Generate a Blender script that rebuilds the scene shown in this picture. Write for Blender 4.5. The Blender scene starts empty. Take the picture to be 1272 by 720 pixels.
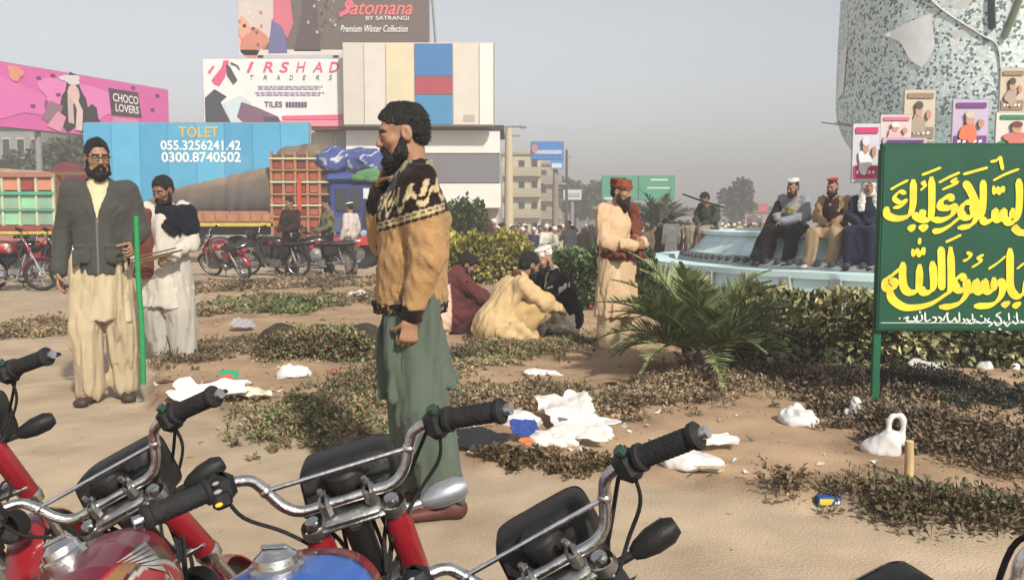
import bpy, math, random
import numpy as np
from mathutils import Matrix, Vector

sc = bpy.context.scene
COL = sc.collection
rng = np.random.default_rng(7)
random.seed(7)
R = math.radians

# ------------------------------------------------------------------ camera
CAMH, FPX, CX, CY, HOR = 1.28, 1100.0, 636.0, 360.0, 270.0
PITCH = math.atan((CY - HOR) / FPX)
cam_d = bpy.data.cameras.new('camera')
cam_d.sensor_width = 36.0
cam_d.lens = 36.0 * FPX / 1272.0
cam_d.clip_start = 0.05
cam_d.clip_end = 3000
cam = bpy.data.objects.new('camera', cam_d)
cam.location = (0, 0, CAMH)
cam.rotation_euler = (math.pi / 2 - PITCH, 0, 0)
COL.objects.link(cam)
sc.camera = cam

# ------------------------------------------------------------------ sky and sun
SUN_EL, SUN_AZ = 37.0, 154.0        # azimuth measured from +Y (view direction) clockwise
w = bpy.data.worlds.new('World')
sc.world = w
w.use_nodes = True
nt = w.node_tree
nt.nodes.clear()
sky = nt.nodes.new('ShaderNodeTexSky')
sky.sky_type = 'NISHITA'
sky.sun_disc = False
sky.sun_elevation = R(SUN_EL)
sky.sun_rotation = R(SUN_AZ)
sky.altitude = 200
sky.air_density = 1.0
sky.dust_density = 1.6
sky.ozone_density = 1.0
hs = nt.nodes.new('ShaderNodeHueSaturation')
hs.inputs['Saturation'].default_value = 0.30
bg = nt.nodes.new('ShaderNodeBackground')
bg.inputs['Strength'].default_value = 0.112
wo = nt.nodes.new('ShaderNodeOutputWorld')
nt.links.new(sky.outputs[0], hs.inputs['Color'])
nt.links.new(hs.outputs[0], bg.inputs['Color'])
nt.links.new(bg.outputs[0], wo.inputs['Surface'])

sun_d = bpy.data.lights.new('sun', 'SUN')
sun_d.energy = 4.1
sun_d.angle = R(2.5)
sun_d.color = (1.0, 0.93, 0.82)
sun = bpy.data.objects.new('sun', sun_d)
_az, _el = R(SUN_AZ), R(SUN_EL)
_dir = Vector((math.sin(_az) * math.cos(_el), math.cos(_az) * math.cos(_el), math.sin(_el)))
sun.rotation_euler = _dir.to_track_quat('Z', 'Y').to_euler()
COL.objects.link(sun)

sc.view_settings.view_transform = 'Standard'
sc.view_settings.look = 'None'
sc.view_settings.gamma = 1.0
sc.view_settings.exposure = 0.48
sc.render.engine = 'CYCLES'
sc.cycles.max_bounces = 5
sc.cycles.diffuse_bounces = 2
sc.cycles.glossy_bounces = 2
sc.cycles.transmission_bounces = 3
sc.cycles.transparent_max_bounces = 6
sc.cycles.volume_bounces = 0
sc.cycles.use_denoising = True
sc.cycles.use_adaptive_sampling = True
sc.cycles.adaptive_threshold = .025

# ------------------------------------------------------------------ where things stand
def at(px, py, Y):
    """the point of the place at distance Y that the photograph shows at px, py"""
    u, v = (px - CX) / FPX, (CY - py) / FPX
    dy = math.cos(PITCH) + v * math.sin(PITCH)
    dz = -math.sin(PITCH) + v * math.cos(PITCH)
    t = Y / dy
    return np.array([u * t, Y, CAMH + dz * t])

def gnd(px, py, z=0.0):
    u, v = (px - CX) / FPX, (CY - py) / FPX
    dy = math.cos(PITCH) + v * math.sin(PITCH)
    dz = -math.sin(PITCH) + v * math.cos(PITCH)
    t = (z - CAMH) / dz
    return np.array([u * t, dy * t, z])

# ------------------------------------------------------------------ materials
MATS = {}
def M(name, col=(.5, .5, .5), rough=.8, var=.15, scale=6.0, bump=0.0, bscale=60.0, metal=0.0,
      spec=.3, attr=False, objcol=False, coat=0.0, col2=None, c2s=3.0, c2lo=.45, c2hi=.6, sheen=0.0, stretch=None, trans=0.0, detail=4.0, ridge=False):
    if name in MATS:
        return MATS[name]
    m = bpy.data.materials.new(name)
    m.use_nodes = True
    t = m.node_tree
    N, L = t.nodes, t.links
    b = N['Principled BSDF']
    b.inputs['Roughness'].default_value = rough
    b.inputs['Metallic'].default_value = metal
    b.inputs['Specular IOR Level'].default_value = spec
    if coat:
        b.inputs['Coat Weight'].default_value = coat
        b.inputs['Coat Roughness'].default_value = .08
    if sheen:
        b.inputs['Sheen Weight'].default_value = sheen
    if trans:
        b.inputs['Transmission Weight'].default_value = trans
    tc = N.new('ShaderNodeTexCoord')
    src = tc.outputs['Object']
    if stretch:
        mp = N.new('ShaderNodeMapping')
        mp.inputs['Scale'].default_value = stretch
        L.new(src, mp.inputs['Vector'])
        src = mp.outputs[0]
    n1 = N.new('ShaderNodeTexNoise')
    n1.inputs['Scale'].default_value = scale
    n1.inputs['Detail'].default_value = detail
    L.new(src, n1.inputs['Vector'])
    mr = N.new('ShaderNodeMapRange')
    mr.inputs['From Min'].default_value = .25
    mr.inputs['From Max'].default_value = .75
    mr.inputs['To Min'].default_value = 1 - var
    mr.inputs['To Max'].default_value = 1 + var
    L.new(n1.outputs['Fac'], mr.inputs['Value'])
    if attr:
        a = N.new('ShaderNodeVertexColor')
        a.layer_name = 'Col'
        base = a.outputs['Color']
    elif objcol:
        a = N.new('ShaderNodeObjectInfo')
        base = a.outputs['Color']
    else:
        rgb = N.new('ShaderNodeRGB')
        rgb.outputs[0].default_value = (*col, 1)
        base = rgb.outputs[0]
    if col2 is not None:
        n2 = N.new('ShaderNodeTexNoise')
        n2.inputs['Scale'].default_value = c2s
        n2.inputs['Detail'].default_value = 6
        L.new(src, n2.inputs['Vector'])
        r2 = N.new('ShaderNodeMapRange')
        r2.inputs['From Min'].default_value = c2lo
        r2.inputs['From Max'].default_value = c2hi
        L.new(n2.outputs['Fac'], r2.inputs['Value'])
        mx = N.new('ShaderNodeMix')
        mx.data_type = 'RGBA'
        L.new(r2.outputs[0], mx.inputs[0])
        L.new(base, mx.inputs[6])
        mx.inputs[7].default_value = (*col2, 1)
        base = mx.outputs[2]
    vm = N.new('ShaderNodeVectorMath')
    vm.operation = 'SCALE'
    L.new(base, vm.inputs[0])
    L.new(mr.outputs[0], vm.inputs['Scale'])
    L.new(vm.outputs[0], b.inputs['Base Color'])
    if bump:
        n3 = N.new('ShaderNodeTexNoise')
        if ridge:
            n3.noise_type = 'RIDGED_MULTIFRACTAL'
        n3.inputs['Scale'].default_value = bscale
        n3.inputs['Detail'].default_value = 5
        L.new(src, n3.inputs['Vector'])
        bp = N.new('ShaderNodeBump')
        bp.inputs['Strength'].default_value = bump
        bp.inputs['Distance'].default_value = .035 if ridge else .02
        if ridge:
            n3.inputs['Detail'].default_value = 2.5
        L.new(n3.outputs['Fac'], bp.inputs['Height'])
        L.new(bp.outputs[0], b.inputs['Normal'])
    MATS[name] = m
    return m

def srgb(r, g, b):
    f = lambda c: ((c / 255 + .055) / 1.055) ** 2.4 if c > 10 else c / 255 / 12.92
    c = np.array((f(r), f(g), f(b)))
    l = float(c @ (.25, .6, .15))
    return tuple((l + (c - l) * .95) * .8)

# ------------------------------------------------------------------ objects
def tag(o, label=None, cat=None, group=None, kind=None):
    if label: o['label'] = label
    if cat: o['category'] = cat
    if group: o['group'] = group
    if kind: o['kind'] = kind
    return o

def link(o, parent=None):
    COL.objects.link(o)
    if parent is not None:
        o.parent = parent
    return o

def empty(name, loc=(0, 0, 0), rz=0.0, rot=None, s=1.0):
    o = bpy.data.objects.new(name, None)
    o.location = tuple(loc)
    o.rotation_euler = rot if rot is not None else (0, 0, rz)
    o.scale = (s, s, s)
    o.empty_display_size = .1
    return link(o)

def np_mesh(name, V, F, mats, parent=None, smooth=True, cols=None, mi=None, loc=None, uv=None):
    """mesh object from numpy arrays; F is an (n,3) or (n,4) array, or a list of such arrays"""
    V = np.asarray(V, dtype=np.float32)
    Fs = F if isinstance(F, list) else [F]
    Fs = [np.asarray(f, dtype=np.int32) for f in Fs if len(f)]
    me = bpy.data.meshes.new(name)
    me.vertices.add(len(V))
    me.vertices.foreach_set('co', V.ravel())
    li = np.concatenate([f.ravel() for f in Fs])
    cnt = np.concatenate([np.full(len(f), f.shape[1], np.int32) for f in Fs])
    st = np.concatenate([[0], np.cumsum(cnt)[:-1]]).astype(np.int32)
    me.loops.add(len(li))
    me.loops.foreach_set('vertex_index', li)
    me.polygons.add(len(cnt))
    me.polygons.foreach_set('loop_start', st)
    if mi is not None:
        me.polygons.foreach_set('material_index', np.asarray(mi, np.int32))
    me.update(calc_edges=True)
    me.polygons.foreach_set('use_smooth', np.full(len(cnt), bool(smooth)))
    if cols is not None:
        ca = me.color_attributes.new('Col', 'FLOAT_COLOR', 'POINT')
        c4 = np.ones((len(V), 4), np.float32)
        c4[:, :3] = cols
        ca.data.foreach_set('color', c4.ravel())
    for m in (mats if isinstance(mats, (list, tuple)) else [mats]):
        me.materials.append(m)
    me.validate()
    o = bpy.data.objects.new(name, me)
    if loc is not None:
        o.location = tuple(loc)
    return link(o, parent)

def copy_tree(o, parent=None):
    c = o.copy()
    COL.objects.link(c)
    c.parent = parent
    for ch in list(o.children):
        copy_tree(ch, c)
    return c

def frame_of(d, up=(0, 0, 1)):
    d = np.asarray(d, float)
    d = d / (np.linalg.norm(d) + 1e-12)
    up = np.asarray(up, float)
    if abs(d @ up) > .98:
        up = np.array([1., 0, 0])
    x = np.cross(d, up)
    x /= np.linalg.norm(x)
    return x, np.cross(x, d), d

def catmull(P, n=6):
    P = np.asarray(P, float)
    if len(P) < 3:
        return P
    Q = np.vstack([2 * P[0] - P[1], P, 2 * P[-1] - P[-2]])
    out = []
    for i in range(1, len(Q) - 2):
        t = np.linspace(0, 1, n, endpoint=False)[:, None]
        a, b, c, d = Q[i - 1], Q[i], Q[i + 1], Q[i + 2]
        out.append(.5 * (2 * b + (c - a) * t + (2 * a - 5 * b + 4 * c - d) * t ** 2 + (3 * b - a - 3 * c + d) * t ** 3))
    out.append(P[-1:])
    return np.vstack(out)

class MB:
    """collects shapes for one mesh"""
    def __init__(s):
        s.V, s.F, s.MI, s.n, s.m = [], [], [], 0, 0
        s.X = None
    def mat(s, i):
        s.m = i
        return s
    def add(s, V, F):
        V = np.asarray(V, float)
        if s.X is not None:
            V = s.X(V)
        s.V.append(V)
        for f in F:
            s.F.append([i + s.n for i in f])
            s.MI.append(s.m)
        s.n += len(V)
        return s
    def box(s, c, d, rot=None, bev=0.0, taper=1.0):
        c = np.asarray(c, float)
        x, y, z = np.asarray(d, float) / 2
        if bev > 0:
            b = min(bev, x * .95, y * .95, z * .95)
            V, F = [], []
            for zz, k in ((-z, 1), (-z + b, 0), (z - b, 0), (z, 1)):
                xi, yi = x - b * k, y - b * k
                t = taper if zz > 0 else 1.0
                for (sx, sy) in ((1, 1), (-1, 1), (-1, -1), (1, -1)):
                    pts = [(sx * xi, sy * (yi - b)), (sx * (xi - b), sy * yi)]
                    if sx * sy < 0: pts = pts[::-1]
                    V += [(p[0] * t, p[1] * t, zz) for p in pts]
            for r in range(3):
                for i in range(8):
                    j = (i + 1) % 8
                    F.append([r * 8 + i, r * 8 + j, (r + 1) * 8 + j, (r + 1) * 8 + i])
            F.append(list(range(7, -1, -1)))
            F.append(list(range(24, 32)))
            V = np.array(V)
        else:
            V = np.array([(sx * x * (taper if sz > 0 else 1), sy * y * (taper if sz > 0 else 1), sz * z) for sz in (-1, 1) for sy in (-1, 1) for sx in (-1, 1)])
            F = [[0, 2, 3, 1], [4, 5, 7, 6], [0, 1, 5, 4], [2, 6, 7, 3], [0, 4, 6, 2], [1, 3, 7, 5]]
        if rot is not None:
            V = V @ np.array(rot).T
        return s.add(V + c, F)
    def tube(s, P, r, n=10, cap=True, smooth=0, flat=1.0, up=(0, 0, 1)):
        P = np.asarray(P, float)
        rr = np.asarray(r, float) * np.ones(len(P))
        if smooth:
            rr = catmull(np.c_[rr, rr], smooth)[:, 0] if len(P) > 2 else rr
            P = catmull(P, smooth)
        V, F = [], []
        x = None
        for i in range(len(P)):
            d = P[min(i + 1, len(P) - 1)] - P[max(i - 1, 0)]
            if x is None:
                x, y, d = frame_of(d, up)
            else:
                d = d / (np.linalg.norm(d) + 1e-12)
                x = x - d * (x @ d)
                x /= np.linalg.norm(x) + 1e-12
                y = np.cross(x, d)
            a = np.linspace(0, 2 * np.pi, n, endpoint=False)
            V.append(P[i] + rr[i] * (np.cos(a)[:, None] * x + flat * np.sin(a)[:, None] * y))
        for i in range(len(P) - 1):
            for k in range(n):
                j = (k + 1) % n
                F.append([i * n + k, i * n + j, (i + 1) * n + j, (i + 1) * n + k])
        if cap:
            F.append(list(range(n - 1, -1, -1)))
            F.append([(len(P) - 1) * n + k for k in range(n)])
        return s.add(np.vstack(V), F)
    def lathe(s, prof, c=(0, 0, 0), ax=(0, 0, 1), n=20, arc=None):
        x, y, d = frame_of(ax, (0, 0, 1) if abs(np.asarray(ax)[2]) < .9 else (1, 0, 0))
        V, F = [], []
        a = np.linspace(0, 2 * np.pi, n, endpoint=False)
        for (r, h) in prof:
            V.append(np.asarray(c) + d * h + r * (np.cos(a)[:, None] * x + np.sin(a)[:, None] * y))
        for i in range(len(prof) - 1):
            for k in range(n):
                j = (k + 1) % n
                F.append([i * n + k, i * n + j, (i + 1) * n + j, (i + 1) * n + k])
        return s.add(np.vstack(V), F)
    def ball(s, c, r, n=12, m=8, rot=None):
        r = np.asarray(r, float) * np.ones(3)
        V, F = [], []
        for i in range(m + 1):
            th = np.pi * i / m
            for k in range(n):
                ph = 2 * np.pi * k / n
                V.append((math.sin(th) * math.cos(ph), math.sin(th) * math.sin(ph), math.cos(th)))
        V = np.array(V) * r
        if rot is not None:
            V = V @ np.array(rot).T
        for i in range(m):
            for k in range(n):
                j = (k + 1) % n
                F.append([i * n + k, (i + 1) * n + k, (i + 1) * n + j, i * n + j])
        return s.add(V + np.asarray(c), F)
    def poly(s, P, thick=None, dirn=None):
        P = np.asarray(P, float)
        n = len(P)
        if thick is None:
            return s.add(P, [list(range(n))])
        d = np.asarray(dirn, float) * thick
        F = [list(range(n)), list(range(2 * n - 1, n - 1, -1))]
        for i in range(n):
            j = (i + 1) % n
            F.append([j, i, n + i, n + j])
        return s.add(np.vstack([P, P + d]), F)
    def loft(s, rings, close=True, cap=True):
        n = len(rings[0])
        V = np.vstack([np.asarray(r, float) for r in rings])
        F = []
        for i in range(len(rings) - 1):
            for k in range(n if close else n - 1):
                j = (k + 1) % n
                F.append([i * n + k, i * n + j, (i + 1) * n + j, (i + 1) * n + k])
        if cap:
            F.append(list(range(n - 1, -1, -1)))
            F.append([(len(rings) - 1) * n + k for k in range(n)])
        return s.add(V, F)
    def build(s, name, mats, parent=None, smooth=False, loc=None, autos=True):
        me = bpy.data.meshes.new(name)
        V = np.vstack(s.V)
        if loc is not None:
            V = V - np.asarray(loc, float)
        me.from_pydata(V.tolist(), [], s.F)
        for m in (mats if isinstance(mats, (list, tuple)) else [mats]):
            me.materials.append(m)
        me.polygons.foreach_set('material_index', np.array(s.MI, np.int32))
        if smooth:
            me.polygons.foreach_set('use_smooth', np.ones(len(s.F), bool))
            if autos:
                me.set_sharp_from_angle(angle=R(40))
        me.update()
        o = bpy.data.objects.new(name, me)
        if loc is not None:
            o.location = tuple(loc)
        return link(o, parent)

def rotm(ax, a):
    return np.array(Matrix.Rotation(a, 3, ax))

_tcache = {}
def text_mesh(txt, size=1.0, shear=0.0, bold=0.0, space=1.0, align='LEFT'):
    key = (txt, size, shear, bold, space, align)
    if key not in _tcache:
        cu = bpy.data.curves.new('lettering', 'FONT')
        cu.body = txt
        cu.size = size
        cu.shear = shear
        cu.offset = bold
        cu.space_character = space
        cu.align_x = align
        cu.resolution_u = 3
        ob = bpy.data.objects.new('lettering', cu)
        me = ob.to_mesh()
        V = np.empty(len(me.vertices) * 3, np.float32)
        me.vertices.foreach_get('co', V)
        F = [list(p.vertices) for p in me.polygons]
        ob.to_mesh_clear()
        bpy.data.objects.remove(ob)
        bpy.data.curves.remove(cu)
        _tcache[key] = (V.reshape(-1, 3), F)
    return _tcache[key]

def lettering(txt, o, ux, uz, width=None, height=None, mat=None, parent=None, name='lettering', **kw):
    """flat letters on a plane: o origin (left baseline), ux along, uz up; scaled to the width and cap height given"""
    V, F = text_mesh(txt, **kw)
    V = V.copy()
    x0, x1 = V[:, 0].min(), V[:, 0].max()
    sx = width / (x1 - x0) if width else 1
    sy = height / (V[:, 1].max() - min(0, V[:, 1].min())) if height else sx
    P = np.asarray(o) + ((V[:, 0] - x0) * sx)[:, None] * np.asarray(ux) + (V[:, 1] * sy)[:, None] * np.asarray(uz)
    b = MB()
    b.add(P, F)
    return b.build(name, mat, parent)
# ------------------------------------------------------------------ soft forms (bodies, clothes, bags) from distance fields
def A3(*v):
    return np.array(v if len(v) == 3 else v[0], np.float32)

def rc(a, b, ra, rb=None, k=.02, mode='add'):
    a, b = A3(a), A3(b)
    rb = ra if rb is None else rb
    m = max(ra, rb) + k + .02
    def fn(X, Y, Z):
        ba = b - a
        L2 = float(ba @ ba) + 1e-9
        px, py, pz = X - a[0], Y - a[1], Z - a[2]
        t = np.clip((px * ba[0] + py * ba[1] + pz * ba[2]) / L2, 0, 1)
        return np.sqrt((px - t * ba[0]) ** 2 + (py - t * ba[1]) ** 2 + (pz - t * ba[2]) ** 2) - (ra + (rb - ra) * t)
    return (np.minimum(a, b) - m, np.maximum(a, b) + m, fn, k, mode)

def erc(a, b, ra, rb, lat=(1, 0, 0), k=.03, pleat=None, mode='add', flatend=False):
    """tapered limb with an elliptical section: ra, rb = (half width along lat, half depth)"""
    a, b = A3(a), A3(b)
    m = max(*ra, *rb) * 1.15 + k + .02
    ba = b - a
    Ln = float(np.linalg.norm(ba))
    d = ba / Ln
    lat = A3(lat)
    lat = lat - d * float(lat @ d)
    lat /= np.linalg.norm(lat)
    dp = np.cross(lat, d)
    def fn(X, Y, Z):
        px, py, pz = X - a[0], Y - a[1], Z - a[2]
        v = px * d[0] + py * d[1] + pz * d[2]
        t = np.clip(v / Ln, 0, 1)
        u = px * lat[0] + py * lat[1] + pz * lat[2]
        w_ = px * dp[0] + py * dp[1] + pz * dp[2]
        rx = ra[0] + (rb[0] - ra[0]) * t
        ry = ra[1] + (rb[1] - ra[1]) * t
        if pleat:
            n, amp, ph = pleat
            th = np.arctan2(w_ / ry, u / rx)
            g = 1 + amp * t * (np.cos(n * th + ph + 2.0 * t) + .6 * np.cos((n * 1.7) // 1 * th + 2 * ph - 1.3 * t))
            rx, ry = rx * g, ry * g
        mn = np.minimum(rx, ry)
        e = v - t * Ln
        q = np.sqrt((u / rx) ** 2 + (w_ / ry) ** 2 + (0 if flatend else (e / mn) ** 2))
        r = (q - 1) * mn
        if flatend:
            r = np.maximum(r, np.abs(e) - .0)
        return r
    return (np.minimum(a, b) - m, np.maximum(a, b) + m, fn, k, mode)

def el(c, r, rot=None, k=.02, mode='add'):
    c = A3(c)
    r = np.asarray(r, np.float32) * np.ones(3, np.float32)
    m = float(r.max()) + k + .02
    Rm = None if rot is None else np.asarray(rot, np.float32).T
    def fn(X, Y, Z):
        px, py, pz = X - c[0], Y - c[1], Z - c[2]
        if Rm is not None:
            px, py, pz = [Rm[i, 0] * px + Rm[i, 1] * py + Rm[i, 2] * pz for i in range(3)]
        k0 = np.sqrt((px / r[0]) ** 2 + (py / r[1]) ** 2 + (pz / r[2]) ** 2)
        k1 = np.sqrt((px / r[0] ** 2) ** 2 + (py / r[1] ** 2) ** 2 + (pz / r[2] ** 2) ** 2) + 1e-6
        return k0 * (k0 - 1) / k1
    return (c - m, c + m, fn, k, mode)

def cutp(p, n):
    p, n = A3(p), A3(n)
    n = n / np.linalg.norm(n)
    def fn(X, Y, Z):
        return (X - p[0]) * n[0] + (Y - p[1]) * n[1] + (Z - p[2]) * n[2]
    return (None, None, fn, 0, 'cut')

def wob(P, seed, f, octv=5):
    g = np.random.default_rng(seed)
    out = 0
    f = np.asarray(f, float) * np.ones(3)
    for i in range(octv):
        kx, ky, kz = g.normal(size=3) * f * (1 + .5 * i)
        ph = g.uniform(0, 6.28)
        out = out + np.sin(kx * P[0] + ky * P[1] + kz * P[2] + ph + (0 if i == 0 else .8 * out)) / (1 + .35 * i)
    return out * .5

def sdf(prims, res, wr=None, crease=None):
    bl = [p for p in prims if p[4] in ('add',)]
    lo = np.min([p[0] for p in bl], 0) + .01
    hi = np.max([p[1] for p in bl], 0) - .01
    n = np.ceil((hi - lo) / res).astype(int) + 1
    ax = [(lo[i] + res * np.arange(n[i])).astype(np.float32) for i in range(3)]
    F = np.full(n, .4, np.float32)
    for (l, h, fn, k, mode) in prims:
        if l is None:
            sl = [slice(0, n[i]) for i in range(3)]
        else:
            sl = [slice(int(np.clip(np.floor((l[i] - lo[i]) / res), 0, n[i])), int(np.clip(np.ceil((h[i] - lo[i]) / res) + 1, 0, n[i]))) for i in range(3)]
        if any(q.stop <= q.start for q in sl):
            continue
        X, Y, Z = ax[0][sl[0]][:, None, None], ax[1][sl[1]][None, :, None], ax[2][sl[2]][None, None, :]
        d = fn(X, Y, Z)
        S = F[sl[0], sl[1], sl[2]]
        if mode == 'add':
            if k > 0:
                hh = np.clip(.5 + .5 * (S - d) / k, 0, 1)
                S = S * (1 - hh) + d * hh - k * hh * (1 - hh)
            else:
                S = np.minimum(S, d)
        elif mode == 'sub':
            if k > 0:
                hh = np.clip(.5 - .5 * (S + d) / k, 0, 1)
                S = S * (1 - hh) + (-d) * hh + k * hh * (1 - hh)
            else:
                S = np.maximum(S, -d)
        else:
            S = np.maximum(S, d)
        F[sl[0], sl[1], sl[2]] = S
    if wr:
        for (amp, f, seed) in (wr if isinstance(wr, list) else [wr]):
            ii = np.nonzero(np.abs(F) < .06)
            P = (ax[0][ii[0]], ax[1][ii[1]], ax[2][ii[2]])
            w_ = wob(P, seed, f)
            F[ii] += (amp * (w_ if crease is None else 2.1 * (.36 - np.abs(w_)))).astype(np.float32)
    F[0], F[-1] = .1, .1
    F[:, 0], F[:, -1] = .1, .1
    F[:, :, 0], F[:, :, -1] = .1, .1
    # surface nets
    s = F < 0
    c = np.zeros(np.array(s.shape) - 1, np.int8)
    for a in (0, 1):
        for b in (0, 1):
            for d in (0, 1):
                c += s[a:s.shape[0] - 1 + a, b:s.shape[1] - 1 + b, d:s.shape[2] - 1 + d]
    act = (c > 0) & (c < 8)
    ids = np.argwhere(act)
    if not len(ids):
        return np.zeros((0, 3)), np.zeros((0, 4), int)
    idx = np.full(act.shape, -1, np.int32)
    idx[act] = np.arange(len(ids))
    pos = np.zeros((len(ids), 3), np.float32)
    cnt = np.zeros(len(ids), np.float32)
    cs = [(a, b, d) for a in (0, 1) for b in (0, 1) for d in (0, 1)]
    val = {q: F[ids[:, 0] + q[0], ids[:, 1] + q[1], ids[:, 2] + q[2]] for q in cs}
    for q in cs:
        for k_ in range(3):
            if q[k_] == 0:
                q2 = tuple(1 if i == k_ else q[i] for i in range(3))
                va, vb = val[q], val[q2]
                cr = (va < 0) != (vb < 0)
                t = np.where(cr, va / np.where(cr, va - vb, 1), 0)
                e = np.array(q, np.float32) + t[:, None] * np.array([1 if i == k_ else 0 for i in range(3)], np.float32)
                pos += np.where(cr[:, None], e, 0)
                cnt += cr
    V = lo + res * (ids + pos / cnt[:, None])
    quads = []
    for k_ in range(3):
        o = [i for i in range(3) if i != k_]
        s0 = [slice(1, -1)] * 3
        s1 = [slice(1, -1)] * 3
        s0[k_] = slice(0, -1)
        s1[k_] = slice(1, None)
        e = s[tuple(s0)] != s[tuple(s1)]
        q = np.argwhere(e)
        if not len(q):
            continue
        q[:, o[0]] += 1
        q[:, o[1]] += 1
        def cell(da, db):
            r = q.copy()
            r[:, o[0]] += da
            r[:, o[1]] += db
            return idx[r[:, 0], r[:, 1], r[:, 2]]
        f = np.stack([cell(-1, -1), cell(0, -1), cell(0, 0), cell(-1, 0)], 1)
        ins = s[q[:, 0], q[:, 1], q[:, 2]]
        fl = ins if k_ != 1 else ~ins
        f[~fl] = f[~fl][:, ::-1]
        f = f[(f >= 0).all(1)]
        quads.append(f)
    return V, np.vstack(quads)

def join_nets(parts):
    Vs, Fs, n = [], [], 0
    for V, F in parts:
        Vs.append(V)
        Fs.append(F + n)
        n += len(V)
    return np.vstack(Vs), np.vstack(Fs)
# ------------------------------------------------------------------ ground
def sstep(x, a, b):
    t = np.clip((x - a) / (b - a), 0, 1)
    return t * t * (3 - 2 * t)
def ground_z(Y):
    return float(-.74 * sstep(np.array(Y, float), 21.5, 31.0))
EDGE = np.array([gnd(*p)[:2] for p in ((185, 511), (260, 517), (340, 536), (460, 574), (560, 586), (700, 593), (830, 605), (1000, 632), (1272, 664), (1500, 692))])
EDGE = np.vstack([[(-9, 22), (-5.2, 15.0), (-3.9, 10.5), (-3.1, 8.2), (-2.75, 6.6)], EDGE, [(11, 1.2)]])
def edge_y(x):
    return np.interp(x, EDGE[:, 0], EDGE[:, 1])
def soil(x, y):
    """how much a place belongs to the raised planting beds"""
    e = edge_y(x) + .05 * np.sin(x * 9) + .04 * np.sin(x * 23 + 1)
    return sstep(y - e, 0.0, .16) * (1 - sstep(y, 17.5, 18.5))
def relief(x, y):
    s_ = soil(x, y)
    n = wob((x, y, 0 * x), 5, 2.2) * .012 + wob((x, y, 0 * x), 6, 7) * .004 + wob((x, y, 0 * x), 8, 26, 4) * .0008
    e = np.abs(y - edge_y(x) - .1)
    return s_ * (.045 + n * 1.6) + (1 - s_) * n * .08 + .04 * np.exp(-(e / .07) ** 2) * (y < 9) * (.6 + .4 * np.sin(x * 6))

xs = np.unique(np.concatenate([np.linspace(-8, 9, 284), np.linspace(-40, -8, 40), np.linspace(9, 40, 40), np.linspace(-260, -40, 12), np.linspace(40, 260, 12)]))
ys = np.unique(np.concatenate([np.linspace(-6, 2.2, 20), np.linspace(2.2, 14, 236), np.linspace(14, 32, 80), np.linspace(32, 380, 30)]))
GX, GY = np.meshgrid(xs, ys, indexing='ij')
GZ = relief(GX, GY) * (GY < 22) * (np.abs(GX) < 12)
GZ = GZ - .74 * sstep(GY, 21.5, 31.0)
gcol = np.zeros((GX.size, 3))
sand, dirt = np.array(srgb(200, 178, 150)), np.array(srgb(188, 158, 126))
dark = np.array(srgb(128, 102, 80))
m1 = soil(GX, GY).ravel()[:, None]
m2 = np.clip(.5 + .9 * wob((GX.ravel(), GY.ravel(), 0), 15, 1.1), 0, 1)[:, None]
m3 = np.clip(-.2 + 1.1 * wob((GX.ravel(), GY.ravel(), 0), 16, 3.5), 0, 1)[:, None]
gcol = sand * (1 - m1) + dirt * m1
gcol = gcol * (1 - .55 * m1 * m3) + dark * .55 * m1 * m3
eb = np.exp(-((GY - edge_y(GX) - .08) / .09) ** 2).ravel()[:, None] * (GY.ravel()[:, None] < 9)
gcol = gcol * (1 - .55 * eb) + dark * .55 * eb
gcol *= (.90 + .16 * m2)
nx, ny_ = GX.shape
idx = np.arange(nx * ny_).reshape(nx, ny_)
GF = np.stack([idx[:-1, :-1], idx[1:, :-1], idx[1:, 1:], idx[:-1, 1:]], -1).reshape(-1, 4)
GM = M('sandy_earth', rough=.95, var=.16, scale=2.4, bump=.4, bscale=80, attr=True, spec=.1, detail=9, col2=srgb(166, 142, 114), c2s=1.3, c2lo=.5, c2hi=.85)
_t = GM.node_tree
_v = _t.nodes.new('ShaderNodeTexVoronoi')
_v.feature = 'SMOOTH_F1'
_v.inputs['Scale'].default_value = 5.5
_b = _t.nodes.new('ShaderNodeBump')
_b.inputs['Strength'].default_value = .45
_b.inputs['Distance'].default_value = .035
_tc = [q for q in _t.nodes if q.type == 'TEX_COORD'][0]
_b0 = [q for q in _t.nodes if q.type == 'BUMP' and q != _b][0]
_t.links.new(_tc.outputs['Object'], _v.inputs['Vector'])
_t.links.new(_v.outputs['Distance'], _b.inputs['Height'])
_t.links.new(_b.outputs[0], _b0.inputs['Normal'])
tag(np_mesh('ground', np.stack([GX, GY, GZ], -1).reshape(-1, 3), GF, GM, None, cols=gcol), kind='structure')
def gz(x, y):
    x, y = np.array(x, float), np.array(y, float)
    return (relief(x, y) * (y < 22) - .74 * sstep(y, 21.5, 31.0))

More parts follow.
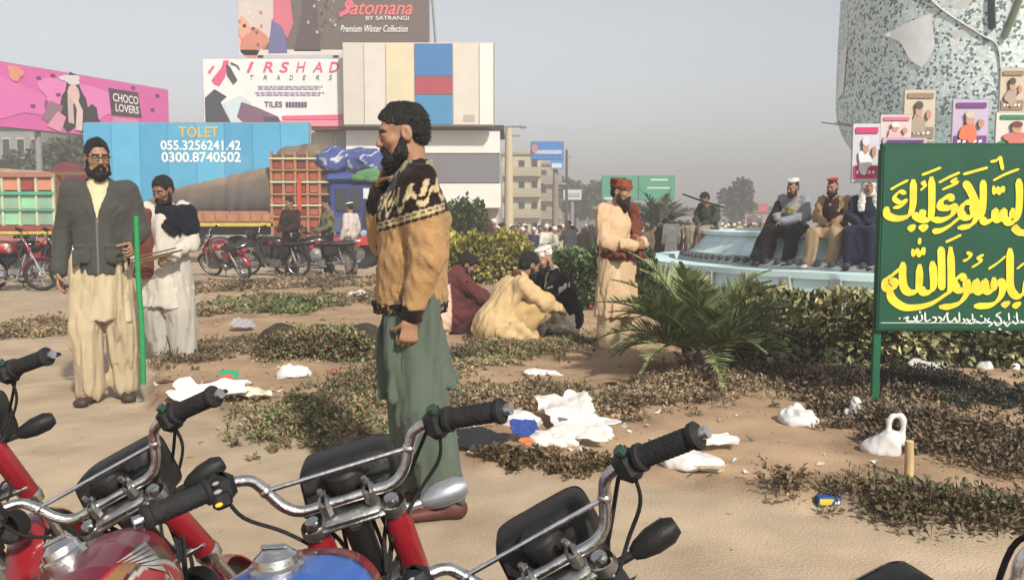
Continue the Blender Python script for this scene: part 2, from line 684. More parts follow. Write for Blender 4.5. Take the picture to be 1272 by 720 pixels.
# pebbles, crumbs of earth and dry bits lying about
def scatter_bits():
    g = np.random.default_rng(3)
    n = 5200
    x = g.uniform(-5, 5.5, n); y = 2.6 + 11 * g.random(n) ** 1.4
    s_ = soil(x, y)
    keep = g.random(n) < (.10 + .9 * s_)
    x, y = x[keep], y[keep]
    z = gz(x, y)
    n = len(x)
    P = np.stack([x, y, z], 1)
    r = g.uniform(.003, .010, n)
    base = np.array([(1, 0, 0), (-.5, .87, 0), (-.5, -.87, 0), (0, 0, 1), (0, 0, -.6)])
    F0 = np.array([(0, 1, 3), (1, 2, 3), (2, 0, 3), (1, 0, 4), (2, 1, 4), (0, 2, 4)])
    J_ = base[None] * r[:, None, None] * g.uniform(.5, 1.4, (n, 5, 3))
    V = (P[:, None] + J_).reshape(-1, 3)
    F = (F0[None] + (np.arange(n) * 5)[:, None, None]).reshape(-1, 3)
    c = np.array(srgb(150, 122, 94)) * g.uniform(.45, 1.25, (n, 1))
    o = np_mesh('earth_crumbs', V, F, M('crumbs', rough=.95, attr=True), None, False, np.repeat(c, 5, 0))
    tag(o, 'loose crumbs of dry earth and small stones on the sandy ground', 'gravel', kind='stuff')
scatter_bits()
def leaf_litter():
    g = np.random.default_rng(9)
    n = 5200
    x = g.uniform(-5, 5.5, n); y = 2.8 + 10 * g.random(n) ** 1.3
    keep = g.random(n) < (.05 + .95 * soil(x, y)) * np.clip(.5 + wob((x, y, 0 * x), 33, 1.5), .05, 1)
    x, y = x[keep], y[keep]
    n = len(x)
    P = np.stack([x, y, gz(x, y) + .006], 1)
    D = np.stack([g.normal(size=n), g.normal(size=n), g.normal(0, .15, n)], 1)
    L = g.uniform(.015, .06, n) * (1 + (g.random(n) < .06) * 2)
    V, F, C = leaf_quads(P, D, L, L * g.uniform(.08, .3, n), g, mixcols(g, n, [(120, 92, 66), (96, 72, 54), (150, 120, 84), (84, 70, 50), (186, 170, 146)]))
    tag(np_mesh('leaf_litter', V, F, M('litter_leaf', rough=.9, attr=True), None, False, C), 'dry leaves and twigs strewn over the bare beds', 'leaf litter', kind='stuff')

# ------------------------------------------------------------------ planting
LEAFM = M('leaf', rough=.55, var=.15, scale=3, attr=True, spec=.3)
BRANCH = M('dark_branches', (.045, .034, .024), .95, .4, 12, bump=.5)
BARK = M('bark', (.16, .115, .08), .95, .35, 14, bump=.6, bscale=30)

def leaf_quads(P, D, L, W, g, cols, cup=.25):
    n = len(P)
    D = D / (np.linalg.norm(D, axis=1, keepdims=True) + 1e-9)
    up = g.normal(size=(n, 3)) + [0, 0, .8]
    S = np.cross(D, up)
    S /= np.linalg.norm(S, axis=1, keepdims=True) + 1e-9
    N = np.cross(S, D)
    L = L[:, None]; W = W[:, None]
    V = np.stack([P, P + D * L * .5 + S * W + N * W * cup, P + D * L - N * L * .12, P + D * L * .5 - S * W + N * W * cup], 1).reshape(-1, 3)
    F = np.arange(n * 4).reshape(n, 4)
    return V, F, np.repeat(cols, 4, 0)

def mixcols(g, n, palette, wts=None, jit=.25):
    pal = np.array([srgb(*c) for c in palette])
    i = g.choice(len(pal), n, p=wts)
    return pal[i] * g.uniform(1 - jit, 1 + jit, (n, 1))

GREENS = [(128, 138, 82), (110, 122, 72), (156, 160, 106), (96, 104, 66), (174, 166, 122)]
DRY = [(158, 130, 104), (132, 106, 86), (178, 150, 120), (120, 114, 80), (150, 138, 100)]

def ground_cover(name, label, line, width, dens, hgt, palette, seed, leaf=.032, wts=None):
    """low bedding plants along a line on the ground"""
    g = np.random.default_rng(seed)
    P = catmull(np.array([gnd(*p)[:2] for p in line]), 8)
    seg = np.linalg.norm(np.diff(P, axis=0), axis=1)
    Lc = np.concatenate([[0], np.cumsum(seg)])
    nt_ = int(Lc[-1] * width * dens * 1.75)
    t = g.uniform(0, Lc[-1], nt_)
    x = np.interp(t, Lc, P[:, 0]); y = np.interp(t, Lc, P[:, 1])
    x = x + g.normal(0, width * .30, nt_); y = y + g.normal(0, width * .42, nt_)
    lump = .55 + .45 * wob((x, y, 0 * x), seed, 3.2)
    keep = g.random(nt_) < np.clip(lump + .6, .3, 1)
    x, y, lump = x[keep], y[keep], np.clip(lump[keep], .25, 1.1)
    n = len(x)
    z = gz(x, y)
    k = 18
    hh = hgt * lump * g.uniform(.5, 1.15, n)
    base = np.stack([x, y, z], 1)
    B = np.repeat(base, k, 0)
    H = np.repeat(hh, k)
    a = g.uniform(0, 6.28, n * k)
    f = g.random(n * k)
    rad = H * .75 * g.random(n * k) ** .5
    Pp = B + np.stack([np.cos(a) * rad, np.sin(a) * rad, H * f * (1 - .4 * rad / (H + 1e-6))], 1)
    D = np.stack([np.cos(a), np.sin(a), g.uniform(-.1, 1.3, n * k)], 1) + g.normal(0, .4, (n * k, 3))
    L = leaf * g.uniform(.6, 1.3, n * k)
    tone = np.clip(.8 + .45 * wob((B[:, 0], B[:, 1], 0), seed + 4, 2.1), .45, 1.3)
    C = mixcols(g, n * k, palette, wts) * tone[:, None]
    V, F, Cc = leaf_quads(Pp, D, L, L * .30, g, C)
    # stems
    ns = n * 2
    sb = np.repeat(base, 2, 0)
    sd = g.normal(0, .35, (ns, 3)) + [0, 0, 1]
    SL = np.repeat(hh, 2) * g.uniform(.7, 1.2, ns)
    V2, F2, C2 = leaf_quads(sb, sd, SL, np.full(ns, .004), g, np.tile(np.array(srgb(84, 62, 48)), (ns, 1)) * g.uniform(.6, 1.1, (ns, 1)))
    o = np_mesh(name, np.vstack([V, V2]), np.vstack([F, F2 + len(V)]), LEAFM, None, False, np.vstack([Cc, C2]))
    return tag(o, label, 'ground cover', None, 'stuff')

def hedge(label, a, b, depth, h, palette, seed, leaf=.06, dens=1500, wts=None, group=None, flowers=None, top=.08):
    """clipped hedge from ground point a to b"""
    g = np.random.default_rng(seed)
    a, b = np.array(a, float), np.array(b, float)
    d = b[:2] - a[:2]
    Ln = np.linalg.norm(d); d /= Ln
    nrm = np.array([-d[1], d[0]])
    z0 = float(gz(*((a[:2] + b[:2]) / 2)))
    root = empty('hedge', (a[0], a[1], z0))
    tag(root, label, 'hedge', group)
    n = int(dens * Ln * (h + depth))
    u, v, w_ = g.random(n) * Ln, g.uniform(-.5, .5, n), g.random(n) ** .75
    face = g.random(n)
    v = np.where(face < .45, np.sign(v - (.25 if depth > .3 else 0)) * (.5 - .12 * g.random(n)), v)
    w_ = np.where((face > .45) & (face < .75), 1 - .12 * g.random(n), w_)
    hl = h * (1 + top * 1.6 * wob((u, v * depth, 0 * u), seed, 2.6)) * (1 - .18 * (np.abs(v) * 2) ** 4)
    dl = depth * (1 + .12 * wob((u, w_ * h, 0 * u), seed + 1, 4))
    e = np.minimum(u, Ln - u)
    hl = hl * (.55 + .45 * np.clip(e / .22, 0, 1) ** .5)
    P = np.stack([d[0] * u + nrm[0] * v * dl, d[1] * u + nrm[1] * v * dl, w_ * hl], 1)
    out = np.stack([nrm[0] * v * 2, nrm[1] * v * 2, (w_ - .35) * 1.6], 1) + g.normal(0, .55, (n, 3))
    L = leaf * g.uniform(.55, 1.35, n)
    tone = np.clip(.95 + .35 * wob((P[:, 0], P[:, 1], P[:, 2]), seed + 2, 4), .55, 1.4)
    V, F, C = leaf_quads(P, out, L, L * .33, g, mixcols(g, n, palette, wts) * tone[:, None])
    np_mesh('foliage', V, F, LEAFM, root, False, C)
    # twiggy core
    m = max(3, int(Ln / .25))
    pr = [erc((d[0] * t, d[1] * t, .04), (d[0] * t, d[1] * t, max(.06, h * .80 - depth * .34)), (depth * .34, depth * .34), (depth * .30, depth * .30), (1, 0, 0), .08) for t in np.linspace(.12, Ln - .12, m)]
    Vc, Fc = sdf(pr, max(.035, Ln / 90), (.02, 12, seed))
    Vc[:, 2] = np.maximum(Vc[:, 2], -.02)
    np_mesh('branches', Vc, Fc, BRANCH, root, False)
    if flowers:
        k = flowers
        i = g.choice(np.nonzero((w_ > .5) | (v < -.3))[0], k)
        V, F, C = leaf_quads(np.repeat(P[i], 4, 0), g.normal(size=(k * 4, 3)) + [0, -.6, .4], np.full(k * 4, .05), np.full(k * 4, .022), g, mixcols(g, k * 4, [(190, 60, 50), (206, 92, 66)]))
        np_mesh('blossoms', V, F, LEAFM, root, False, C)
    return root

def palm(label, base, n_fr, L, trunk_h, trunk_r, seed, palette, lift=(20, 80), leaflets=34, lw=.012, ll=.26, droop=.55):
    g = np.random.default_rng(seed)
    root = empty('palm_tree', base)
    tag(root, label, 'palm tree')
    b = MB()
    prof = [(trunk_r * 1.25, -.03), (trunk_r * 1.15, trunk_h * .1), (trunk_r, trunk_h * .5), (trunk_r * 1.05, trunk_h * .9), (trunk_r * .5, trunk_h * 1.05), (0, trunk_h * 1.1)]
    b.lathe(prof, (0, 0, 0), (0, 0, 1), 18)
    tr = b.build('trunk', BARK, root, True)
    # old leaf bases
    b = MB()
    rows = max(3, int(trunk_h / (trunk_r * .55)))
    for r_ in range(rows):
        for k in range(11):
            a = 2 * np.pi * (k + .5 * (r_ % 2)) / 11 + g.normal(0, .06)
            z = trunk_h * (r_ + .3) / rows
            rr = trunk_r * 1.05
            p = np.array([math.cos(a) * rr, math.sin(a) * rr, z])
            o = np.array([math.cos(a), math.sin(a), 0])
            sdv = np.array([-math.sin(a), math.cos(a), 0]) * trunk_r * .28
            tip = p + o * trunk_r * g.uniform(.35, .7) + np.array([0, 0, trunk_r * g.uniform(.3, .9)])
            b.add([p - sdv, p + sdv, tip + sdv * .3, tip - sdv * .3, p - sdv - [0, 0, trunk_r * .35], p + sdv - [0, 0, trunk_r * .35]], [[0, 1, 2, 3], [4, 5, 1, 0], [4, 0, 3], [1, 5, 2], [4, 3, 2, 5]])
    b.build('leaf_bases', BARK, tr)
    for i in range(n_fr):
        a = 2 * np.pi * (i * .382 * 1.0) + g.normal(0, .12)
        el_ = R(lift[0] + (lift[1] - lift[0]) * ((i + .5) / n_fr) ** .9) + g.normal(0, .08)
        Lf = L * g.uniform(.82, 1.1)
        o = np.array([math.cos(a), math.sin(a), 0])
        t = np.linspace(0, 1, 14)
        ang = el_ - droop * 2.0 * t ** 1.5 * (1.1 - .3 * math.sin(el_))
        st = np.cumsum(np.concatenate([[0], np.full(13, Lf / 13)]))
        pts = np.zeros((14, 3))
        for k in range(1, 14):
            pts[k] = pts[k - 1] + (o * math.cos(ang[k]) + np.array([0, 0, 1]) * math.sin(ang[k])) * Lf / 13
        pts += np.array([0, 0, trunk_h * .98]) + o * trunk_r * .3
        b = MB()
        b.tube(pts, np.linspace(.016, .003, 14) * (L / .9), 5, False)
        Vr, Fr = np.vstack(b.V), np.array(b.F)
        m = leaflets
        tt = np.repeat(np.linspace(.12, .99, m), 2)
        sgn = np.tile([-1, 1], m)
        pp = np.stack([np.interp(tt, t, pts[:, q]) for q in range(3)], 1)
        dd = np.stack([np.interp(np.clip(tt + .03, 0, 1), t, pts[:, q]) - np.interp(np.clip(tt - .03, 0, 1), t, pts[:, q]) for q in range(3)], 1)
        dd /= np.linalg.norm(dd, axis=1, keepdims=True) + 1e-9
        lat = np.array([-o[1], o[0], 0])
        upv = np.cross(np.tile(lat, (len(dd), 1)), dd)
        upv = -upv if upv[:, 2].mean() < 0 else upv
        ld = dd * (.45 + .5 * tt[:, None]) + lat * sgn[:, None] * (.85 - .4 * tt[:, None]) + upv * .38 + g.normal(0, .07, (2 * m, 3))
        ld /= np.linalg.norm(ld, axis=1, keepdims=True)
        LL = ll * np.sin(np.clip(.25 + tt * .9, 0, 1) * np.pi) ** .6 * g.uniform(.8, 1.1, 2 * m) + .03
        sdv = np.cross(ld, upv)
        sdv /= np.linalg.norm(sdv, axis=1, keepdims=True) + 1e-9
        mid = pp + ld * LL[:, None] * .55
        tip = pp + ld * LL[:, None] + np.array([0, 0, -1]) * (LL ** 2 * .35)[:, None]
        V = np.stack([pp - sdv * lw * .7, pp + sdv * lw * .7, mid + sdv * lw, mid - sdv * lw, tip], 1).reshape(-1, 3)
        k5 = np.arange(2 * m)[:, None] * 5
        Fq = np.concatenate([k5 + 0, k5 + 1, k5 + 2, k5 + 3], 1)
        Ft = np.concatenate([k5 + 3, k5 + 2, k5 + 4], 1)
        c = mixcols(g, 2 * m, palette, None, .18)
        col = np.vstack([np.tile(np.array(srgb(118, 118, 66)), (len(Vr), 1)), np.repeat(c, 5, 0)])
        np_mesh('frond', np.vstack([Vr, V]), [Fr, Fq + len(Vr), Ft + len(Vr)], LEAFM, root, False, col)
    return root

def tree(label, base, h, cr, seed, palette, n=2600, leaf=.35, trunk=None, shape=(1, 1, 1.0), group=None, lobes=9):
    g = np.random.default_rng(seed)
    root = empty('tree', base)
    tag(root, label, 'tree', group)
    th = trunk or h * .4
    b = MB()
    b.tube([(0, 0, -.2), (.05 * h * .1, 0, th * .5), (0, .03 * h * .2, th), (0, 0, h * .75)], [h * .035, h * .028, h * .022, h * .008], 9, True, 4)
    cs = []
    for k in range(lobes):
        a = g.uniform(0, 6.28)
        rr = cr * g.uniform(.2, .75)
        c = np.array([math.cos(a) * rr * shape[0], math.sin(a) * rr * shape[1], th + (h - th) * g.uniform(.12, .88) * shape[2]])
        cs.append((c, cr * g.uniform(.32, .55)))
        b.tube([(0, 0, th * g.uniform(.7, 1.1)), c * [.5, .5, .9], c], [h * .014, h * .009, h * .003], 6, True, 3)
    b.build('trunk', BARK, root, True)
    Ps, Ds = [], []
    for c, r in cs:
        k = n // lobes
        d = g.normal(size=(k, 3))
        d /= np.linalg.norm(d, axis=1, keepdims=True)
        Ps.append(c + d * (r * g.random(k) ** .4)[:, None] * [1, 1, .8])
        Ds.append(d + g.normal(0, .6, (k, 3)))
    P, D = np.vstack(Ps), np.vstack(Ds)
    L = leaf * g.uniform(.5, 1.4, len(P))
    tone = np.clip(.95 + .35 * wob((P[:, 0], P[:, 1], P[:, 2]), seed, 3.0 / cr), .5, 1.4)
    V, F, C = leaf_quads(P, D, L, L * .36, g, mixcols(g, len(P), palette) * tone[:, None])
    np_mesh('crown', V, F, LEAFM, root, False, C)
    return root

leaf_litter()
def planting():
    gc = ground_cover
    gc('dry_ground_cover', 'dry olive and brown ground cover running diagonally past the sweater man', [(345, 540), (400, 524), (470, 486), (560, 458), (640, 442), (705, 428)], .62, 330, .13, DRY + GREENS[:2], 301)
    gc('green_ground_cover', 'greenish low plants at the bed corner left of the sweater man', [(330, 532), (400, 532), (470, 552)], .42, 520, .16, GREENS + DRY[:3], 302)
    gc('brown_ground_cover', 'dark brown low plants in a row before the small palm', [(560, 514), (650, 500), (760, 508), (850, 494), (930, 480), (1030, 478)], .50, 380, .14, DRY, 303)
    gc('brown_ground_cover', 'dark dry low plants around the green sign post', [(1030, 486), (1070, 512), (1110, 540), (1180, 560), (1300, 585)], .62, 420, .17, DRY + [(62, 50, 44)], 304)
    gc('shaded_ground_cover', 'ground cover behind the green sign post with shade in its dark green', [(1050, 486), (1160, 492), (1300, 500)], .8, 380, .12, [(60, 70, 44), (76, 70, 52), (52, 50, 40)], 305)  # shade behind the sign is put into these darker leaf colours
    gc('edge_tufts', 'small dry tufts at the bed edge near the drink carton', [(960, 622), (1000, 626), (1030, 630)], .14, 420, .10, DRY, 306)
    gc('edge_tufts', 'bushy dry tufts at the bed edge by the bottom right', [(1085, 634), (1150, 640), (1210, 645), (1262, 655)], .22, 760, .14, DRY + GREENS[:2], 307)
    gc('edge_tufts', 'dry grass along the bed edge behind the middle motorcycle', [(590, 580), (640, 584), (700, 588), (770, 596)], .12, 420, .05, [(140, 118, 84), (110, 92, 62)], 308, .035)
    gc('brown_ground_cover', 'dark earth plants behind the man with the black shawl', [(235, 452), (290, 432), (330, 446)], .55, 320, .13, DRY, 309)
    gc('brown_ground_cover', 'long brown planted strip in front of the parked motorcycles', [(245, 392), (330, 380), (400, 376), (455, 374)], .9, 200, .14, DRY + GREENS[3:4], 310, .06)
    gc('green_ground_cover', 'grassy green patch among the brown strips left of the sweater man', [(300, 386), (340, 384), (372, 388)], .7, 240, .14, GREENS[:4], 311, .07)
    gc('brown_ground_cover', 'far brown planted strip before the motorcycles', [(240, 362), (320, 357), (455, 354)], 1.3, 110, .12, DRY, 312, .07)
    gc('brown_ground_cover', 'dark clump of dry plants left of the jacket man', [(20, 418), (50, 408), (85, 412)], .5, 300, .20, DRY, 313, .05)
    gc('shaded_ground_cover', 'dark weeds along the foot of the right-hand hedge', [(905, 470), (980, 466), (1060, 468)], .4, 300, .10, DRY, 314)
    hedge('low green hedge left of the sweater man', gnd(332, 448), gnd(470, 448), .75, .26, GREENS[:3] + DRY[:3], 321, .042, 3600, None, 'garden hedges')
    hedge('broad-leaved green hedge behind the green sign', gnd(896, 452), gnd(1420, 452), .8, .58, [(136, 142, 90), (106, 114, 70), (176, 174, 122), (86, 92, 60), (196, 184, 138)], 322, .085, 1500, None, 'garden hedges')
    hedge('dark green flowering hedge behind the squatting men and the man in peach', gnd(655, 386), gnd(815, 386), .8, .82, [(84, 108, 64), (68, 88, 52), (116, 136, 88), (56, 70, 44)], 323, .075, 1700, None, 'garden hedges', flowers=36)
    hedge('yellow-green hedge in sunlight beyond the squatting men', gnd(540, 352), gnd(660, 352), 1.2, .86, [(176, 166, 62), (150, 148, 58), (120, 126, 54), (196, 182, 84)], 324, .11, 700, None, 'garden hedges')
    hedge('tall dark green hedge behind the sweater man', at(548, 300, 23.5) * [1, 1, 0], at(606, 300, 23.5) * [1, 1, 0], .9, 1.75, [(64, 84, 40), (48, 66, 34), (140, 140, 60), (84, 100, 44)], 325, .13, 480, [.4, .3, .12, .18], 'garden hedges')
    pb = gnd(866, 474)
    palm('small palm with arching fronds growing in the sandy bed', (pb[0], pb[1], float(gz(pb[0], pb[1])) - .02), 44, .88, .24, .11, 331, [(140, 154, 100), (118, 132, 84), (164, 172, 122), (100, 112, 74)], (14, 76), 38, .0105, .24, .56)
    pb = at(820, 290, 34)
    palm('distant palm tree with short trunk beyond the crowd', (pb[0], 34, ground_z(34)), 26, 1.75, 1.55, .22, 332, [(92, 104, 74), (80, 92, 66), (116, 122, 92)], (5, 82), 26, .03, .5, .45)
planting()
# ------------------------------------------------------------------ boards, walls and buildings beyond the garden
def flat(c, name=None, rough=.7, var=.06, scale=1.2, **kw):
    key = name or 'flat_%d_%d_%d' % tuple(int(q) for q in c)
    return M(key, srgb(*c), rough, var, scale, **kw)
POST = M('grey_post', (.22, .22, .22), .6, .2, 5)

class Board:
    """upright panel from left edge (px, Yl) to right edge (px, Yr) between two photo rows measured at the left edge"""
    def __init__(s, kind, label, cat, pl, pr, ytop, ybot, Yl, Yr, col, thick=.25, legs=(), group=None, ybase=None, ytop_r=None, fr=.06):
        a, b = at(pl, ybot, Yl), at(pr, ybot, Yr)
        b[2] = a[2]
        s.H = at(pl, ytop, Yl)[2] - a[2]
        s.o = a
        d = b - a
        s.W = np.linalg.norm(d)
        s.ux = d / s.W
        s.uz = np.array([0, 0, 1.])
        s.n = np.array([s.ux[1], -s.ux[0], 0])
        if s.n[1] > 0: s.n = -s.n
        base = (a + b) / 2
        gz_ = ground_z(base[1])
        s.root = empty(kind, (base[0], base[1], gz_))
        tag(s.root, label, cat, group)
        s.base = np.array([base[0], base[1], gz_])
        s.part('panel', [(0, 0), (1, 0), (1, 1), (0, 1)], col, -thick, thick)
        # trim
        m = MB()
        for q in (((0, 0), (1, 0)), ((0, 1), (1, 1)), ((0, 0), (0, 1)), ((1, 0), (1, 1))):
            m.tube([s.p(*q[0], -thick * .5), s.p(*q[1], -thick * .5)], fr, 6)
        s.add(m, 'frame', POST)
        for u in legs:
            m = MB()
            m.tube([[*s.p(u, 0, -thick - .15)[:2], gz_ - .1], s.p(u, .9, -thick - .15)], .16, 8)
            s.add(m, 'post', POST)
    def p(s, u, v, off=0.0):
        return s.o + s.ux * s.W * u + s.uz * s.H * v + s.n * off
    def add(s, m, name, mat, smooth=False):
        m.V = [v - s.base for v in m.V]
        return m.build(name, mat, s.root, smooth)
    def part(s, name, uv, col, off=.02, thick=.02):
        m = MB()
        m.poly([s.p(u, v, off) for u, v in uv], thick, s.n)
        return s.add(m, name, flat(col) if isinstance(col, tuple) else col)
    def blob(s, name, u, v, ru, rv, col, off=.02, n=18, rot=0, seed=None):
        a = np.linspace(0, 2 * np.pi, n, endpoint=False)
        k = 1 if seed is None else (1 + .18 * np.sin(3 * a + seed) + .1 * np.sin(5 * a + 2 * seed))
        c, q = math.cos(rot), math.sin(rot)
        x, y = ru * np.cos(a) * k, rv * np.sin(a) * k
        asp = s.W / s.H
        xr, yr = x * c - y * q / asp, x * q * asp + y * c
        return s.part(name, list(zip(u + xr, v + yr)), col, off)
    def text(s, txt, u, v, w_, h_, col, off=.05, **kw):
        o = lettering(txt, s.p(u, v, off) - s.base, s.ux, s.uz, w_ * s.W, h_ * s.H, flat(col) if isinstance(col, tuple) else col, s.root, **kw)
        return o

def boards():
    # --- pink billboard with chocolate bar advertisement
    B = Board('billboard', 'pink billboard advertising chocolate with a woman in black', 'billboard', -70, 210, 64, 150, 40, 52, (222, 92, 172), .3, (.12, .38, .62, .9))
    pk = [(236, 120, 190), (244, 150, 204)]
    B.blob('print_glow', .55, .55, .20, .34, (236, 128, 192), .012, seed=1)
    B.blob('print_glow', .24, .45, .16, .30, (230, 112, 184), .012, seed=2)
    B.blob('print_hair', .515, .46, .062, .46, (42, 32, 38), .024, seed=3)
    B.blob('print_shoulder', .585, .22, .055, .26, (44, 30, 38), .028, seed=4)
    B.blob('print_face', .513, .66, .027, .16, (226, 190, 180), .04)
    B.blob('print_cap', .503, .90, .046, .08, (226, 214, 214), .044, seed=5)
    B.part('print_arm', [(.515, .06), (.545, .06), (.552, .40), (.530, .58), (.512, .56), (.525, .40)], (230, 200, 190), .048)
    B.part('print_scarf', [(.485, .60), (.508, .58), (.510, .16), (.485, .18)], (210, 180, 178), .046)
    B.part('print_pack', [(.37, .20), (.41, .50), (.465, .44), (.43, .06)], (150, 110, 130), .03)
    B.part('print_pack', [(.39, .08), (.44, .34), (.475, .26), (.45, .0)], (232, 150, 178), .038)
    B.part('print_label', [(.690, .40), (.845, .42), (.83, .86), (.680, .86)], (74, 50, 58), .03)
    B.text('CHOCO', .697, .64, .130, .15, (240, 232, 232), .09, bold=.02)
    B.text('LOVERS', .708, .47, .120, .14, (240, 232, 232), .09, bold=.02)
    B.part('print_bar', [(.695, .08), (.83, .08), (.825, .36), (.695, .36)], (206, 150, 178), .03)
    B.part('print_bar_end', [(.825, .11), (.88, .14), (.89, .33), (.825, .33)], (176, 110, 146), .034)
    for u, v in ((.42, .88), (.44, .58), (.33, .34), (.69, .52), (.80, .90), (.93, .83), (.90, .55), (.36, .80)):
        B.part('print_piece', [(u, v), (u + .017, v + .02), (u + .012, v + .07), (u - .006, v + .05)], (120, 40, 84), .03)
    B.blob('print_flower', .27, .86, .03, .12, (232, 150, 120), .03, seed=7)
    # --- tile shop billboard
    B = Board('billboard', 'white billboard of a tile trader with pink logo and lettering', 'billboard', 254, 428, 73, 157, 46, 46, (240, 234, 232), .3, (.2,))
    pink, dk = (232, 84, 128), (70, 70, 74)
    B.part('logo_stroke', [(.155, .92), (.17, .97), (.085, .62), (.06, .68)], pink, .02)
    B.part('logo_stroke', [(.15, .97), (.19, .97), (.155, .72), (.115, .60), (.07, .64), (.125, .80)], pink, .03)
    B.part('logo_stroke', [(.035, .80), (.075, .90), (.085, .88), (.05, .78)], pink, .02)
    B.part('logo_stroke', [(.17, .92), (.195, .88), (.245, .68), (.215, .62), (.17, .76)], dk, .03)
    B.part('logo_stroke', [(.20, .95), (.25, .90), (.265, .84), (.255, .84), (.24, .89), (.20, .92)], dk, .03)
    for i, ch in enumerate('IRSHAD'):
        B.text(ch, .31 + .117 * i, .80, .055 if ch == 'I' else .072, .155, pink, .03, shear=.25, bold=.015)
    for i, ch in enumerate('TRADERS'):
        B.text(ch, .335 + .093 * i, .685, .026, .07, (60, 50, 54), .03, shear=.25)
    for k, (u0, u1, v) in enumerate(((.39, .85, .59), (.39, .83, .555), (.37, .86, .50), (.38, .83, .465))):
        u = u0
        g = np.random.default_rng(k)
        while u < u1:
            l = g.uniform(.02, .05)
            B.part('small_print', [(u, v - .008), (min(u + l, u1), v - .008), (min(u + l, u1), v + .008), (u, v + .008)], (168, 152, 178), .03)
            u += l + .008
    B.text('TILES', .43, .285, .13, .085, (70, 50, 80), .03, bold=.02)
    for q in range(7):
        B.part('small_print', [(.585 + .022 * q, .285), (.602 + .022 * q, .285), (.602 + .022 * q, .36), (.585 + .022 * q, .36)], (96, 84, 124), .03)
    B.part('print_bath', [(.01, .06), (.01, .42), (.08, .55), (.165, .44), (.12, .36), (.20, .0), (.05, .02)], (62, 66, 76), .02)
    B.part('print_screen', [(.20, .0), (.14, .34), (.26, .46), (.34, .36), (.28, .02)], (204, 222, 228), .016)
    B.part('print_basin', [(.235, .14), (.27, .36), (.38, .28), (.53, .14), (.52, .02), (.30, .02)], (128, 88, 116), .03)
    B.part('print_basin_edge', [(.42, .14), (.53, .14), (.55, .03), (.44, .03)], (66, 72, 96), .04)
    B.part('print_band', [(.555, .155), (.99, .175), (.985, .10), (.56, .10)], (240, 96, 140), .03)
    B.part('print_band', [(.53, .085), (.99, .09), (1.0, .0), (.52, .0)], (244, 140, 160), .03)
    # --- fashion billboard
    B = Board('billboard', 'dark fashion billboard with pink script lettering, topmost behind the others', 'billboard', 297, 533, -60, 64, 50, 50, (108, 94, 88), .3, (.1, .5, .9))
    B.part('lower_trim', [(.0, -.04), (1.0, -.04), (1, .015), (0, .015)], (226, 214, 204), .02)
    B.part('print_arch', [(.0, 0), (.0, 1), (.22, 1), (.27, .8), (.20, .30), (.13, 0)], (212, 198, 188), .015)
    B.blob('print_flowers', .07, .10, .075, .16, (214, 132, 104), .02, seed=1)
    B.blob('print_flowers', .03, .24, .03, .10, (226, 166, 132), .022, seed=2)
    g = np.random.default_rng(5)
    for k in range(26):
        u, v = g.uniform(.0, .15), g.uniform(.02, .75)
        B.blob('print_petal', u, v, .009, .02, [(232, 212, 190), (120, 96, 86), (206, 120, 100), (180, 150, 130)][k % 4], .03, 7, seed=k)
    B.part('print_dress', [(.155, -.02), (.175, .30), (.20, .40), (.24, .28), (.255, -.02)], (104, 104, 150), .035)
    B.part('print_shawl', [(.185, .30), (.19, .75), (.235, .80), (.275, .55), (.29, .28), (.255, .12), (.23, .25)], (214, 104, 124), .04)
    B.blob('print_face', .215, .86, .020, .075, (206, 160, 140), .045)
    B.blob('print_hair', .222, .92, .032, .09, (52, 36, 32), .042)
    B.part('print_trunk', [(.29, 0), (.34, .45), (.33, 1), (.42, 1), (.41, .5), (.43, 0)], (88, 70, 70), .02)
    for k in range(60):
        u, v = g.normal(.46, .05), g.uniform(.15, .9)
        B.blob('print_leaf', u, v, .007, .02, [(150, 134, 108), (196, 176, 150), (96, 84, 66), (122, 110, 84)][k % 4], .03, 6, seed=k)
    B.blob('print_glow', .74, .62, .14, .10, (92, 54, 98), .016)
    B.text('Satomana', .545, .37, .37, .15, (246, 112, 110), .05, shear=.35, bold=.012)
    B.part('print_swash', [(.53, .38), (.535, .34), (.575, .38), (.61, .48), (.59, .52), (.565, .42)], (246, 96, 130), .055)
    B.text('BY SATRANGI', .67, .315, .225, .042, (236, 226, 224), .05, bold=.01)
    B.text('Premium Winter Collection', .535, .195, .355, .07, (244, 238, 236), .05, shear=.35, bold=.01)
    # diagonal struts at its right end
    m = MB()
    m.tube([B.p(1.0, 1.0, -.1), B.p(1.04, -.12, -.4)], .08, 6)
    m.tube([B.p(.93, .1, -.4), B.p(1.03, -.12, -.4)], .06, 6)
    B.add(m, 'strut', POST)
    # --- blank panelled board, cream with one blue and red strip
    B = Board('panel_board', 'large cream sheet-metal board with a blue and red vertical strip', 'board', 427, 613, 53, 156, 45, 45, (214, 204, 186), .6, ())
    cuts = [0, .14, .285, .475, .73, .905, 1.0]
    cc = [(214, 206, 194), (222, 214, 202), (226, 212, 176), None, (222, 214, 200), (240, 236, 226)]
    for i in range(6):
        u0, u1 = cuts[i] + .003, cuts[i + 1] - .003
        if cc[i]:
            B.part('sheet', [(u0, .01), (u1, .01), (u1, .985), (u0, .985)], cc[i], .03, .03)
        else:
            for v0, v1, c in ((.01, .37, (62, 142, 190)), (.375, .59, (176, 66, 82)), (.595, .985, (52, 122, 184))):
                B.part('sheet', [(u0, v0), (u1, v0), (u1, v1), (u0, v1)], c, .03, .03)
    B.part('notice', [(.80, .05), (.875, .05), (.875, .13), (.80, .13)], (190, 178, 160), .065)
    # --- blue painted wall
    B = Board('painted_wall', 'sky blue painted wall with yellow and white phone number lettering', 'wall', 108, 386, 153, 282, 38, 38, (76, 172, 212), .4)
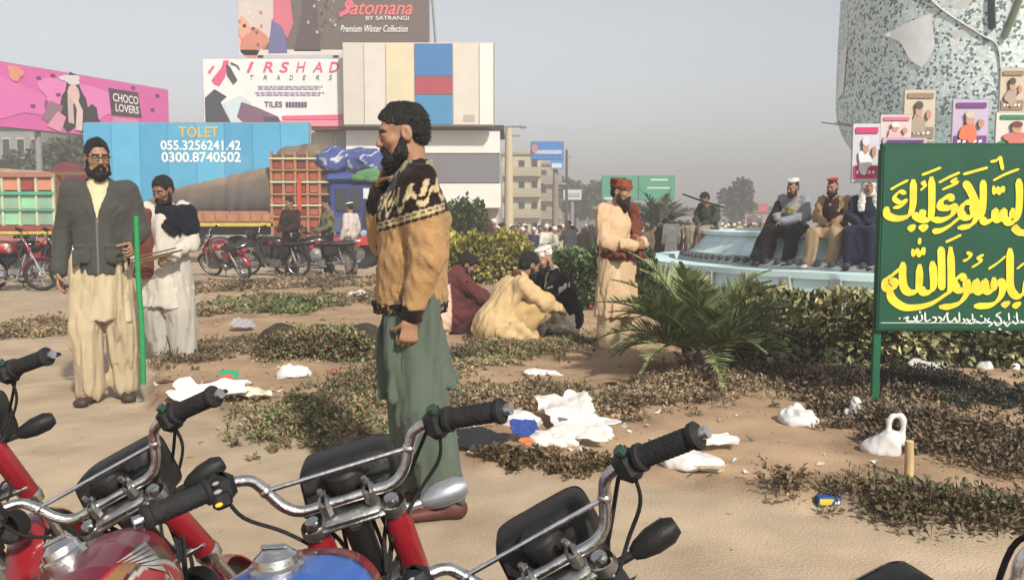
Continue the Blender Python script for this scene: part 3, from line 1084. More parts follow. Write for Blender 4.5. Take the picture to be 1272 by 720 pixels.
    for k in range(8):
        B.part('wall_panel', [(k / 8 + .002, 0), ((k + 1) / 8 - .002, 0), ((k + 1) / 8 - .002, 1), (k / 8 + .002, 1)], M('blue_wall_%d' % (k % 3), srgb(*[(74, 170, 212), (84, 180, 220), (66, 160, 204)][k % 3]), .7, .12, .8, col2=srgb(120, 190, 214), c2s=.6, c2lo=.55, c2hi=.9), .02, .02)
    B.text('TOLET', .425, .865, .175, .105, (226, 186, 70), .06, bold=.02, space=1.1)
    B.text('055.3256241.42', .343, .745, .355, .095, (244, 246, 246), .06, bold=.025)
    B.text('0300.8740502', .345, .63, .352, .10, (244, 246, 246), .06, bold=.025)
    # --- shop building under the boards: slab, white and grey bands
    root = empty('shop_building', (*at(500, 300, 47)[:2], ground_z(47)))
    tag(root, 'long white and grey banded shop building under the billboards', 'building')
    bx_ = np.array(root.location)
    def blk(name, pl, pr, yt, yb, Y, dep, c):
        a, b = at(pl, yb, Y), at(pr, yt, Y)
        m = MB()
        m.box((a + b) / 2 + [0, dep / 2, 0] - bx_, (b[0] - a[0], dep, b[2] - a[2]))
        return m.build(name, flat(c) if isinstance(c, tuple) else c, root)
    blk('core', 388, 619, 166, 300, 47.3, 6, (196, 188, 172))
    blk('white_band', 430, 621, 162, 190, 46.1, 1.2, (240, 238, 230))
    blk('grey_band', 430, 620, 191, 227, 46.15, 1.1, (124, 124, 128))
    blk('white_band', 430, 622, 228, 258, 46.1, 1.2, (238, 236, 226))
    blk('roof_slab', 386, 490, 155.5, 161, 46.0, 6, (110, 52, 50))
    blk('roof_slab', 490, 626, 155.5, 161, 46.0, 6, (66, 58, 56))
    blk('wall_panel', 390, 417, 164, 262, 47.0, .3, (206, 200, 184))
    blk('pillar', 418, 429, 163, 262, 46.4, .9, (140, 138, 132))
    blk('shutter', 440, 520, 262, 298, 47.0, .25, (90, 88, 84))
    blk('shutter', 525, 600, 262, 298, 47.0, .25, (70, 76, 70))
    m = MB()
    m.tube([at(612, 158, 46.2) - bx_, at(652, 157, 46.2) - bx_], .06, 6)
    m.box(at(650, 158, 46.2) - bx_, (.35, .2, .12), bev=.03)
    m.build('lamp_arm', POST, root)
boards()

def building(label, pl, pr, ytop, Y, dep, col, floors, bays, seed, balcony=True, ybot=300, group=None, rot=0.0):
    g = np.random.default_rng(seed)
    zg = ground_z(Y)
    a, b = at(pl, ytop, Y), at(pr, ytop, Y)
    W, H = b[0] - a[0], a[2] - zg
    root = empty('street_building', ((a[0] + b[0]) / 2, Y, zg), rot)
    tag(root, label, 'building', group)
    m = MB()
    m.box((0, dep / 2, H / 2), (W, dep, H))
    m.build('wall', flat(col, var=.15, scale=.7), root)
    fh = H / floors
    m = MB()
    m.box((0, dep / 2 - .1, H + .12), (W + .3, dep + .3, .24))
    m.build('roof_slab', flat(tuple(int(c * .85) for c in col)), root)
    for f in range(floors):
        for k in range(bays):
            x = -W / 2 + W * (k + .5) / bays
            z = fh * (f + .5)
            ww, hh = W / bays * .55, fh * .55
            m = MB()
            m.box((x, .02, z), (ww, .10, hh))
            fr = m.build('window', flat((196, 190, 178)), root)
            m = MB()
            m.box((x, -.045, z), (ww * .82, .04, hh * .82))
            m.build('pane', M('dark_glass', (.03, .035, .04), .2, .3, 1, spec=.5), fr)
        if balcony and f > 0:
            m = MB()
            m.box((0, -.35, fh * f), (W, .8, .14))
            bl = m.build('balcony', flat((186, 178, 164)), root)
            m = MB()
            m.box((0, -.72, fh * f + .45), (W, .05, .7))
            m.build('balcony_wall', flat(tuple(int(c * .9) for c in col)), bl)
    return root

def town():
    building('cream street building with balconies right of the banded shop', 624, 672, 192, 88, 12, (206, 192, 160), 4, 3, 1, True)
    building('brownish street building with dark shopfronts beside the blue sign', 668, 698, 205, 98, 12, (184, 166, 146), 4, 2, 2, True)
    building('hazy grey building behind the white street sign', 698, 742, 232, 105, 12, (128, 128, 124), 4, 4, 3, False)
    building('far low pinkish building beyond the fountain', 925, 985, 264, 120, 12, (190, 150, 140), 1, 5, 4, False)
    building('far low grey building beyond the crowd, left of the palm', 742, 805, 262, 118, 12, (150, 146, 138), 1, 6, 5, False)
    building('far low dusty building right of the distant palm', 838, 905, 266, 125, 12, (146, 138, 128), 1, 6, 6, False)
    building('grey building partly hidden behind the pink billboard', -20, 52, 160, 66, 8, (150, 152, 150), 3, 4, 7, False)
    # poles
    for lab, px, yt, Y, r, c in (('cream concrete pole beside the banded shop building', 632, 158, 55, .32, (206, 190, 160)), ('grey street pole before the brownish building', 690, 222, 58, .26, (140, 132, 124)), ('thin dark pole right of the blue street sign', 704, 186, 64, .12, (84, 80, 78))):
        p = at(px, yt, Y)
        z0 = ground_z(Y)
        o = empty('street_pole', (p[0], Y, z0)); tag(o, lab, 'pole')
        m = MB(); m.tube([(0, 0, -.2), (0, 0, (p[2] - z0) * .6), (0, 0, p[2] - z0)], [r, r * .85, r * .7], 10); m.build('shaft', flat(c), o, True)
        m = MB(); m.box((0, 0, (p[2] - z0) * .93), (1.4 if r > .2 else .7, .12, .12)); m.build('crossarm', POST, o)
        m = MB(); m.box((0, 0, .15), (r * 3, r * 3, .3), bev=.05); m.build('footing', flat((150, 142, 130)), o)
    # street signs
    B = Board('street_sign', 'blue and white advertising sign above the street', 'sign', 660, 700, 176, 198, 66, 66, (52, 126, 206), .3, (.75,))
    B.part('print_band', [(.1, .30), (.95, .30), (.95, .52), (.1, .52)], (188, 200, 226), .03)
    B.blob('print_emblem', .1, .6, .10, .25, (210, 130, 130), .05)
    B.part('lower_panel', [(.60, -.55), (1.0, -.55), (1.0, -.02), (.60, -.02)], (66, 140, 214), 0)
    B.part('lower_print', [(.63, -.48), (.95, -.48), (.95, -.22), (.63, -.22)], (214, 226, 236), .04)
    B = Board('street_sign', 'small white sign before the hazy grey building', 'sign', 700, 722, 236, 248, 72, 72, (214, 214, 212), .2, (.5,))
    B.part('print_band', [(.1, .3), (.9, .3), (.9, .7), (.1, .7)], (170, 176, 180), .03)
    B = Board('road_sign', 'wide green road direction sign over the far street', 'sign', 748, 838, 218, 248, 78, 78, (58, 158, 124), .25, (.05, .95))
    B.part('print_band', [(.03, .0), (.30, .0), (.30, .10), (.03, .10)], (222, 226, 220), .03)
    B.part('print_band', [(.66, .78), (.90, .78), (.90, .86), (.66, .86)], (206, 226, 214), .03)
    B.part('print_band', [(.62, .45), (.93, .45), (.93, .52), (.62, .52)], (206, 226, 214), .03)
    B.part('gap', [(.495, .0), (.505, .0), (.505, 1), (.495, 1)], (40, 90, 74), .03)
    B = Board('street_sign', 'tiny red sign above the far pinkish building', 'sign', 942, 954, 253, 263, 118, 118, (206, 80, 92), .2, (.5,))
    # trees and the far dark tower of leaves
    HG = [(92, 100, 72), (78, 88, 64), (110, 114, 86)]
    tree('dusty dark tree below the pink billboard', (*at(88, 280, 56)[:2], ground_z(56)), 7.0, 2.6, 41, HG, 2600, .5, 2.2, group='street trees')
    tree('dusty dark tree at the left edge behind the trucks', (*at(40, 280, 60)[:2], ground_z(60)), 5.6, 2.8, 42, HG, 2400, .5, 1.8, group='street trees')
    tree('tall dark narrow tree fading in the haze beyond the fountain', (*at(916, 280, 100)[:2], ground_z(100)), 6.0, 2.0, 43, [(60, 66, 60), (70, 74, 66)], 3000, .5, 2.2, (.75, .75, 1), 'street trees', 12)
    tree('hazy tree between the white sign and the green road sign', (*at(734, 280, 96)[:2], ground_z(96)), 5.8, 1.8, 44, HG, 2000, .45, 2.0, group='street trees')
    tree('hazy tree behind the small white street sign', (*at(714, 280, 98)[:2], ground_z(98)), 6.6, 2.0, 45, HG, 2000, .45, 2.0, group='street trees')
    for i, px in enumerate((770, 800, 852, 884, 948, 985)):
        tree(['low hazy tree left of the far palm', 'low hazy tree right behind the far palm', 'low hazy tree left of the olive jacket person', 'low hazy tree behind the olive jacket person', 'low hazy tree beyond the fountain', 'low hazy tree behind the white-capped man'][i], (*at(px, 280, 132 + 3 * i)[:2], ground_z(130)), 3.2 + .5 * (i % 3), 2.6, 50 + i, HG, 1200, .6, 1.0, group='street trees')
town()
# ------------------------------------------------------------------ motorcycles
CHROME = M('chrome', (.66, .65, .63), .24, .22, 22, metal=1.0, bump=.10, bscale=70, col2=(.34, .27, .20), c2s=16, c2lo=.58, c2hi=.85)
STEEL = M('dull_steel', (.40, .39, .37), .42, .2, 40, metal=1.0, bump=.15)
RUBBER = M('black_rubber', (.016, .016, .017), .75, .25, 30, bump=.3, bscale=160)
BLACKP = M('black_plastic', (.012, .012, .013), .35, .1, spec=.5)
DUSTY = M('dusty_black_plastic', (.014, .014, .014), .5, .3, 18, bump=.12, spec=.22, col2=(.07, .06, .047), c2s=14, c2lo=.55, c2hi=.9)
SEATM = M('seat_vinyl', (.018, .017, .017), .5, .2, 25, bump=.2, bscale=120)
PAINT = M('bike_paint', rough=.28, var=.10, scale=9, attr=True, spec=.5, coat=.5, bump=.02, bscale=50)
REDP = M('red_bike_paint', srgb(150, 22, 36), .3, .15, 15, spec=.5, coat=.4)
ORANGE = M('indicator_lens', (.75, .26, .04), .2, .1, spec=.5)
REDL = M('red_lens', (.5, .02, .02), .2, .1, spec=.5)
GLASS = M('lamp_glass', (.55, .58, .6), .08, .05, metal=.6)
ENG = M('engine_alloy', (.22, .215, .21), .45, .3, 30, metal=.8, bump=.2)
YELL = M('yellow_button', (.75, .50, .03), .4, .1)

BS0 = np.array([0, .36, .86])
BAX = np.array([0, -.438, .899])
TY = np.array([-.27, -.24, -.17, -.08, .02, .11, .19, .245, .275])
THW = 1.12 * np.array([.035, .085, .118, .136, .138, .130, .108, .070, .03])
TTP = .03 + np.array([.775, .800, .830, .850, .858, .855, .838, .808, .775])
TBT = np.array([.70, .685, .675, .665, .655, .65, .66, .685, .72])
def tank_pt(y, a, off=0.0):
    """a = 0 at the right flank, pi/2 on top"""
    hw, tp, bt = np.interp(y, TY, THW) + off, np.interp(y, TY, TTP) + off, np.interp(y, TY, TBT) - off
    c, s_ = np.cos(a), np.sin(a)
    e = .72
    zc = bt + (tp - bt) * .42
    x = hw * np.sign(c) * np.abs(c) ** e
    z = np.where(s_ > 0, zc + (tp - zc) * np.abs(s_) ** e, zc - (zc - bt) * np.abs(s_) ** e)
    return np.stack([x + 0 * y, y + 0 * a, z], -1)

def motorcycle(label, loc, yaw, lean, steer, scheme='red', group=None, detail=2, sc_=.87, forkcol=None):
    root = empty('motorcycle', loc, rot=(0, -lean, yaw), s=sc_)
    tag(root, label, 'motorcycle', group)
    Rs = np.array(Matrix.Rotation(steer, 3, Vector(BAX)))
    def SX(V):
        return (V - BS0) @ Rs.T + BS0
    nseg = 10 if detail > 1 else 6
    # ---- fuel tank
    ny, na = (130, 110) if detail > 1 and scheme == 'black' else (230, 180) if detail > 1 else (20, 20)
    ys = np.interp(np.linspace(0, 1, ny), np.linspace(0, 1, len(TY)), TY)
    th = np.linspace(0, 2 * np.pi, na, endpoint=False)
    for q in range(2):
        pass
    V = tank_pt(ys[:, None] * np.ones((1, na)), th[None, :] * np.ones((ny, 1))).reshape(-1, 3)
    F = [(i * na + k, i * na + (k + 1) % na, (i + 1) * na + (k + 1) % na, (i + 1) * na + k) for i in range(ny - 1) for k in range(na)]
    red, blue = np.array(srgb(176, 20, 44)), np.array(srgb(28, 92, 178))
    y, z = V[:, 1], V[:, 2]
    C = np.tile(red, (len(V), 1))
    if scheme == 'blue':
        f = y - .6 * (z - .78) - .55 * (np.abs(V[:, 0]) - .05)
        C[:] = blue
        C[(f > .06)] = np.array(srgb(128, 26, 44))
        C[np.abs(f - .06) < .008] = srgb(40, 30, 60)
        g = z - .70 - .30 * (y - .05)
        C[(np.abs(g) < .016) & (y > -.05) & (np.abs(V[:, 0]) > .06)] = srgb(40, 160, 84)
        C[(np.abs(g - .026) < .005) & (y > -.05) & (np.abs(V[:, 0]) > .06)] = srgb(214, 206, 196)
        C[(np.abs(g + .028) < .008) & (y > -.05) & (np.abs(V[:, 0]) > .06)] = srgb(196, 160, 80)
    elif scheme == 'red':
        f = np.hypot((y + .08) * .8, (z - .68) * 1.35)
        C[(f > .175) & (f < .187)] = srgb(206, 196, 180)
        C[(f > .195) & (f < .222)] = srgb(150, 110, 62)
        C[(f > .228)] = srgb(110, 14, 34)
        C[(f > .187) & (f < .195)] = srgb(60, 20, 26)
    else:
        C[:] = np.array(srgb(26, 26, 30))
        C[np.abs(z - .76 - .2 * y) < .012] = srgb(180, 40, 40)
    tank = np_mesh('fuel_tank', V, np.array(F), PAINT, root, cols=C)
    if detail > 1:
        b = MB()
        b.lathe([(0, .035), (.022, .034), (.030, .026), (.036, .022), (.038, .008), (.046, .004), (.046, -.012)], (0, .03, .892), (0, 0, 1), 24)
        b.box((0, .03, .929), (.05, .012, .008), bev=.003)
        b.tube([(-.045, .03, .892), (-.05, .06, .893)], .008, 8)
        b.build('tank_cap', CHROME, tank, True)
        if scheme == 'red':
            for sd in (0, 1):
                b = MB()
                for k in range(6):
                    L = .125 - .014 * k
                    y0 = .06 - .005 * k
                    a0 = .52 - .085 * k
                    t = np.linspace(0, 1, 7)
                    up, dn = [], []
                    for q in t:
                        yy = y0 - L * q
                        aa = a0 + .10 * q + .10 * q * q
                        hwid = .034 * (1 - q) ** .6 + .006
                        for arr, sg in ((up, 1), (dn, -1)):
                            an = aa + sg * hwid
                            p = tank_pt(np.array(yy), np.array(an), .003)
                            if sd: p = p * [-1, 1, 1]
                            arr.append(p)
                    for i in range(6):
                        b.add([up[i], up[i + 1], dn[i + 1], dn[i]], [[0, 1, 2, 3]])
                b.build('wing_emblem', M('emblem_silver', (.62, .62, .60), .3, .1, metal=.6), tank)
            V2, F2 = text_mesh('HONDA', 1.0, .15, .01, 1.05)
            P = np.array([tank_pt(np.array(-.06 + p[0] * .030), np.array(-.16 + p[1] * .30), .003) for p in V2])
            b = MB(); b.add(P, F2); b.build('lettering', MATS['emblem_silver'], tank)
    # ---- seat, side panels, frame
    b = MB()
    rings = []
    for (yy, hw, zt, zb) in ((-.24, .09, .775, .70), (-.32, .12, .765, .69), (-.45, .13, .76, .685), (-.62, .125, .765, .69), (-.78, .115, .78, .71), (-.86, .09, .775, .725)):
        rings.append([(hw * math.cos(a) * 1.0, yy, (zt + zb) / 2 + (zt - zb) / 2 * np.sign(math.sin(a)) * abs(math.sin(a)) ** .6) for a in np.linspace(0, 2 * np.pi, 16, endpoint=False)])
    b.loft(rings)
    b.build('seat', SEATM, root, True)
    b = MB()
    b.tube([(0, .33, .80), (0, .30, .66), (0, .22, .42), (0, .10, .27), (0, -.15, .25)], .017, nseg, True, 4)
    b.tube([(0, .33, .80), (0, .15, .66), (0, -.25, .655), (0, -.45, .67), (0, -.80, .70)], .018, nseg, True, 4)
    for x in (-1, 1):
        b.tube([(x * .04, -.25, .655), (x * .07, -.30, .45), (x * .07, -.22, .26)], .014, nseg, True, 4)
        b.tube([(x * .075, -.22, .28), (x * .085, -.56, .285)], .014, nseg)
    b.tube(SX(np.array([BS0 - BAX * .16, BS0 + BAX * .0])), .028, nseg)
    b.build('frame', BLACKP, root, True)
    for x in (-1, 1):
        b = MB()
        b.poly([(x * .10, -.16, .66), (x * .10, -.40, .68), (x * .10, -.44, .56), (x * .10, -.30, .45), (x * .10, -.17, .50)], .02, (x, 0, 0))
        b.build('side_panel', REDP if scheme != 'black' else BLACKP, root)
    # ---- engine
    b = MB()
    b.box((0, -.05, .30), (.20, .28, .16), bev=.03)
    b.lathe([(0, .02), (.075, .02), (.085, 0), (.085, -.06)], (.12, -.12, .30), (1, 0, 0), 20)
    b.lathe([(0, .02), (.075, .02), (.085, 0), (.085, -.06)], (-.12, -.10, .30), (-1, 0, 0), 20)
    for k in range(7):
        b.box((0, .14 + .020 * k, .335 + .002 * k), (.125, .008, .13), bev=.002)
    b.box((0, .20, .335), (.08, .17, .09))
    b.build('engine', ENG, root, True)
    b = MB()
    b.tube([(.05, .27, .30), (.09, .24, .20), (.12, .05, .17), (.14, -.25, .19), (.15, -.42, .24), (.15, -.95, .30)], [.017, .017, .018, .022, .038, .035], nseg, True, 4)
    b.build('exhaust', CHROME, root, True)
    # ---- wheels
    def wheel(axle, front):
        X = SX if front else (lambda V: V)
        nm = 'front_wheel' if front else 'rear_wheel'
        hub = MB(); hub.X = X
        hub.lathe([(.012, -.07), (.055, -.06), (.055, .06), (.012, .07)], axle, (1, 0, 0), 16)
        wo_ = hub.build(nm, ENG, root, True)
        t = MB(); t.X = X
        n2 = 36 if detail > 1 else 24
        prof = [(.245 + .036 + .030 * math.cos(a), .034 * math.sin(a)) for a in np.linspace(0, 2 * np.pi, 11)]
        t.lathe([(r - .02, h) for r, h in prof], axle, (1, 0, 0), n2)
        t.build('tyre', RUBBER, wo_, True)
        t = MB(); t.X = X
        t.lathe([(.235, -.026), (.228, -.02), (.220, 0), (.228, .02), (.235, .026), (.225, .0), (.235, -.026)], axle, (1, 0, 0), n2)
        t.build('rim', CHROME, wo_, True)
        t = MB(); t.X = X
        for k in range(18):
            a = 2 * np.pi * k / 18
            for sx in (-1, 1):
                a2 = a + sx * .25
                t.tube([np.array(axle) + [sx * .05, .05 * math.cos(a2), .05 * math.sin(a2)], np.array(axle) + [0, .225 * math.cos(a), .225 * math.sin(a)]], .0022, 4, False)
        t.build('spokes', STEEL, wo_)
    AXF, AXR = (0, .64, .285), (0, -.56, .285)
    wheel(AXF, True)
    wheel(AXR, False)
    for front, ax_, r, a0, a1 in ((1, AXF, .315, 20, 175), (0, AXR, .325, 15, 175)):
        b = MB(); b.X = SX if front else None
        rings = []
        for a in np.linspace(R(a0), R(a1), 20):
            c, s_ = math.cos(a), math.sin(a)
            ring = []
            for u in np.linspace(-1, 1, 7):
                rr = r - .022 * u * u
                ring.append((u * .055, ax_[1] + rr * c * (1 if front else 1), ax_[2] + rr * s_))
            for u in np.linspace(1, -1, 7):
                rr = r - .022 * u * u - .004
                ring.append((u * .053, ax_[1] + rr * c, ax_[2] + rr * s_))
            rings.append(ring)
        b.loft(rings)
        b.build('mudguard', REDP if scheme != 'black' else BLACKP, root, True)
    # ---- fork
    FW = .082
    fork = MB(); fork.X = SX
    fork.box(BS0 + BAX * .01, (.19, .042, .016), rotm('X', -.45 + .9), .006)
    for x in (-1, 1):
        fork.lathe([(.026, -.012), (.028, 0), (.026, .012)], BS0 + BAX * .01 + [x * .082, 0, 0], BAX, 14)
    fork.lathe([(0, .02), (.018, .02), (.022, .012), (.024, -.01)], BS0 + BAX * .012, BAX, 6)
    fork.box(BS0 - BAX * .17, (.20, .06, .02), rotm('X', .45), .006)
    fo = fork.build('fork_crown', STEEL, root, True)
    for x in (-1, 1):
        b = MB(); b.X = SX
        o_ = np.array([x * FW, 0, 0])
        b.tube([BS0 + o_ - BAX * .64, BS0 + o_ - BAX * .40], .022, nseg + 2)
        b.tube([BS0 + o_ - BAX * .40, BS0 + o_ + BAX * .015], .016, nseg + 2)
        lg = b.build('fork_leg', CHROME, root, True)
        b = MB(); b.X = SX
        b.tube([BS0 + o_ - BAX * .215, BS0 + o_ - BAX * .20, BS0 + o_ - BAX * .03, BS0 + o_ - BAX * .012], [.027, .0295, .028, .022], 16)
        b.build('fork_cover', REDP if scheme != 'black' else BLACKP, lg, True)
        if detail > 1:
            b = MB(); b.X = SX
            b.lathe([(0, .014), (.014, .014), (.017, .006), (.017, -.01)], BS0 + o_ + BAX * .02, BAX, 12)
            b.build('fork_cap', CHROME, lg, True)
            b = MB(); b.X = SX
            b.lathe([(.030, -.02), (.033, 0), (.030, .014)], BS0 + o_ - BAX * .215, BAX, 16)
            b.build('fork_collar', CHROME, lg, True)
    # ---- headlight
    b = MB(); b.X = SX
    rings = []
    def rr_(w_, h_, y_, zc, n=36, e=.30, sk=0):
        out = []
        for a in np.linspace(0, 2 * np.pi, n, endpoint=False):
            c, s_ = math.cos(a), math.sin(a)
            out.append((w_ * np.sign(c) * abs(c) ** e, y_ + sk * np.sign(s_) * abs(s_) ** e, zc + h_ * np.sign(s_) * abs(s_) ** e))
        return out
    for (y_, w_, h_) in ((.408, .07, .048), (.411, .092, .060), (.420, .099, .067), (.47, .102, .072), (.53, .104, .075), (.545, .102, .073)):
        rings.append(rr_(w_, h_, y_, .915, sk=.012))
    b.loft(rings)
    if detail > 1:
        for k, (zz, ww) in enumerate(((.945, .10), (.925, .13), (.905, .12), (.885, .12))):
            b.box((.01 * (k % 2), .411, zz), (ww, .010, .005), bev=.001)
        b.tube([(0, .41, .90), (0, .395, .88)], .014, 10)
    hl = b.build('headlight', DUSTY, root, True)
    b = MB(); b.X = SX
    b.loft([rr_(.104, .075, .546, .915, sk=.012), rr_(.102, .073, .556, .915, sk=.012), rr_(.094, .066, .556, .915, sk=.012)], cap=False)
    b.build('headlight_rim', CHROME, hl, True)
    b = MB(); b.X = SX
    b.loft([rr_(.094, .066, .553, .915, sk=.012), rr_(.05, .036, .566, .915, sk=.012), rr_(.005, .004, .570, .905)])
    b.build('lens', GLASS, hl, True)
    # ---- indicators
    for x in ((1,) if scheme == 'blue' else (-1, 1)):
        b = MB(); b.X = SX
        b.tube([(x * .08, .40, .845), (x * .145, .405, .845)], .009, 8)
        b.tube([(x * .135, .405, .845), (x * .15, .407, .846), (x * .18, .41, .848), (x * .215, .413, .850), (x * .235, .415, .851)], [.012, .020, .027, .027, .017], 14)
        io = b.build('indicator', DUSTY if scheme != 'blue' else M('silver_plastic', (.45, .47, .5), .3, .1, metal=.7), root, True)
        b = MB(); b.X = SX
        b.ball((x * .195, .432, .849), (.026, .012, .022))
        b.build('lens', ORANGE, io, True)
    # ---- handlebar
    H_ = [(0, .338, .915), (.05, .338, .915), (.095, .337, .917), (.126, .334, .940), (.150, .326, .985), (.172, .314, 1.012), (.225, .284, 1.020), (.36, .205, 1.015)]
    hp = [np.array(p) * [-1, 1, 1] for p in H_[:0:-1]] + [np.array(p) for p in H_]
    b = MB(); b.X = SX
    b.tube(hp, .0115, 14, True, 4)
    hb = b.build('handlebar', CHROME, root, True)
    b = MB(); b.X = SX
    b.tube([(-.147, .328, .978), (.147, .328, .978)], .0052, 8)
    for x in (-1, 1):
        b.ball((x * .147, .328, .978), .014, 10, 8)
    b.build('crossbar', CHROME, hb, True)
    b = MB(); b.X = SX
    for x in (-1, 1):
        b.box((x * .045, .338, .912), (.024, .040, .044), rotm('X', .45), .008)
        for q in (-1, 1):
            b.lathe([(0, .012), (.006, .012), (.007, .0)], (x * .045, .338 + q * .016, .934 - q * .006), BAX, 8)
    b.box((0, .345, .885), (.12, .05, .014), rotm('X', .45), .006)
    b.build('handlebar_clamp', STEEL, hb, True)
    for x in (-1, 1):
        d = (np.array(H_[-1]) - np.array(H_[-2])) * [x, 1, 1]
        d /= np.linalg.norm(d)
        p0 = np.array(H_[-2]) * [x, 1, 1] + d * .012
        b = MB(); b.X = SX
        prof = [(.0145, 0), (.026, .002), (.026, .010)]
        for k in range(9):
            prof += [(.0212, .013 + .0105 * k), (.0200, .018 + .0105 * k)]
        prof += [(.0205, .112), (.0245, .115), (.0255, .124), (.021, .128), (.007, .128), (0, .126)]
        b.lathe(prof, p0, d, 20)
        b.build('grip', RUBBER, hb, True)
        # switch housing or throttle housing
        b = MB(); b.X = SX
        q0 = p0 - d * .022
        fx, fy, fz = frame_of(d)
        rot = np.stack([d, np.cross((0, 0, 1), d), (0, 0, 1)], 1)
        b.box(q0 + [0, .004, -.004], (.046, .058, .062), rot, .014)
        b.tube([q0 + [0, .02, 0], q0 + [0, .045, .002]], .012, 10)
        if x < 0:
            b.box(q0 + [0, -.020, -.022], (.036, .024, .034), rot, .006)
        sw = b.build('switch_housing', DUSTY, hb, True)
        if x < 0:
            b = MB(); b.X = SX
            b.ball(q0 + [-.004, -.034, -.028], (.008, .006, .005), 8, 6)
            b.build('horn_button', YELL, sw, True)
            b = MB(); b.X = SX
            b.box(q0 + [0, -.031, -.004], (.016, .010, .008), rot, .003)
            b.box(q0 + [0, -.029, .012], (.014, .010, .007), rot, .003)
            b.build('switch', M('grey_switch', (.3, .3, .3), .4), sw)
        else:
            b = MB(); b.X = SX
            b.tube([q0 + [0, -.01, .02], q0 + [-.004, -.014, .032]], .011, 8)
            b.build('switch', M('dark_green_plastic', (.02, .05, .03), .35), sw, True)
        # lever
        b = MB(); b.X = SX
        l0 = q0 + [0, .045, .0]
        b.tube([l0, l0 + d * .03 + [0, .028, -.006], l0 + d * .09 + [0, .022, -.010], l0 + d * .155 + [0, .008, -.006], l0 + d * .165 + [0, .006, -.004]], [.009, .008, .0065, .0065, .009], 8, True, 4, .7)
        b.build('lever', BLACKP if x > 0 else DUSTY, hb, True)
        # cables
        b = MB(); b.X = SX
        b.tube([l0, l0 - d * .03 + [0, .05, -.03], np.array([x * .12, .43, .90]), np.array([x * .05, .41, .82]), np.array([x * .03, .36, .74])], .0045, 6, True, 5)
        b.tube([q0 + [0, 0, -.02], q0 - d * .02 + [0, .02, -.08], np.array([x * .14, .36, .88]), np.array([x * .06, .36, .80])], .004, 6, True, 5)
        b.build('cable', RUBBER, hb, True)
    # ---- wiring loom between headlight, steering head and tank
    if detail > 1:
        g = np.random.default_rng(int(abs(loc[0]) * 1000))
        b = MB()
        for k in range(11):
            x = g.uniform(-.07, .07)
            pts = [SX(np.array([[x, .41, .89 + g.uniform(-.03, .03)]]))[0], SX(np.array([[x * 1.5, .42, .80 + g.uniform(-.05, .03)]]))[0], np.array([x, .36 + g.uniform(-.03, .05), .70 + g.uniform(-.05, .05)]), np.array([x * .6, .27, .64 + g.uniform(-.04, .03)]), np.array([x * .5, .12, .60])]
            b.tube(pts, g.uniform(.003, .006), 6, True, 5)
        b.build('wiring', RUBBER, root, True)
        b = MB()
        b.box((0, .30, .60), (.10, .09, .07), bev=.015)
        b.lathe([(0, .02), (.04, .02), (.05, .0), (.045, -.03)], (.05, .40, .62), (.3, 1, 0), 16)
        b.build('horn', DUSTY, root, True)
    # ---- speedometer
    b = MB(); b.X = SX
    b.lathe([(0, .03), (.036, .03), (.042, .024), (.042, -.02), (.03, -.035)], (0, .385, .945), (0, -.35, .94), 20)
    sp = b.build('speedometer', DUSTY, root, True)
    # ---- rear: shock absorbers, tail light, carrier, stand
    for x in (-1, 1):
        b = MB()
        b.tube([(x * .10, -.56, .30), (x * .10, -.47, .64)], .012, 8)
        b.tube([(x * .10, -.55, .36), (x * .10, -.49, .56)], .026, 12)
        b.build('shock_absorber', CHROME, root, True)
    b = MB()
    b.box((0, -.90, .66), (.10, .07, .07), bev=.015)
    b.build('tail_light', REDL, root, True)
    b = MB()
    for x in (-1, 1):
        b.tube([(x * .09, -.72, .74), (x * .09, -.95, .79), (0, -1.0, .79)], .008, 8, True, 4)
    b.build('carrier', CHROME, root, True)
    b = MB()
    b.tube([(-.08, -.05, .24), (-.20, -.10, .055)], .010, 8)
    b.tube([(-.20, -.10, .055), (-.23, -.06, .05)], .012, 8)
    b.build('side_stand', BLACKP, root, True)
    return root
# ------------------------------------------------------------------ fountain and mosaic monument
FC = np.array([8.9, 16.5])
Z_OUT, Z_IN = .52, 1.04
AQUA = M('aqua_painted_plaster', (.60, .80, .82), .6, .12, 1.6, bump=.1, bscale=20, col2=(.52, .66, .66), c2s=1.1, c2lo=.5, c2hi=.85)
AQUA2 = M('pale_terrazzo', (.66, .82, .83), .6, .14, 2.5, bump=.1, bscale=30, col2=srgb(176, 186, 172), c2s=1.6, c2lo=.5, c2hi=.8)

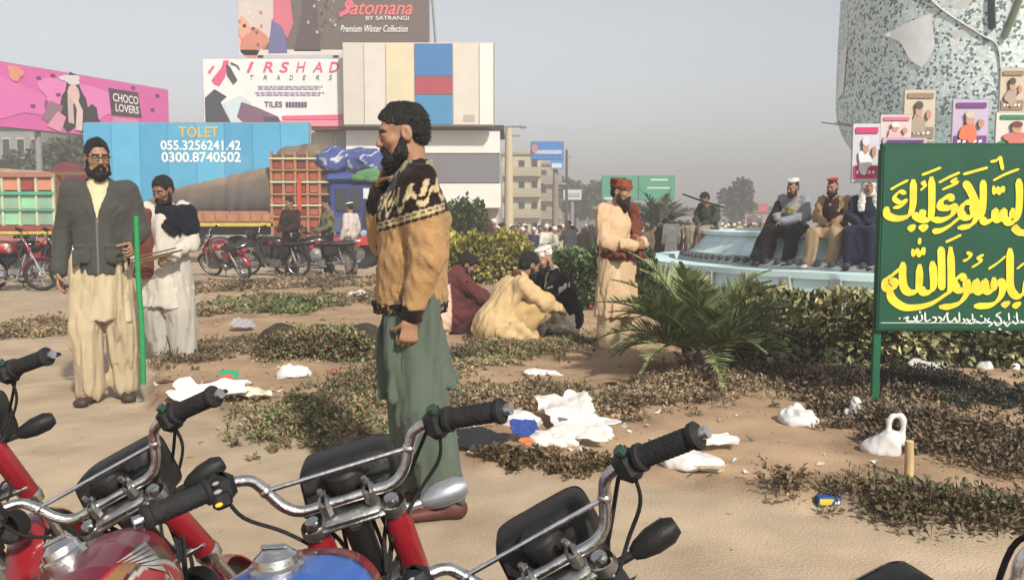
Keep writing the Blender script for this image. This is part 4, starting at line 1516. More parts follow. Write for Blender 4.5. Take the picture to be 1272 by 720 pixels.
def mosaic_mat():
    m = bpy.data.materials.new('broken_tile_mosaic')
    m.use_nodes = True
    t = m.node_tree; N, L = t.nodes, t.links
    b = N['Principled BSDF']
    b.inputs['Roughness'].default_value = .35
    tc = N.new('ShaderNodeTexCoord')
    v = N.new('ShaderNodeTexVoronoi'); v.inputs['Scale'].default_value = 22
    v2 = N.new('ShaderNodeTexVoronoi'); v2.feature = 'DISTANCE_TO_EDGE'; v2.inputs['Scale'].default_value = 22
    n = N.new('ShaderNodeTexNoise'); n.inputs['Scale'].default_value = .9; n.inputs['Detail'].default_value = 3
    for q in (v, v2, n): L.new(tc.outputs['Object'], q.inputs['Vector'])
    sep = N.new('ShaderNodeSeparateColor'); L.new(v.outputs['Color'], sep.inputs[0])
    r = N.new('ShaderNodeValToRGB')
    e = r.color_ramp; e.interpolation = 'CONSTANT'
    e.elements[0].position = 0; e.elements[0].color = (.17, .21, .21, 1)
    e.elements[1].position = .26; e.elements[1].color = (.62, .72, .71, 1)
    q = e.elements.new(.55); q.color = (.78, .82, .81, 1)
    q = e.elements.new(.86); q.color = (.50, .64, .63, 1)
    L.new(sep.outputs[0], r.inputs[0])
    ed = N.new('ShaderNodeMapRange'); ed.inputs['From Min'].default_value = .02; ed.inputs['From Max'].default_value = .06
    L.new(v2.outputs[0], ed.inputs['Value'])
    mx = N.new('ShaderNodeMix'); mx.data_type = 'RGBA'
    L.new(ed.outputs[0], mx.inputs[0]); mx.inputs[6].default_value = (.60, .63, .61, 1); L.new(r.outputs[0], mx.inputs[7])
    # places where the tiles have come off
    mr = N.new('ShaderNodeMapRange'); mr.inputs['From Min'].default_value = .66; mr.inputs['From Max'].default_value = .68
    L.new(n.outputs['Fac'], mr.inputs['Value'])
    mx2 = N.new('ShaderNodeMix'); mx2.data_type = 'RGBA'
    L.new(mr.outputs[0], mx2.inputs[0]); L.new(mx.outputs[2], mx2.inputs[6]); mx2.inputs[7].default_value = (*srgb(226, 226, 222), 1)
    L.new(mx2.outputs[2], b.inputs['Base Color'])
    bp = N.new('ShaderNodeBump'); bp.inputs['Strength'].default_value = .5; bp.inputs['Distance'].default_value = .02
    L.new(ed.outputs[0], bp.inputs['Height']); L.new(bp.outputs[0], b.inputs['Normal'])
    return m
MOSAIC = mosaic_mat()

def fountain():
    root = empty('fountain', (FC[0], FC[1], 0))
    tag(root, 'round tiered fountain painted pale aqua with people sitting on it', 'fountain')
    m = MB()
    m.lathe([(6.55, -.1), (6.5, .06), (6.32, .10), (6.30, Z_OUT - .10), (6.36, Z_OUT - .09), (6.36, Z_OUT - .004), (6.30, Z_OUT), (5.9, Z_OUT), (5.88, Z_OUT - .10), (5.45, Z_OUT - .12)], (0, 0, 0), (0, 0, 1), 128)
    m.build('outer_tier', AQUA, root, True)
    m = MB()
    m.lathe([(5.75, Z_OUT - .14), (5.70, Z_OUT + .02), (5.52, Z_OUT + .12), (5.50, Z_OUT + .14)], (0, 0, 0), (0, 0, 1), 128)
    m.build('step', M('grey_stone_step', srgb(150, 158, 158), .7, .15, 3), root, True)
    m = MB()
    m.lathe([(5.50, Z_OUT + .13), (5.42, Z_OUT + .16), (5.20, Z_IN - .08), (5.26, Z_IN - .07), (5.26, Z_IN - .01), (5.24, Z_IN), (4.75, Z_IN), (4.70, Z_IN - .25), (0, Z_IN - .25)], (0, 0, 0), (0, 0, 1), 128)
    m.build('inner_tier', AQUA2, root, True)
    dm = M('spout_dark', (.05, .055, .06), .5, .2)
    sp = None
    for k in range(150):
        a = 2 * np.pi * k / 150
        if math.sin(a) > .25: continue
        if sp is None:
            mm = MB()
            mm.lathe([(0, .06), (.035, .06), (.05, .05), (.055, .0), (.05, -.06)], (0, 0, 0), (0, -1, .35), 10)
            sp = o = mm.build('spout', dm, root, True)
        else:
            o = sp.copy(); COL.objects.link(o); o.parent = root
        o.location = (5.62 * math.cos(a), 5.62 * math.sin(a), Z_OUT + .07)
        o.rotation_euler = (0, 0, a + np.pi / 2)
    for k in range(26):
        a = np.pi + np.pi * (k + .5) / 26
        mm = MB()
        mm.box((6.33 * math.cos(a), 6.33 * math.sin(a), Z_OUT * .5), (.10, .16, Z_OUT - .14), rotm('Z', a), .01)
        mm.build('pilaster', M('grey_plaster', srgb(170, 178, 176), .7, .15, 4), root)

def monument():
    root = empty('mosaic_monument', (FC[0], FC[1], Z_IN - .28))
    tag(root, 'bulbous monument covered in pale broken-tile mosaic above the green sign', 'monument')
    z0 = Z_IN - .28
    m = MB()
    m.lathe([(1.9, 0), (1.85, .4), (1.45, .7), (1.40, 1.1), (1.55, 1.46)], (0, 0, 0), (0, 0, 1), 64)
    m.build('pedestal', MOSAIC, root, True)
    m = MB()
    prof = [(1.5, 1.42)]
    for t in np.linspace(-.92, 1.0, 26):
        a = t * np.pi / 2
        prof.append((2.78 * math.cos(a) ** .38, 2.75 + (1.35 if a < 0 else 7.5) * math.sin(a)))
    m.lathe(prof, (0, 0, 0), (0, 0, 1), 96)
    m.build('bulb', MOSAIC, root, True)
    def on(a, z, off=.02):
        s_ = np.clip((z - 2.75) / (7.5 if z > 2.75 else 1.35), -1, 1)
        r = 2.78 * math.cos(math.asin(s_)) ** .38 + off
        return np.array([r * math.cos(a), r * math.sin(a), z])
    cm = M('beige_band', srgb(186, 192, 180), .6, .15, 4)
    dirc = math.atan2(-FC[1], -FC[0])
    def strip(pts, wdt, mat, name):
        mm = MB()
        mm.tube([on(dirc + a, z, .01) for a, z in pts], wdt, 8, True, 6, .35)
        mm.V = [v * [.993, .993, 1] for v in mm.V]
        mm.build(name, mat, root, True)
    strip([(-.50, 4.5), (-.32, 3.9), (-.1, 3.4), (.0, 3.15), (.02, 2.5)], .045, cm, 'rib')
    strip([(.13, 4.5), (.09, 3.9), (.02, 3.30)], .13, M('sage_band', srgb(150, 160, 132), .6, .15, 4), 'rib')
    strip([(-.03, 4.5), (-.05, 3.9), (-.04, 3.45)], .12, M('slate_recess_shade', srgb(92, 104, 102), .6, .2, 4), 'recess_shade')  # no hollow is cut; its shade is put into a dark strip on the bulb
    pl = M('bare_plaster', (.84, .84, .83), .8, .08, 5)
    for k, ring in enumerate(([(-.68, 3.62), (-.36, 3.82), (-.33, 3.25), (-.40, 2.95), (-.48, 3.12), (-.55, 3.45)], [(-1.20, 3.6), (-1.06, 3.65), (-1.10, 2.8), (-1.25, 2.7)])):
        mm = MB()
        P = np.array([on(dirc + a, z, .0) for a, z in ring])
        # thin patch following the curve
        c = P.mean(0)
        rings = []
        V = [on(dirc + np.mean([q[0] for q in ring]), np.mean([q[1] for q in ring]), .03)]
        n = 0
        F = []
        for i in range(len(ring)):
            (a0, z_0), (a1, z_1) = ring[i], ring[(i + 1) % len(ring)]
            for t in np.linspace(0, 1, 6, endpoint=False):
                V.append(on(dirc + a0 + (a1 - a0) * t, z_0 + (z_1 - z_0) * t, .025))
        nn = len(V) - 1
        # subdivide towards the centre so that it hugs the bulb
        V2 = []
        ca, cz = np.mean([q[0] for q in ring]), np.mean([q[1] for q in ring])
        for s_ in (1, .8, .6, .4, .2, .02):
            for i in range(len(ring)):
                (a0, z_0), (a1, z_1) = ring[i], ring[(i + 1) % len(ring)]
                for t in np.linspace(0, 1, 6, endpoint=False):
                    aa, zz = a0 + (a1 - a0) * t, z_0 + (z_1 - z_0) * t
                    V2.append(on(dirc + ca + (aa - ca) * s_, cz + (zz - cz) * s_, .014))
        mm.loft([V2[i * nn:(i + 1) * nn] for i in range(6)])
        mm.build('bare_patch', pl, root, True)

def poster(label, pl, pr, yt, yb, Y, cols, seed, lettered=True):
    g = np.random.default_rng(seed)
    B = Board('campaign_poster', label, 'poster', pl, pr, yt, yb, Y, Y, cols[0], .03, (), 'posters at the monument', fr=.012)
    m = MB()
    zt = ground_z(Y)
    for u in (.2, .8):
        m = MB()
        if seed == 1:
            m.tube([B.p(u, .95, -.03), B.p(u + .2, 1.25, -1.6)], .008, 6)
            B.add(m, 'cord', M('dry_wood', srgb(120, 98, 70), .85, .3, 20))
        else:
            m.tube([[*B.p(u, 0, -.05)[:2], .4], B.p(u, .95, -.05)], .015, 6)
            B.add(m, 'stake', M('dry_wood', srgb(120, 98, 70), .85, .3, 20))
    B.part('print_band', [(.04, .06), (.96, .06), (.96, .28), (.04, .28)], cols[1], .012, .004)
    B.blob('print_body', .42, .34, .24, .20, cols[2], .018, seed=seed)
    B.blob('print_head', .44, .60, .11, .12, (196, 150, 124), .024)
    B.blob('print_turban', .44, .70, .13, .08, cols[3], .028)
    B.blob('print_head', .76, .52, .08, .09, (190, 146, 120), .024)
    B.part('print_title', [(.08, .84), (.92, .84), (.92, .94), (.08, .94)], cols[1], .016, .004)
    for k in range(5):
        u = .12 + .15 * k
        B.part('print_mark', [(u, .13), (u + .10, .15), (u + .09, .20), (u + .01, .19)], (240, 236, 226), .024, .004)

fountain()
monument()
PC = [((206, 206, 216), (206, 60, 110), (236, 232, 236), (226, 220, 226)), ((216, 200, 198), (226, 110, 150), (226, 180, 190), (236, 226, 220)),
      ((196, 180, 206), (120, 70, 140), (226, 120, 80), (206, 190, 170)), ((206, 190, 168), (150, 130, 110), (176, 156, 140), (90, 80, 76)),
      ((222, 214, 206), (60, 140, 90), (206, 120, 110), (120, 70, 60)), ((206, 176, 196), (90, 64, 130), (206, 150, 176), (230, 220, 214))]
poster('tall pink and pale blue poster hanging left of the green sign', 1058, 1091, 154, 226, 11.6, PC[0], 1)
poster('pink poster above the left corner of the green sign', 1093, 1131, 143, 184, 11.9, PC[1], 2)
poster('grey portrait poster on the monument above the sign', 1122, 1160, 112, 176, 13.2, PC[3], 3)
poster('purple and orange poster above the middle of the green sign', 1182, 1226, 124, 186, 11.9, PC[2], 4)
poster('tall beige portrait poster at the right edge', 1241, 1271, 85, 140, 12.6, PC[3], 5)
poster('white poster with green print at the right edge above the sign', 1236, 1290, 140, 190, 11.9, PC[4], 6)
poster('violet poster low behind the top of the green sign', 1096, 1150, 172, 205, 11.2, PC[5], 7)

# ------------------------------------------------------------------ the green sign with yellow calligraphy
def sign():
    YS = 5.62
    pl, pr, yt, yb = 1090.5, 1316, 181, 408
    a, b = at(pl, yb, YS), at(pr, yt, YS)
    pb = at(1089, 520, YS)
    root = empty('green_sign', (pb[0], YS, 0))
    tag(root, 'green metal sign with yellow calligraphy on a green post', 'sign')
    o = np.array([pb[0], YS, 0])
    GP = M('green_sign_paint', srgb(16, 84, 58), .5, .12, 3, bump=.05, col2=srgb(10, 76, 54), c2s=2.5, c2lo=.45, c2hi=.7)
    m = MB()
    m.box((a + b) / 2 - o, (b[0] - a[0], .02, b[2] - a[2]))
    m.build('panel', GP, root)
    m = MB()
    W, H = b[0] - a[0], b[2] - a[2]
    c = (a + b) / 2 - o
    for dx, dz, sx, sz in ((0, H / 2, W + .03, .03), (0, -H / 2, W + .03, .03)):
        m.box(c + [dx, .012, dz], (sx, .035, sz), bev=.004)
    for dx in (-W / 2, W / 2):
        m.box(c + [dx, .012, 0], (.03, .034, H - .03), bev=.004)
    m.build('frame', M('dark_green_frame', srgb(12, 74, 52), .5, .15, 8), root)
    for x in (a[0] + .012, b[0] - .012):
        m = MB()
        m.box((x - o[0], .045, b[2] / 2 - .1), (.05, .03, b[2] + .2 - .04), bev=.005)
        m.build('post', M('green_post_paint', srgb(18, 100, 66), .5, .2, 6, col2=srgb(60, 50, 36), c2s=6, c2lo=.66, c2hi=.8), root)
    # ---- pen strokes; coordinates are photo pixels on the sign's face
    YEL = M('yellow_sign_paint', srgb(246, 222, 30), .5, .10, 8, col2=srgb(214, 206, 40), c2s=10, c2lo=.45, c2hi=.7)
    WHI = M('white_sign_paint', srgb(232, 236, 230), .5, .08, 8)
    DKO = M('dark_letter_edge', srgb(10, 54, 38), .6, .1)
    def pen(strokes, w0, mat, name, off, nib=R(38), grow=0.0, minw=.34):
        for si, st in enumerate(strokes):
            mm = MB()
            off_ = off + .00012 * (si % 12)
            wv = w0
            if isinstance(st, tuple): st, wv = st
            P = np.array(st, float)
            Q = catmull(P, 7) if len(P) > 2 else np.linspace(P[0], P[1], 6)
            T_ = np.gradient(Q, axis=0)
            T_ /= np.linalg.norm(T_, axis=1, keepdims=True) + 1e-9
            nrm = np.stack([-T_[:, 1], T_[:, 0]], 1)
            ang = np.arctan2(-T_[:, 1], T_[:, 0])
            hw = wv * (minw + (1 - minw) * np.abs(np.sin(ang - nib)))
            tt = np.linspace(0, 1, len(Q))
            hw = hw * np.clip(np.minimum(tt, 1 - tt) * 9 + .45, 0, 1) + grow
            A_, B_ = Q + nrm * hw[:, None], Q - nrm * hw[:, None]
            top = [at(q[0], q[1], YS - off_ - .0009 * tq) - o for q, tq in zip(A_, tt)]
            bot = [at(q[0], q[1], YS - off_ - .0009 * tq) - o for q, tq in zip(B_, tt)]
            n = len(Q)
            V = top + bot
            F = [[i, i + 1, n + i + 1, n + i] for i in range(n - 1)]
            mm.add(V, F)
            mm.build(name, mat, root)
    def z5(*p): return [(1085 + x / 5.76, 175 + y / 5.76) for x, y in p]
    def z6(*p): return [(1085 + x / 5.54, 290 + y / 5.54) for x, y in p]
    w_ = 5.3
    L1 = [
        # kaf with its tail and tooth
        z5((285, 275), (285, 380), (280, 470), (250, 535), (170, 555), (100, 530), (95, 470)),
        (z5((235, 375), (185, 365), (150, 410), (190, 440), (230, 425), (200, 465), (140, 480)), 3.6),
        # lam and ya teeth
        z5((415, 255), (418, 400), (410, 540), (370, 565), (320, 550), (285, 520)),
        z5((355, 490), (345, 545), (300, 560)),
        # ain
        z5((575, 425), (540, 400), (490, 425), (480, 470), (530, 480), (580, 470), (560, 530), (490, 565), (410, 560)),
        # mim with tail
        z5((735, 470), (700, 440), (650, 450), (625, 500), (650, 545), (700, 540), (715, 490), (690, 470)),
        z5((640, 530), (590, 570), (540, 610), (480, 640), (420, 648)),
        # lam-alif
        z5((650, 290), (690, 350), (730, 440), (745, 520), (700, 600), (600, 625)),
        z5((785, 280), (785, 420), (775, 520), (740, 560)),
        # sin
        z5((1000, 480), (985, 545), (940, 560), (930, 500), (915, 555), (880, 560), (870, 500), (855, 555), (800, 580), (770, 540)),
        # lam and alif
        z5((1040, 270), (1045, 400), (1035, 520), (1000, 580), (930, 585)),
        z5((1110, 250), (1112, 400), (1108, 590)),
        z5((1000, 610), (1040, 650), (1100, 660)),
    ]
    M1 = [  # vowel marks
        z5((120, 350), (180, 315), (250, 280)), z5((345, 245), (410, 220), (485, 190)), z5((465, 300), (540, 260), (620, 225)), z5((640, 240), (730, 215), (820, 190)),
        z5((855, 285), (940, 240), (1045, 200)), z5((375, 290), (350, 300), (370, 320), (335, 355)), z5((600, 265), (560, 290), (600, 300), (490, 350)),
        z5((860, 320), (865, 375), (890, 335), (900, 378), (925, 330), (930, 370)), z5((245, 615), (275, 640), (290, 610), (255, 612)), z5((325, 610), (360, 640), (380, 610), (335, 608)),
        z5((835, 150), (880, 140), (905, 120), (915, 160), (925, 210)),
    ]
    L2 = [
        # the round initial letters of the last word
        z6((205, 195), (200, 300), (215, 380), (260, 405), (310, 370), (318, 210)),
        z6((318, 370), (350, 405), (400, 390), (415, 330), (405, 190)),
        z6((195, 230), (130, 285), (85, 320), (85, 370), (130, 380), (150, 340), (110, 320)),
        z6((110, 380), (130, 450), (210, 505), (310, 505), (400, 480), (480, 430), (530, 380), (535, 250), (530, 90)),
        z6((465, 90), (470, 250), (470, 390)),
        # waw
        z6((640, 320), (600, 295), (560, 330), (580, 385), (630, 380), (640, 330), (645, 400), (600, 470), (530, 500), (450, 505)),
        # sin
        z6((830, 300), (825, 380), (780, 395), (765, 330), (755, 390), (715, 395), (705, 330), (690, 385), (645, 390)),
        # ra
        z6((870, 310), (890, 370), (870, 440), (810, 490), (690, 500)),
        # ya and alif
        z6((940, 100), (940, 250), (945, 380), (990, 430), (1040, 400), (1060, 300)),
        z6((1120, 120), (1125, 300), (1110, 430), (1040, 440)),
    ]
    M2 = [z6((495, 60), (550, 35), (605, 8)), z6((320, 30), (315, 75)), z6((270, 105), (275, 150), (300, 110), (315, 155), (345, 100), (345, 150)),
          z6((640, 130), (670, 145), (650, 175), (615, 190)), z6((760, 145), (720, 165), (740, 190), (675, 235)), z6((790, 245), (850, 205), (910, 155)), z6((880, 480), (910, 500), (930, 475), (890, 478)), z6((955, 490), (985, 505), (1005, 480), (965, 485)), z6((985, 245), (1040, 200))]
    for nm, S_, ww in (('letter_edge', L1, w_), ('letter_edge', L2, w_ * 1.05)):
        pen(S_, ww, DKO, nm, .0105, grow=1.1)
    pen(M1 + M2, 2.5, DKO, 'letter_edge', .0105, grow=.9)
    pen(L1, w_, YEL, 'letter_stroke', .0150)
    pen(M1, 2.6, YEL, 'vowel_mark', .0150, minw=.5)
    pen(L2, w_ * 1.05, YEL, 'letter_stroke', .0150)
    pen(M2, 2.6, YEL, 'vowel_mark', .0150, minw=.5)
    # small white line
    SW = [z6((205, 585), (240, 575), (230, 600), (290, 600), (275, 570)), z6((300, 560), (300, 605), (335, 590), (330, 555)), z6((355, 540), (360, 600), (395, 590)), z6((405, 575), (430, 580), (425, 605), (395, 615)),
          z6((445, 570), (470, 590), (455, 610)), z6((480, 600), (495, 565), (520, 545)), z6((505, 540), (515, 600), (545, 600), (560, 580), (575, 605), (600, 595)), z6((590, 540), (592, 600)),
          z6((615, 585), (630, 600), (610, 620)), z6((640, 585), (655, 605), (635, 622)), z6((670, 590), (660, 615), (690, 612), (700, 585)), z6((680, 550), (685, 600)), z6((705, 600), (740, 615), (770, 600), (765, 580)),
          z6((800, 580), (785, 600), (815, 620), (790, 640)), z6((830, 600), (850, 630), (880, 615), (870, 580), (845, 560), (880, 540)), z6((895, 600), (920, 635), (945, 610)), z6((930, 545), (935, 600)), z6((955, 600), (980, 620), (1000, 595)), z6((985, 540), (990, 600)),
          z6((1010, 600), (1040, 610), (1060, 590)), z6((1055, 560), (1060, 610)), z6((315, 535), (325, 545)), z6((735, 565), (750, 570)), z6((175, 580), (185, 585)), z6((965, 575), (975, 570)), z6((860, 655), (880, 660))]
    pen(SW, 1.15, WHI, 'small_letter_stroke', .0135, minw=.55)
    m = MB()
    q0, q1 = at(1094, 399.5, YS - .0125) - o, at(1300, 402, YS - .0125) - o
    m.box((q0 + q1) / 2, (q1[0] - q0[0], .003, .004))
    m.build('painted_line', WHI, root)
sign()

# ------------------------------------------------------------------ trucks
def truck_left():
    Y = 24.0
    root = empty('cargo_truck', (*at(-60, 320, Y)[:2], ground_z(Y)))
    tag(root, 'decorated cargo truck with orange sides and green slatted panels at the left edge', 'truck')
    o = np.array(root.location)
    RED, ORG, GRN = M('truck_orange', srgb(172, 118, 98), .6, .15, 3), M('truck_red', srgb(158, 66, 60), .55, .15, 3), M('truck_green', srgb(140, 178, 152), .6, .15, 3)
    x0, x1 = at(-180, 0, Y)[0], at(56, 0, Y)[0]
    z = lambda py: at(0, py, Y)[2]
    def bx(nm, xa, xb, pa, pb, y, d, mat, bev=0):
        m = MB()
        m.box(np.array([(xa + xb) / 2, y + d / 2, (z(pa) + z(pb)) / 2]) - o, (xb - xa, d, abs(z(pa) - z(pb))), bev=bev)
        return m.build(nm, mat, root)
    bx('cargo_body', x0, x1, 214, 300, Y + .1, 2.2, RED)
    n = 11
    for k in range(n):
        xa, xb = x0 + (x1 - x0) * k / n + .03, x0 + (x1 - x0) * (k + 1) / n - .03
        bx('side_panel', xa, xb, 222, 236, Y + .04, .05, ORG if k % 2 else M('truck_salmon', srgb(216, 142, 112), .6, .12, 3))
        for pa, pb in ((243, 259), (262, 279)):
            bx('side_panel', xa, xb, pa, pb, Y + .04, .05, GRN if (k + (pa > 250)) % 3 else M('truck_mint', srgb(150, 214, 170), .6, .12, 3))
        bx('post', xb - .0, xb + .06, 216, 300, Y - .02, .08, M('truck_pale_rail', srgb(196, 206, 170), .6, .15))
    for pa, pb, mt in ((216, 220, RED), (238, 242, M('truck_rail_teal', srgb(84, 170, 140), .6)), (259.5, 261.5, M('truck_rail_teal')), (280, 286, ORG), (287, 291, M('truck_yellow', srgb(206, 180, 70), .6)), (292, 299, RED)):
        bx('rail', x0, x1 + .02, pa, pb, Y - .06, .07, mt)
    bx('chassis', x0, x1 - .1, 300, 310, Y + .4, 1.6, BLACKP)
    for k, px in enumerate((-120, -30, 20)):
        for dy in (.25, 1.9):
            m = MB()
            p = np.array([at(px, 300, Y)[0], Y + dy, ground_z(Y) + .5]) - o
            m.lathe([(.2, -.14), (.44, -.15), (.5, -.1), (.5, .1), (.44, .15), (.2, .14)], p, (0, 1, 0), 22)
            w_o = m.build('wheel', RUBBER, root, True)
            m = MB()
            m.lathe([(0, .1), (.08, .1), (.1, .04), (.24, .06), (.26, .14), (.26, -.14), (.24, -.06), (.1, -.04), (.08, -.1), (0, -.1)], p, (0, 1, 0), 18)
            m.build('rim', M('truck_salmon'), w_o, True)
    m = MB()
    pr = [(x0, 214), (x0 + 2, 206), (x1 - 1.4, 209), (x1 - .3, 213)]
    m.poly([np.array([a, Y + .3, z(b)]) - o for a, b in [(x0, 215), (x0, 208), (x0 + 1.5, 204), (x1 - 2, 207), (x1 - .6, 211), (x1, 215)]], 1.8, (0, 1, 0))
    m.build('tarpaulin', M('dusty_tarp', srgb(176, 150, 128), .9, .2, 3, bump=.4, bscale=6), root)
    # curved cab crown further right
    bx('tail_board', x1 + .02, x1 + .9, 226, 302, Y + .5, 1.7, M('truck_red'))
    m = MB()
    c = np.array([at(66, 218, Y)[0], Y + .9, z(222)]) - o
    m.lathe([(0, -.3), (.42, -.28), (.5, -.15), (.5, .15), (.42, .28), (0, .3)], c, (0, 1, 0), 20)
    m.build('crown_disc', M('crown_maroon', srgb(120, 56, 66), .6, .2, 3), root, True)
    bx('ladder_rail', at(52, 0, Y)[0], at(104, 0, Y)[0], 213, 217, Y + .2, .1, M('dry_wood'))

def truck_blue():
    Y = 25.0
    root = empty('cargo_truck', (*at(350, 330, Y)[:2], ground_z(Y)))
    tag(root, 'blue-cabbed cargo truck with slatted red body and tarpaulin load', 'truck')
    o = np.array(root.location)
    z = lambda py, yy=Y: at(0, py, yy)[2]
    X = lambda px, yy=Y: at(px, 0, yy)[0]
    def bx(nm, pa, pb, ya, yb, y, d, mat, bev=0, parent=None, sm=False):
        m = MB()
        m.box(np.array([(X(pa) + X(pb)) / 2, y + d / 2, (z(ya) + z(yb)) / 2]) - o, (X(pb) - X(pa), d, abs(z(ya) - z(yb))), bev=bev)
        return m.build(nm, mat, parent or root, sm)
    WOOD, BRN, REDT = M('truck_wood', srgb(176, 128, 92), .8, .2, 4), M('truck_brown', srgb(120, 76, 58), .8, .25, 4), M('truck_red', srgb(158, 66, 60), .55, .15, 3)
    BLU, BLK = M('truck_blue', srgb(48, 66, 136), .4, .15, 2, spec=.5), M('dark_glass', (.03, .035, .04), .2, .3, 1, spec=.5)
    # tarpaulin-covered load behind (left)
    bx('load_bed', 172, 335, 262, 282, Y, 2.2, M('truck_orange', srgb(172, 118, 98), .6, .15, 3))
    for k in range(-5, 6):
        bx('side_panel', 246 + 15 * k, 259 + 15 * k, 265, 275, Y - .04, .04, M('truck_wood'))
    bx('rail', 172, 335, 277, 281, Y - .06, .06, M('truck_yellow', srgb(206, 180, 70), .6))
    bx('chassis', 172, 470, 283, 292, Y + .4, 1.6, BLACKP)
    g = np.random.default_rng(2)
    rings, cols_ = [], []
    for px in np.linspace(168, 333, 34):
        zt = z(np.interp(px, [168, 190, 215, 260, 333], [247, 238, 230, 220, 203])) + g.normal(0, .015)
        zs = z(np.interp(px, [168, 215, 333], [253, 238, 224])) + g.normal(0, .015)
        zb = z(265) + g.normal(0, .02)
        y0 = Y + .05 + g.normal(0, .03)
        rings.append([(X(px), y0, zb), (X(px), y0 - .06 + g.normal(0, .03), (zb + zs) / 2), (X(px), y0 + .04, zs), (X(px), y0 + .5, zt), (X(px), y0 + 1.6, zt + .05), (X(px), y0 + 2.2, zs), (X(px), y0 + 2.2, zb)])
        cols_ += [srgb(100, 94, 90), srgb(94, 89, 86), srgb(112, 99, 88), srgb(158, 132, 112), srgb(158, 132, 112), srgb(98, 92, 90), srgb(98, 92, 90)]
    mb = MB(); mb.loft(rings)
    V = np.vstack(mb.V); F4 = np.array([f for f in mb.F if len(f) == 4])
    np_mesh('tarpaulin', V - o, F4, M('tarp_cloth', rough=.9, var=.2, scale=1.5, attr=True, bump=.4, bscale=5), root, True, np.array(cols_))
    # slatted body
    bx('cargo_body', 333, 404, 192, 296, Y + .06, 2.1, BRN)
    for k in range(5):
        xa = 331 + 15.2 * k
        bx('post', xa, xa + 3.2, 188, 300, Y - .06, .10, WOOD)
    rows = (196, 210, 225, 240, 254, 268, 283)
    for r_ in range(len(rows) - 1):
        for k in range(4):
            c = [(150, 70, 60), (170, 84, 66), (128, 62, 54), (176, 100, 74)][(r_ * 3 + k * 5 + r_ * k) % 4]
            bx('side_panel', 335 + 15.2 * k, 345.6 + 15.2 * k, rows[r_] + 2.5, rows[r_ + 1] - 1.0, Y - .0, .05, flat(c))
        bx('rail', 331, 405, rows[r_], rows[r_] + 2.2, Y - .09, .07, WOOD if r_ % 2 else M('truck_pale_rail', srgb(196, 206, 170), .6, .15))
    bx('chain_flag', 366, 371, 222, 262, Y - .16, .03, flat((206, 70, 46)))
    V, F = sdf([erc((X(345), Y + 1, z(196)), (X(398), Y + 1, z(194)), (.22, .9), (.3, .9), (0, 0, 1), .1), el((X(380), Y + .7, z(190)), (.5, .6, .3), None, .15), el((X(350), Y + .8, z(192)), (.4, .6, .25), None, .15)], .06, (.05, 6, 7))
    np_mesh('load', V - o, F, M('sacking', srgb(128, 112, 96), .95, .35, 4, bump=.5, bscale=8), root)
    # cab
    bx('cab', 404, 473, 226, 300, Y - .1, 1.9, BLU, .08, None, True)
    bx('cab_roof', 401, 474, 214, 227, Y - .2, 2.1, M('truck_blue_light', srgb(76, 96, 160), .45, .15, 2), .1, None, True)
    wd = bx('windscreen', 414, 446, 234, 262, Y - .14, .05, BLK)
    bx('glazing_bar', 429, 431, 234, 262, Y - .17, .03, M('truck_blue'), 0, wd)
    bx('white_panel', 449, 472, 234, 247, Y - .14, .05, flat((222, 220, 216)))
    bx('door_window', 449, 472, 249, 282, Y - .14, .05, BLK)
    bx('grille', 412, 446, 270, 288, Y - .16, .07, flat((84, 90, 120)))
    for px in (409, 449):
        m = MB(); m.lathe([(0, .06), (.09, .05), (.11, 0), (.11, -.05)], np.array([X(px), Y - .14, z(290)]) - o, (0, -1, 0), 14); m.build('headlight', GLASS, root, True)
    bx('bumper', 404, 474, 294, 304, Y - .3, .25, flat((196, 50, 44)))
    m = MB()
    g = np.random.default_rng(4)
    for k in range(9):
        p = np.array([X(446 + g.uniform(-14, 16)), Y - .25, z(218 + g.uniform(-5, 5))]) - o
        m.ball(p, (.22, .05, .10), 8, 6)
    m.build('painted_ornament', flat((92, 142, 92)), root, True)
    V, F = sdf([erc((X(396), Y + .8, z(203)), (X(468), Y + .8, z(202)), (.33, .9), (.30, .9), (0, 0, 1), .1), el((X(436), Y + .4, z(202)), (1.0, .7, .42), None, .2), el((X(408), Y + .4, z(196)), (.5, .6, .3), None, .15)], .06, [(.06, (3, 3, 6), 8), (.02, 12, 9)])
    def bc(V): 
        C = np.tile(np.array(srgb(74, 88, 146)), (len(V), 1))
        C[np.abs(wob((V[:, 0], V[:, 1], V[:, 2]), 3, 2.2)) < .09] = srgb(196, 202, 216)
        return C
    np_mesh('roof_bundle', V - o, F, M('tarp_cloth'), root, True, bc(V))
    for px in (262, 300, 352, 385, 440):
        for dy in (.2, 1.8):
            m = MB()
            p = np.array([X(px), Y + dy, ground_z(Y) + .48]) - o
            m.lathe([(.2, -.14), (.42, -.15), (.48, -.1), (.48, .1), (.42, .15), (.2, .14)], p, (0, 1, 0), 20)
            w_o = m.build('wheel', RUBBER, root, True)
            m = MB()
            m.lathe([(0, .1), (.1, .08), (.22, .06), (.25, .14), (.25, -.14), (.22, -.06), (.1, -.08), (0, -.1)], p, (0, 1, 0), 16)
            m.build('rim', STEEL, w_o, True)
truck_left()
truck_blue()

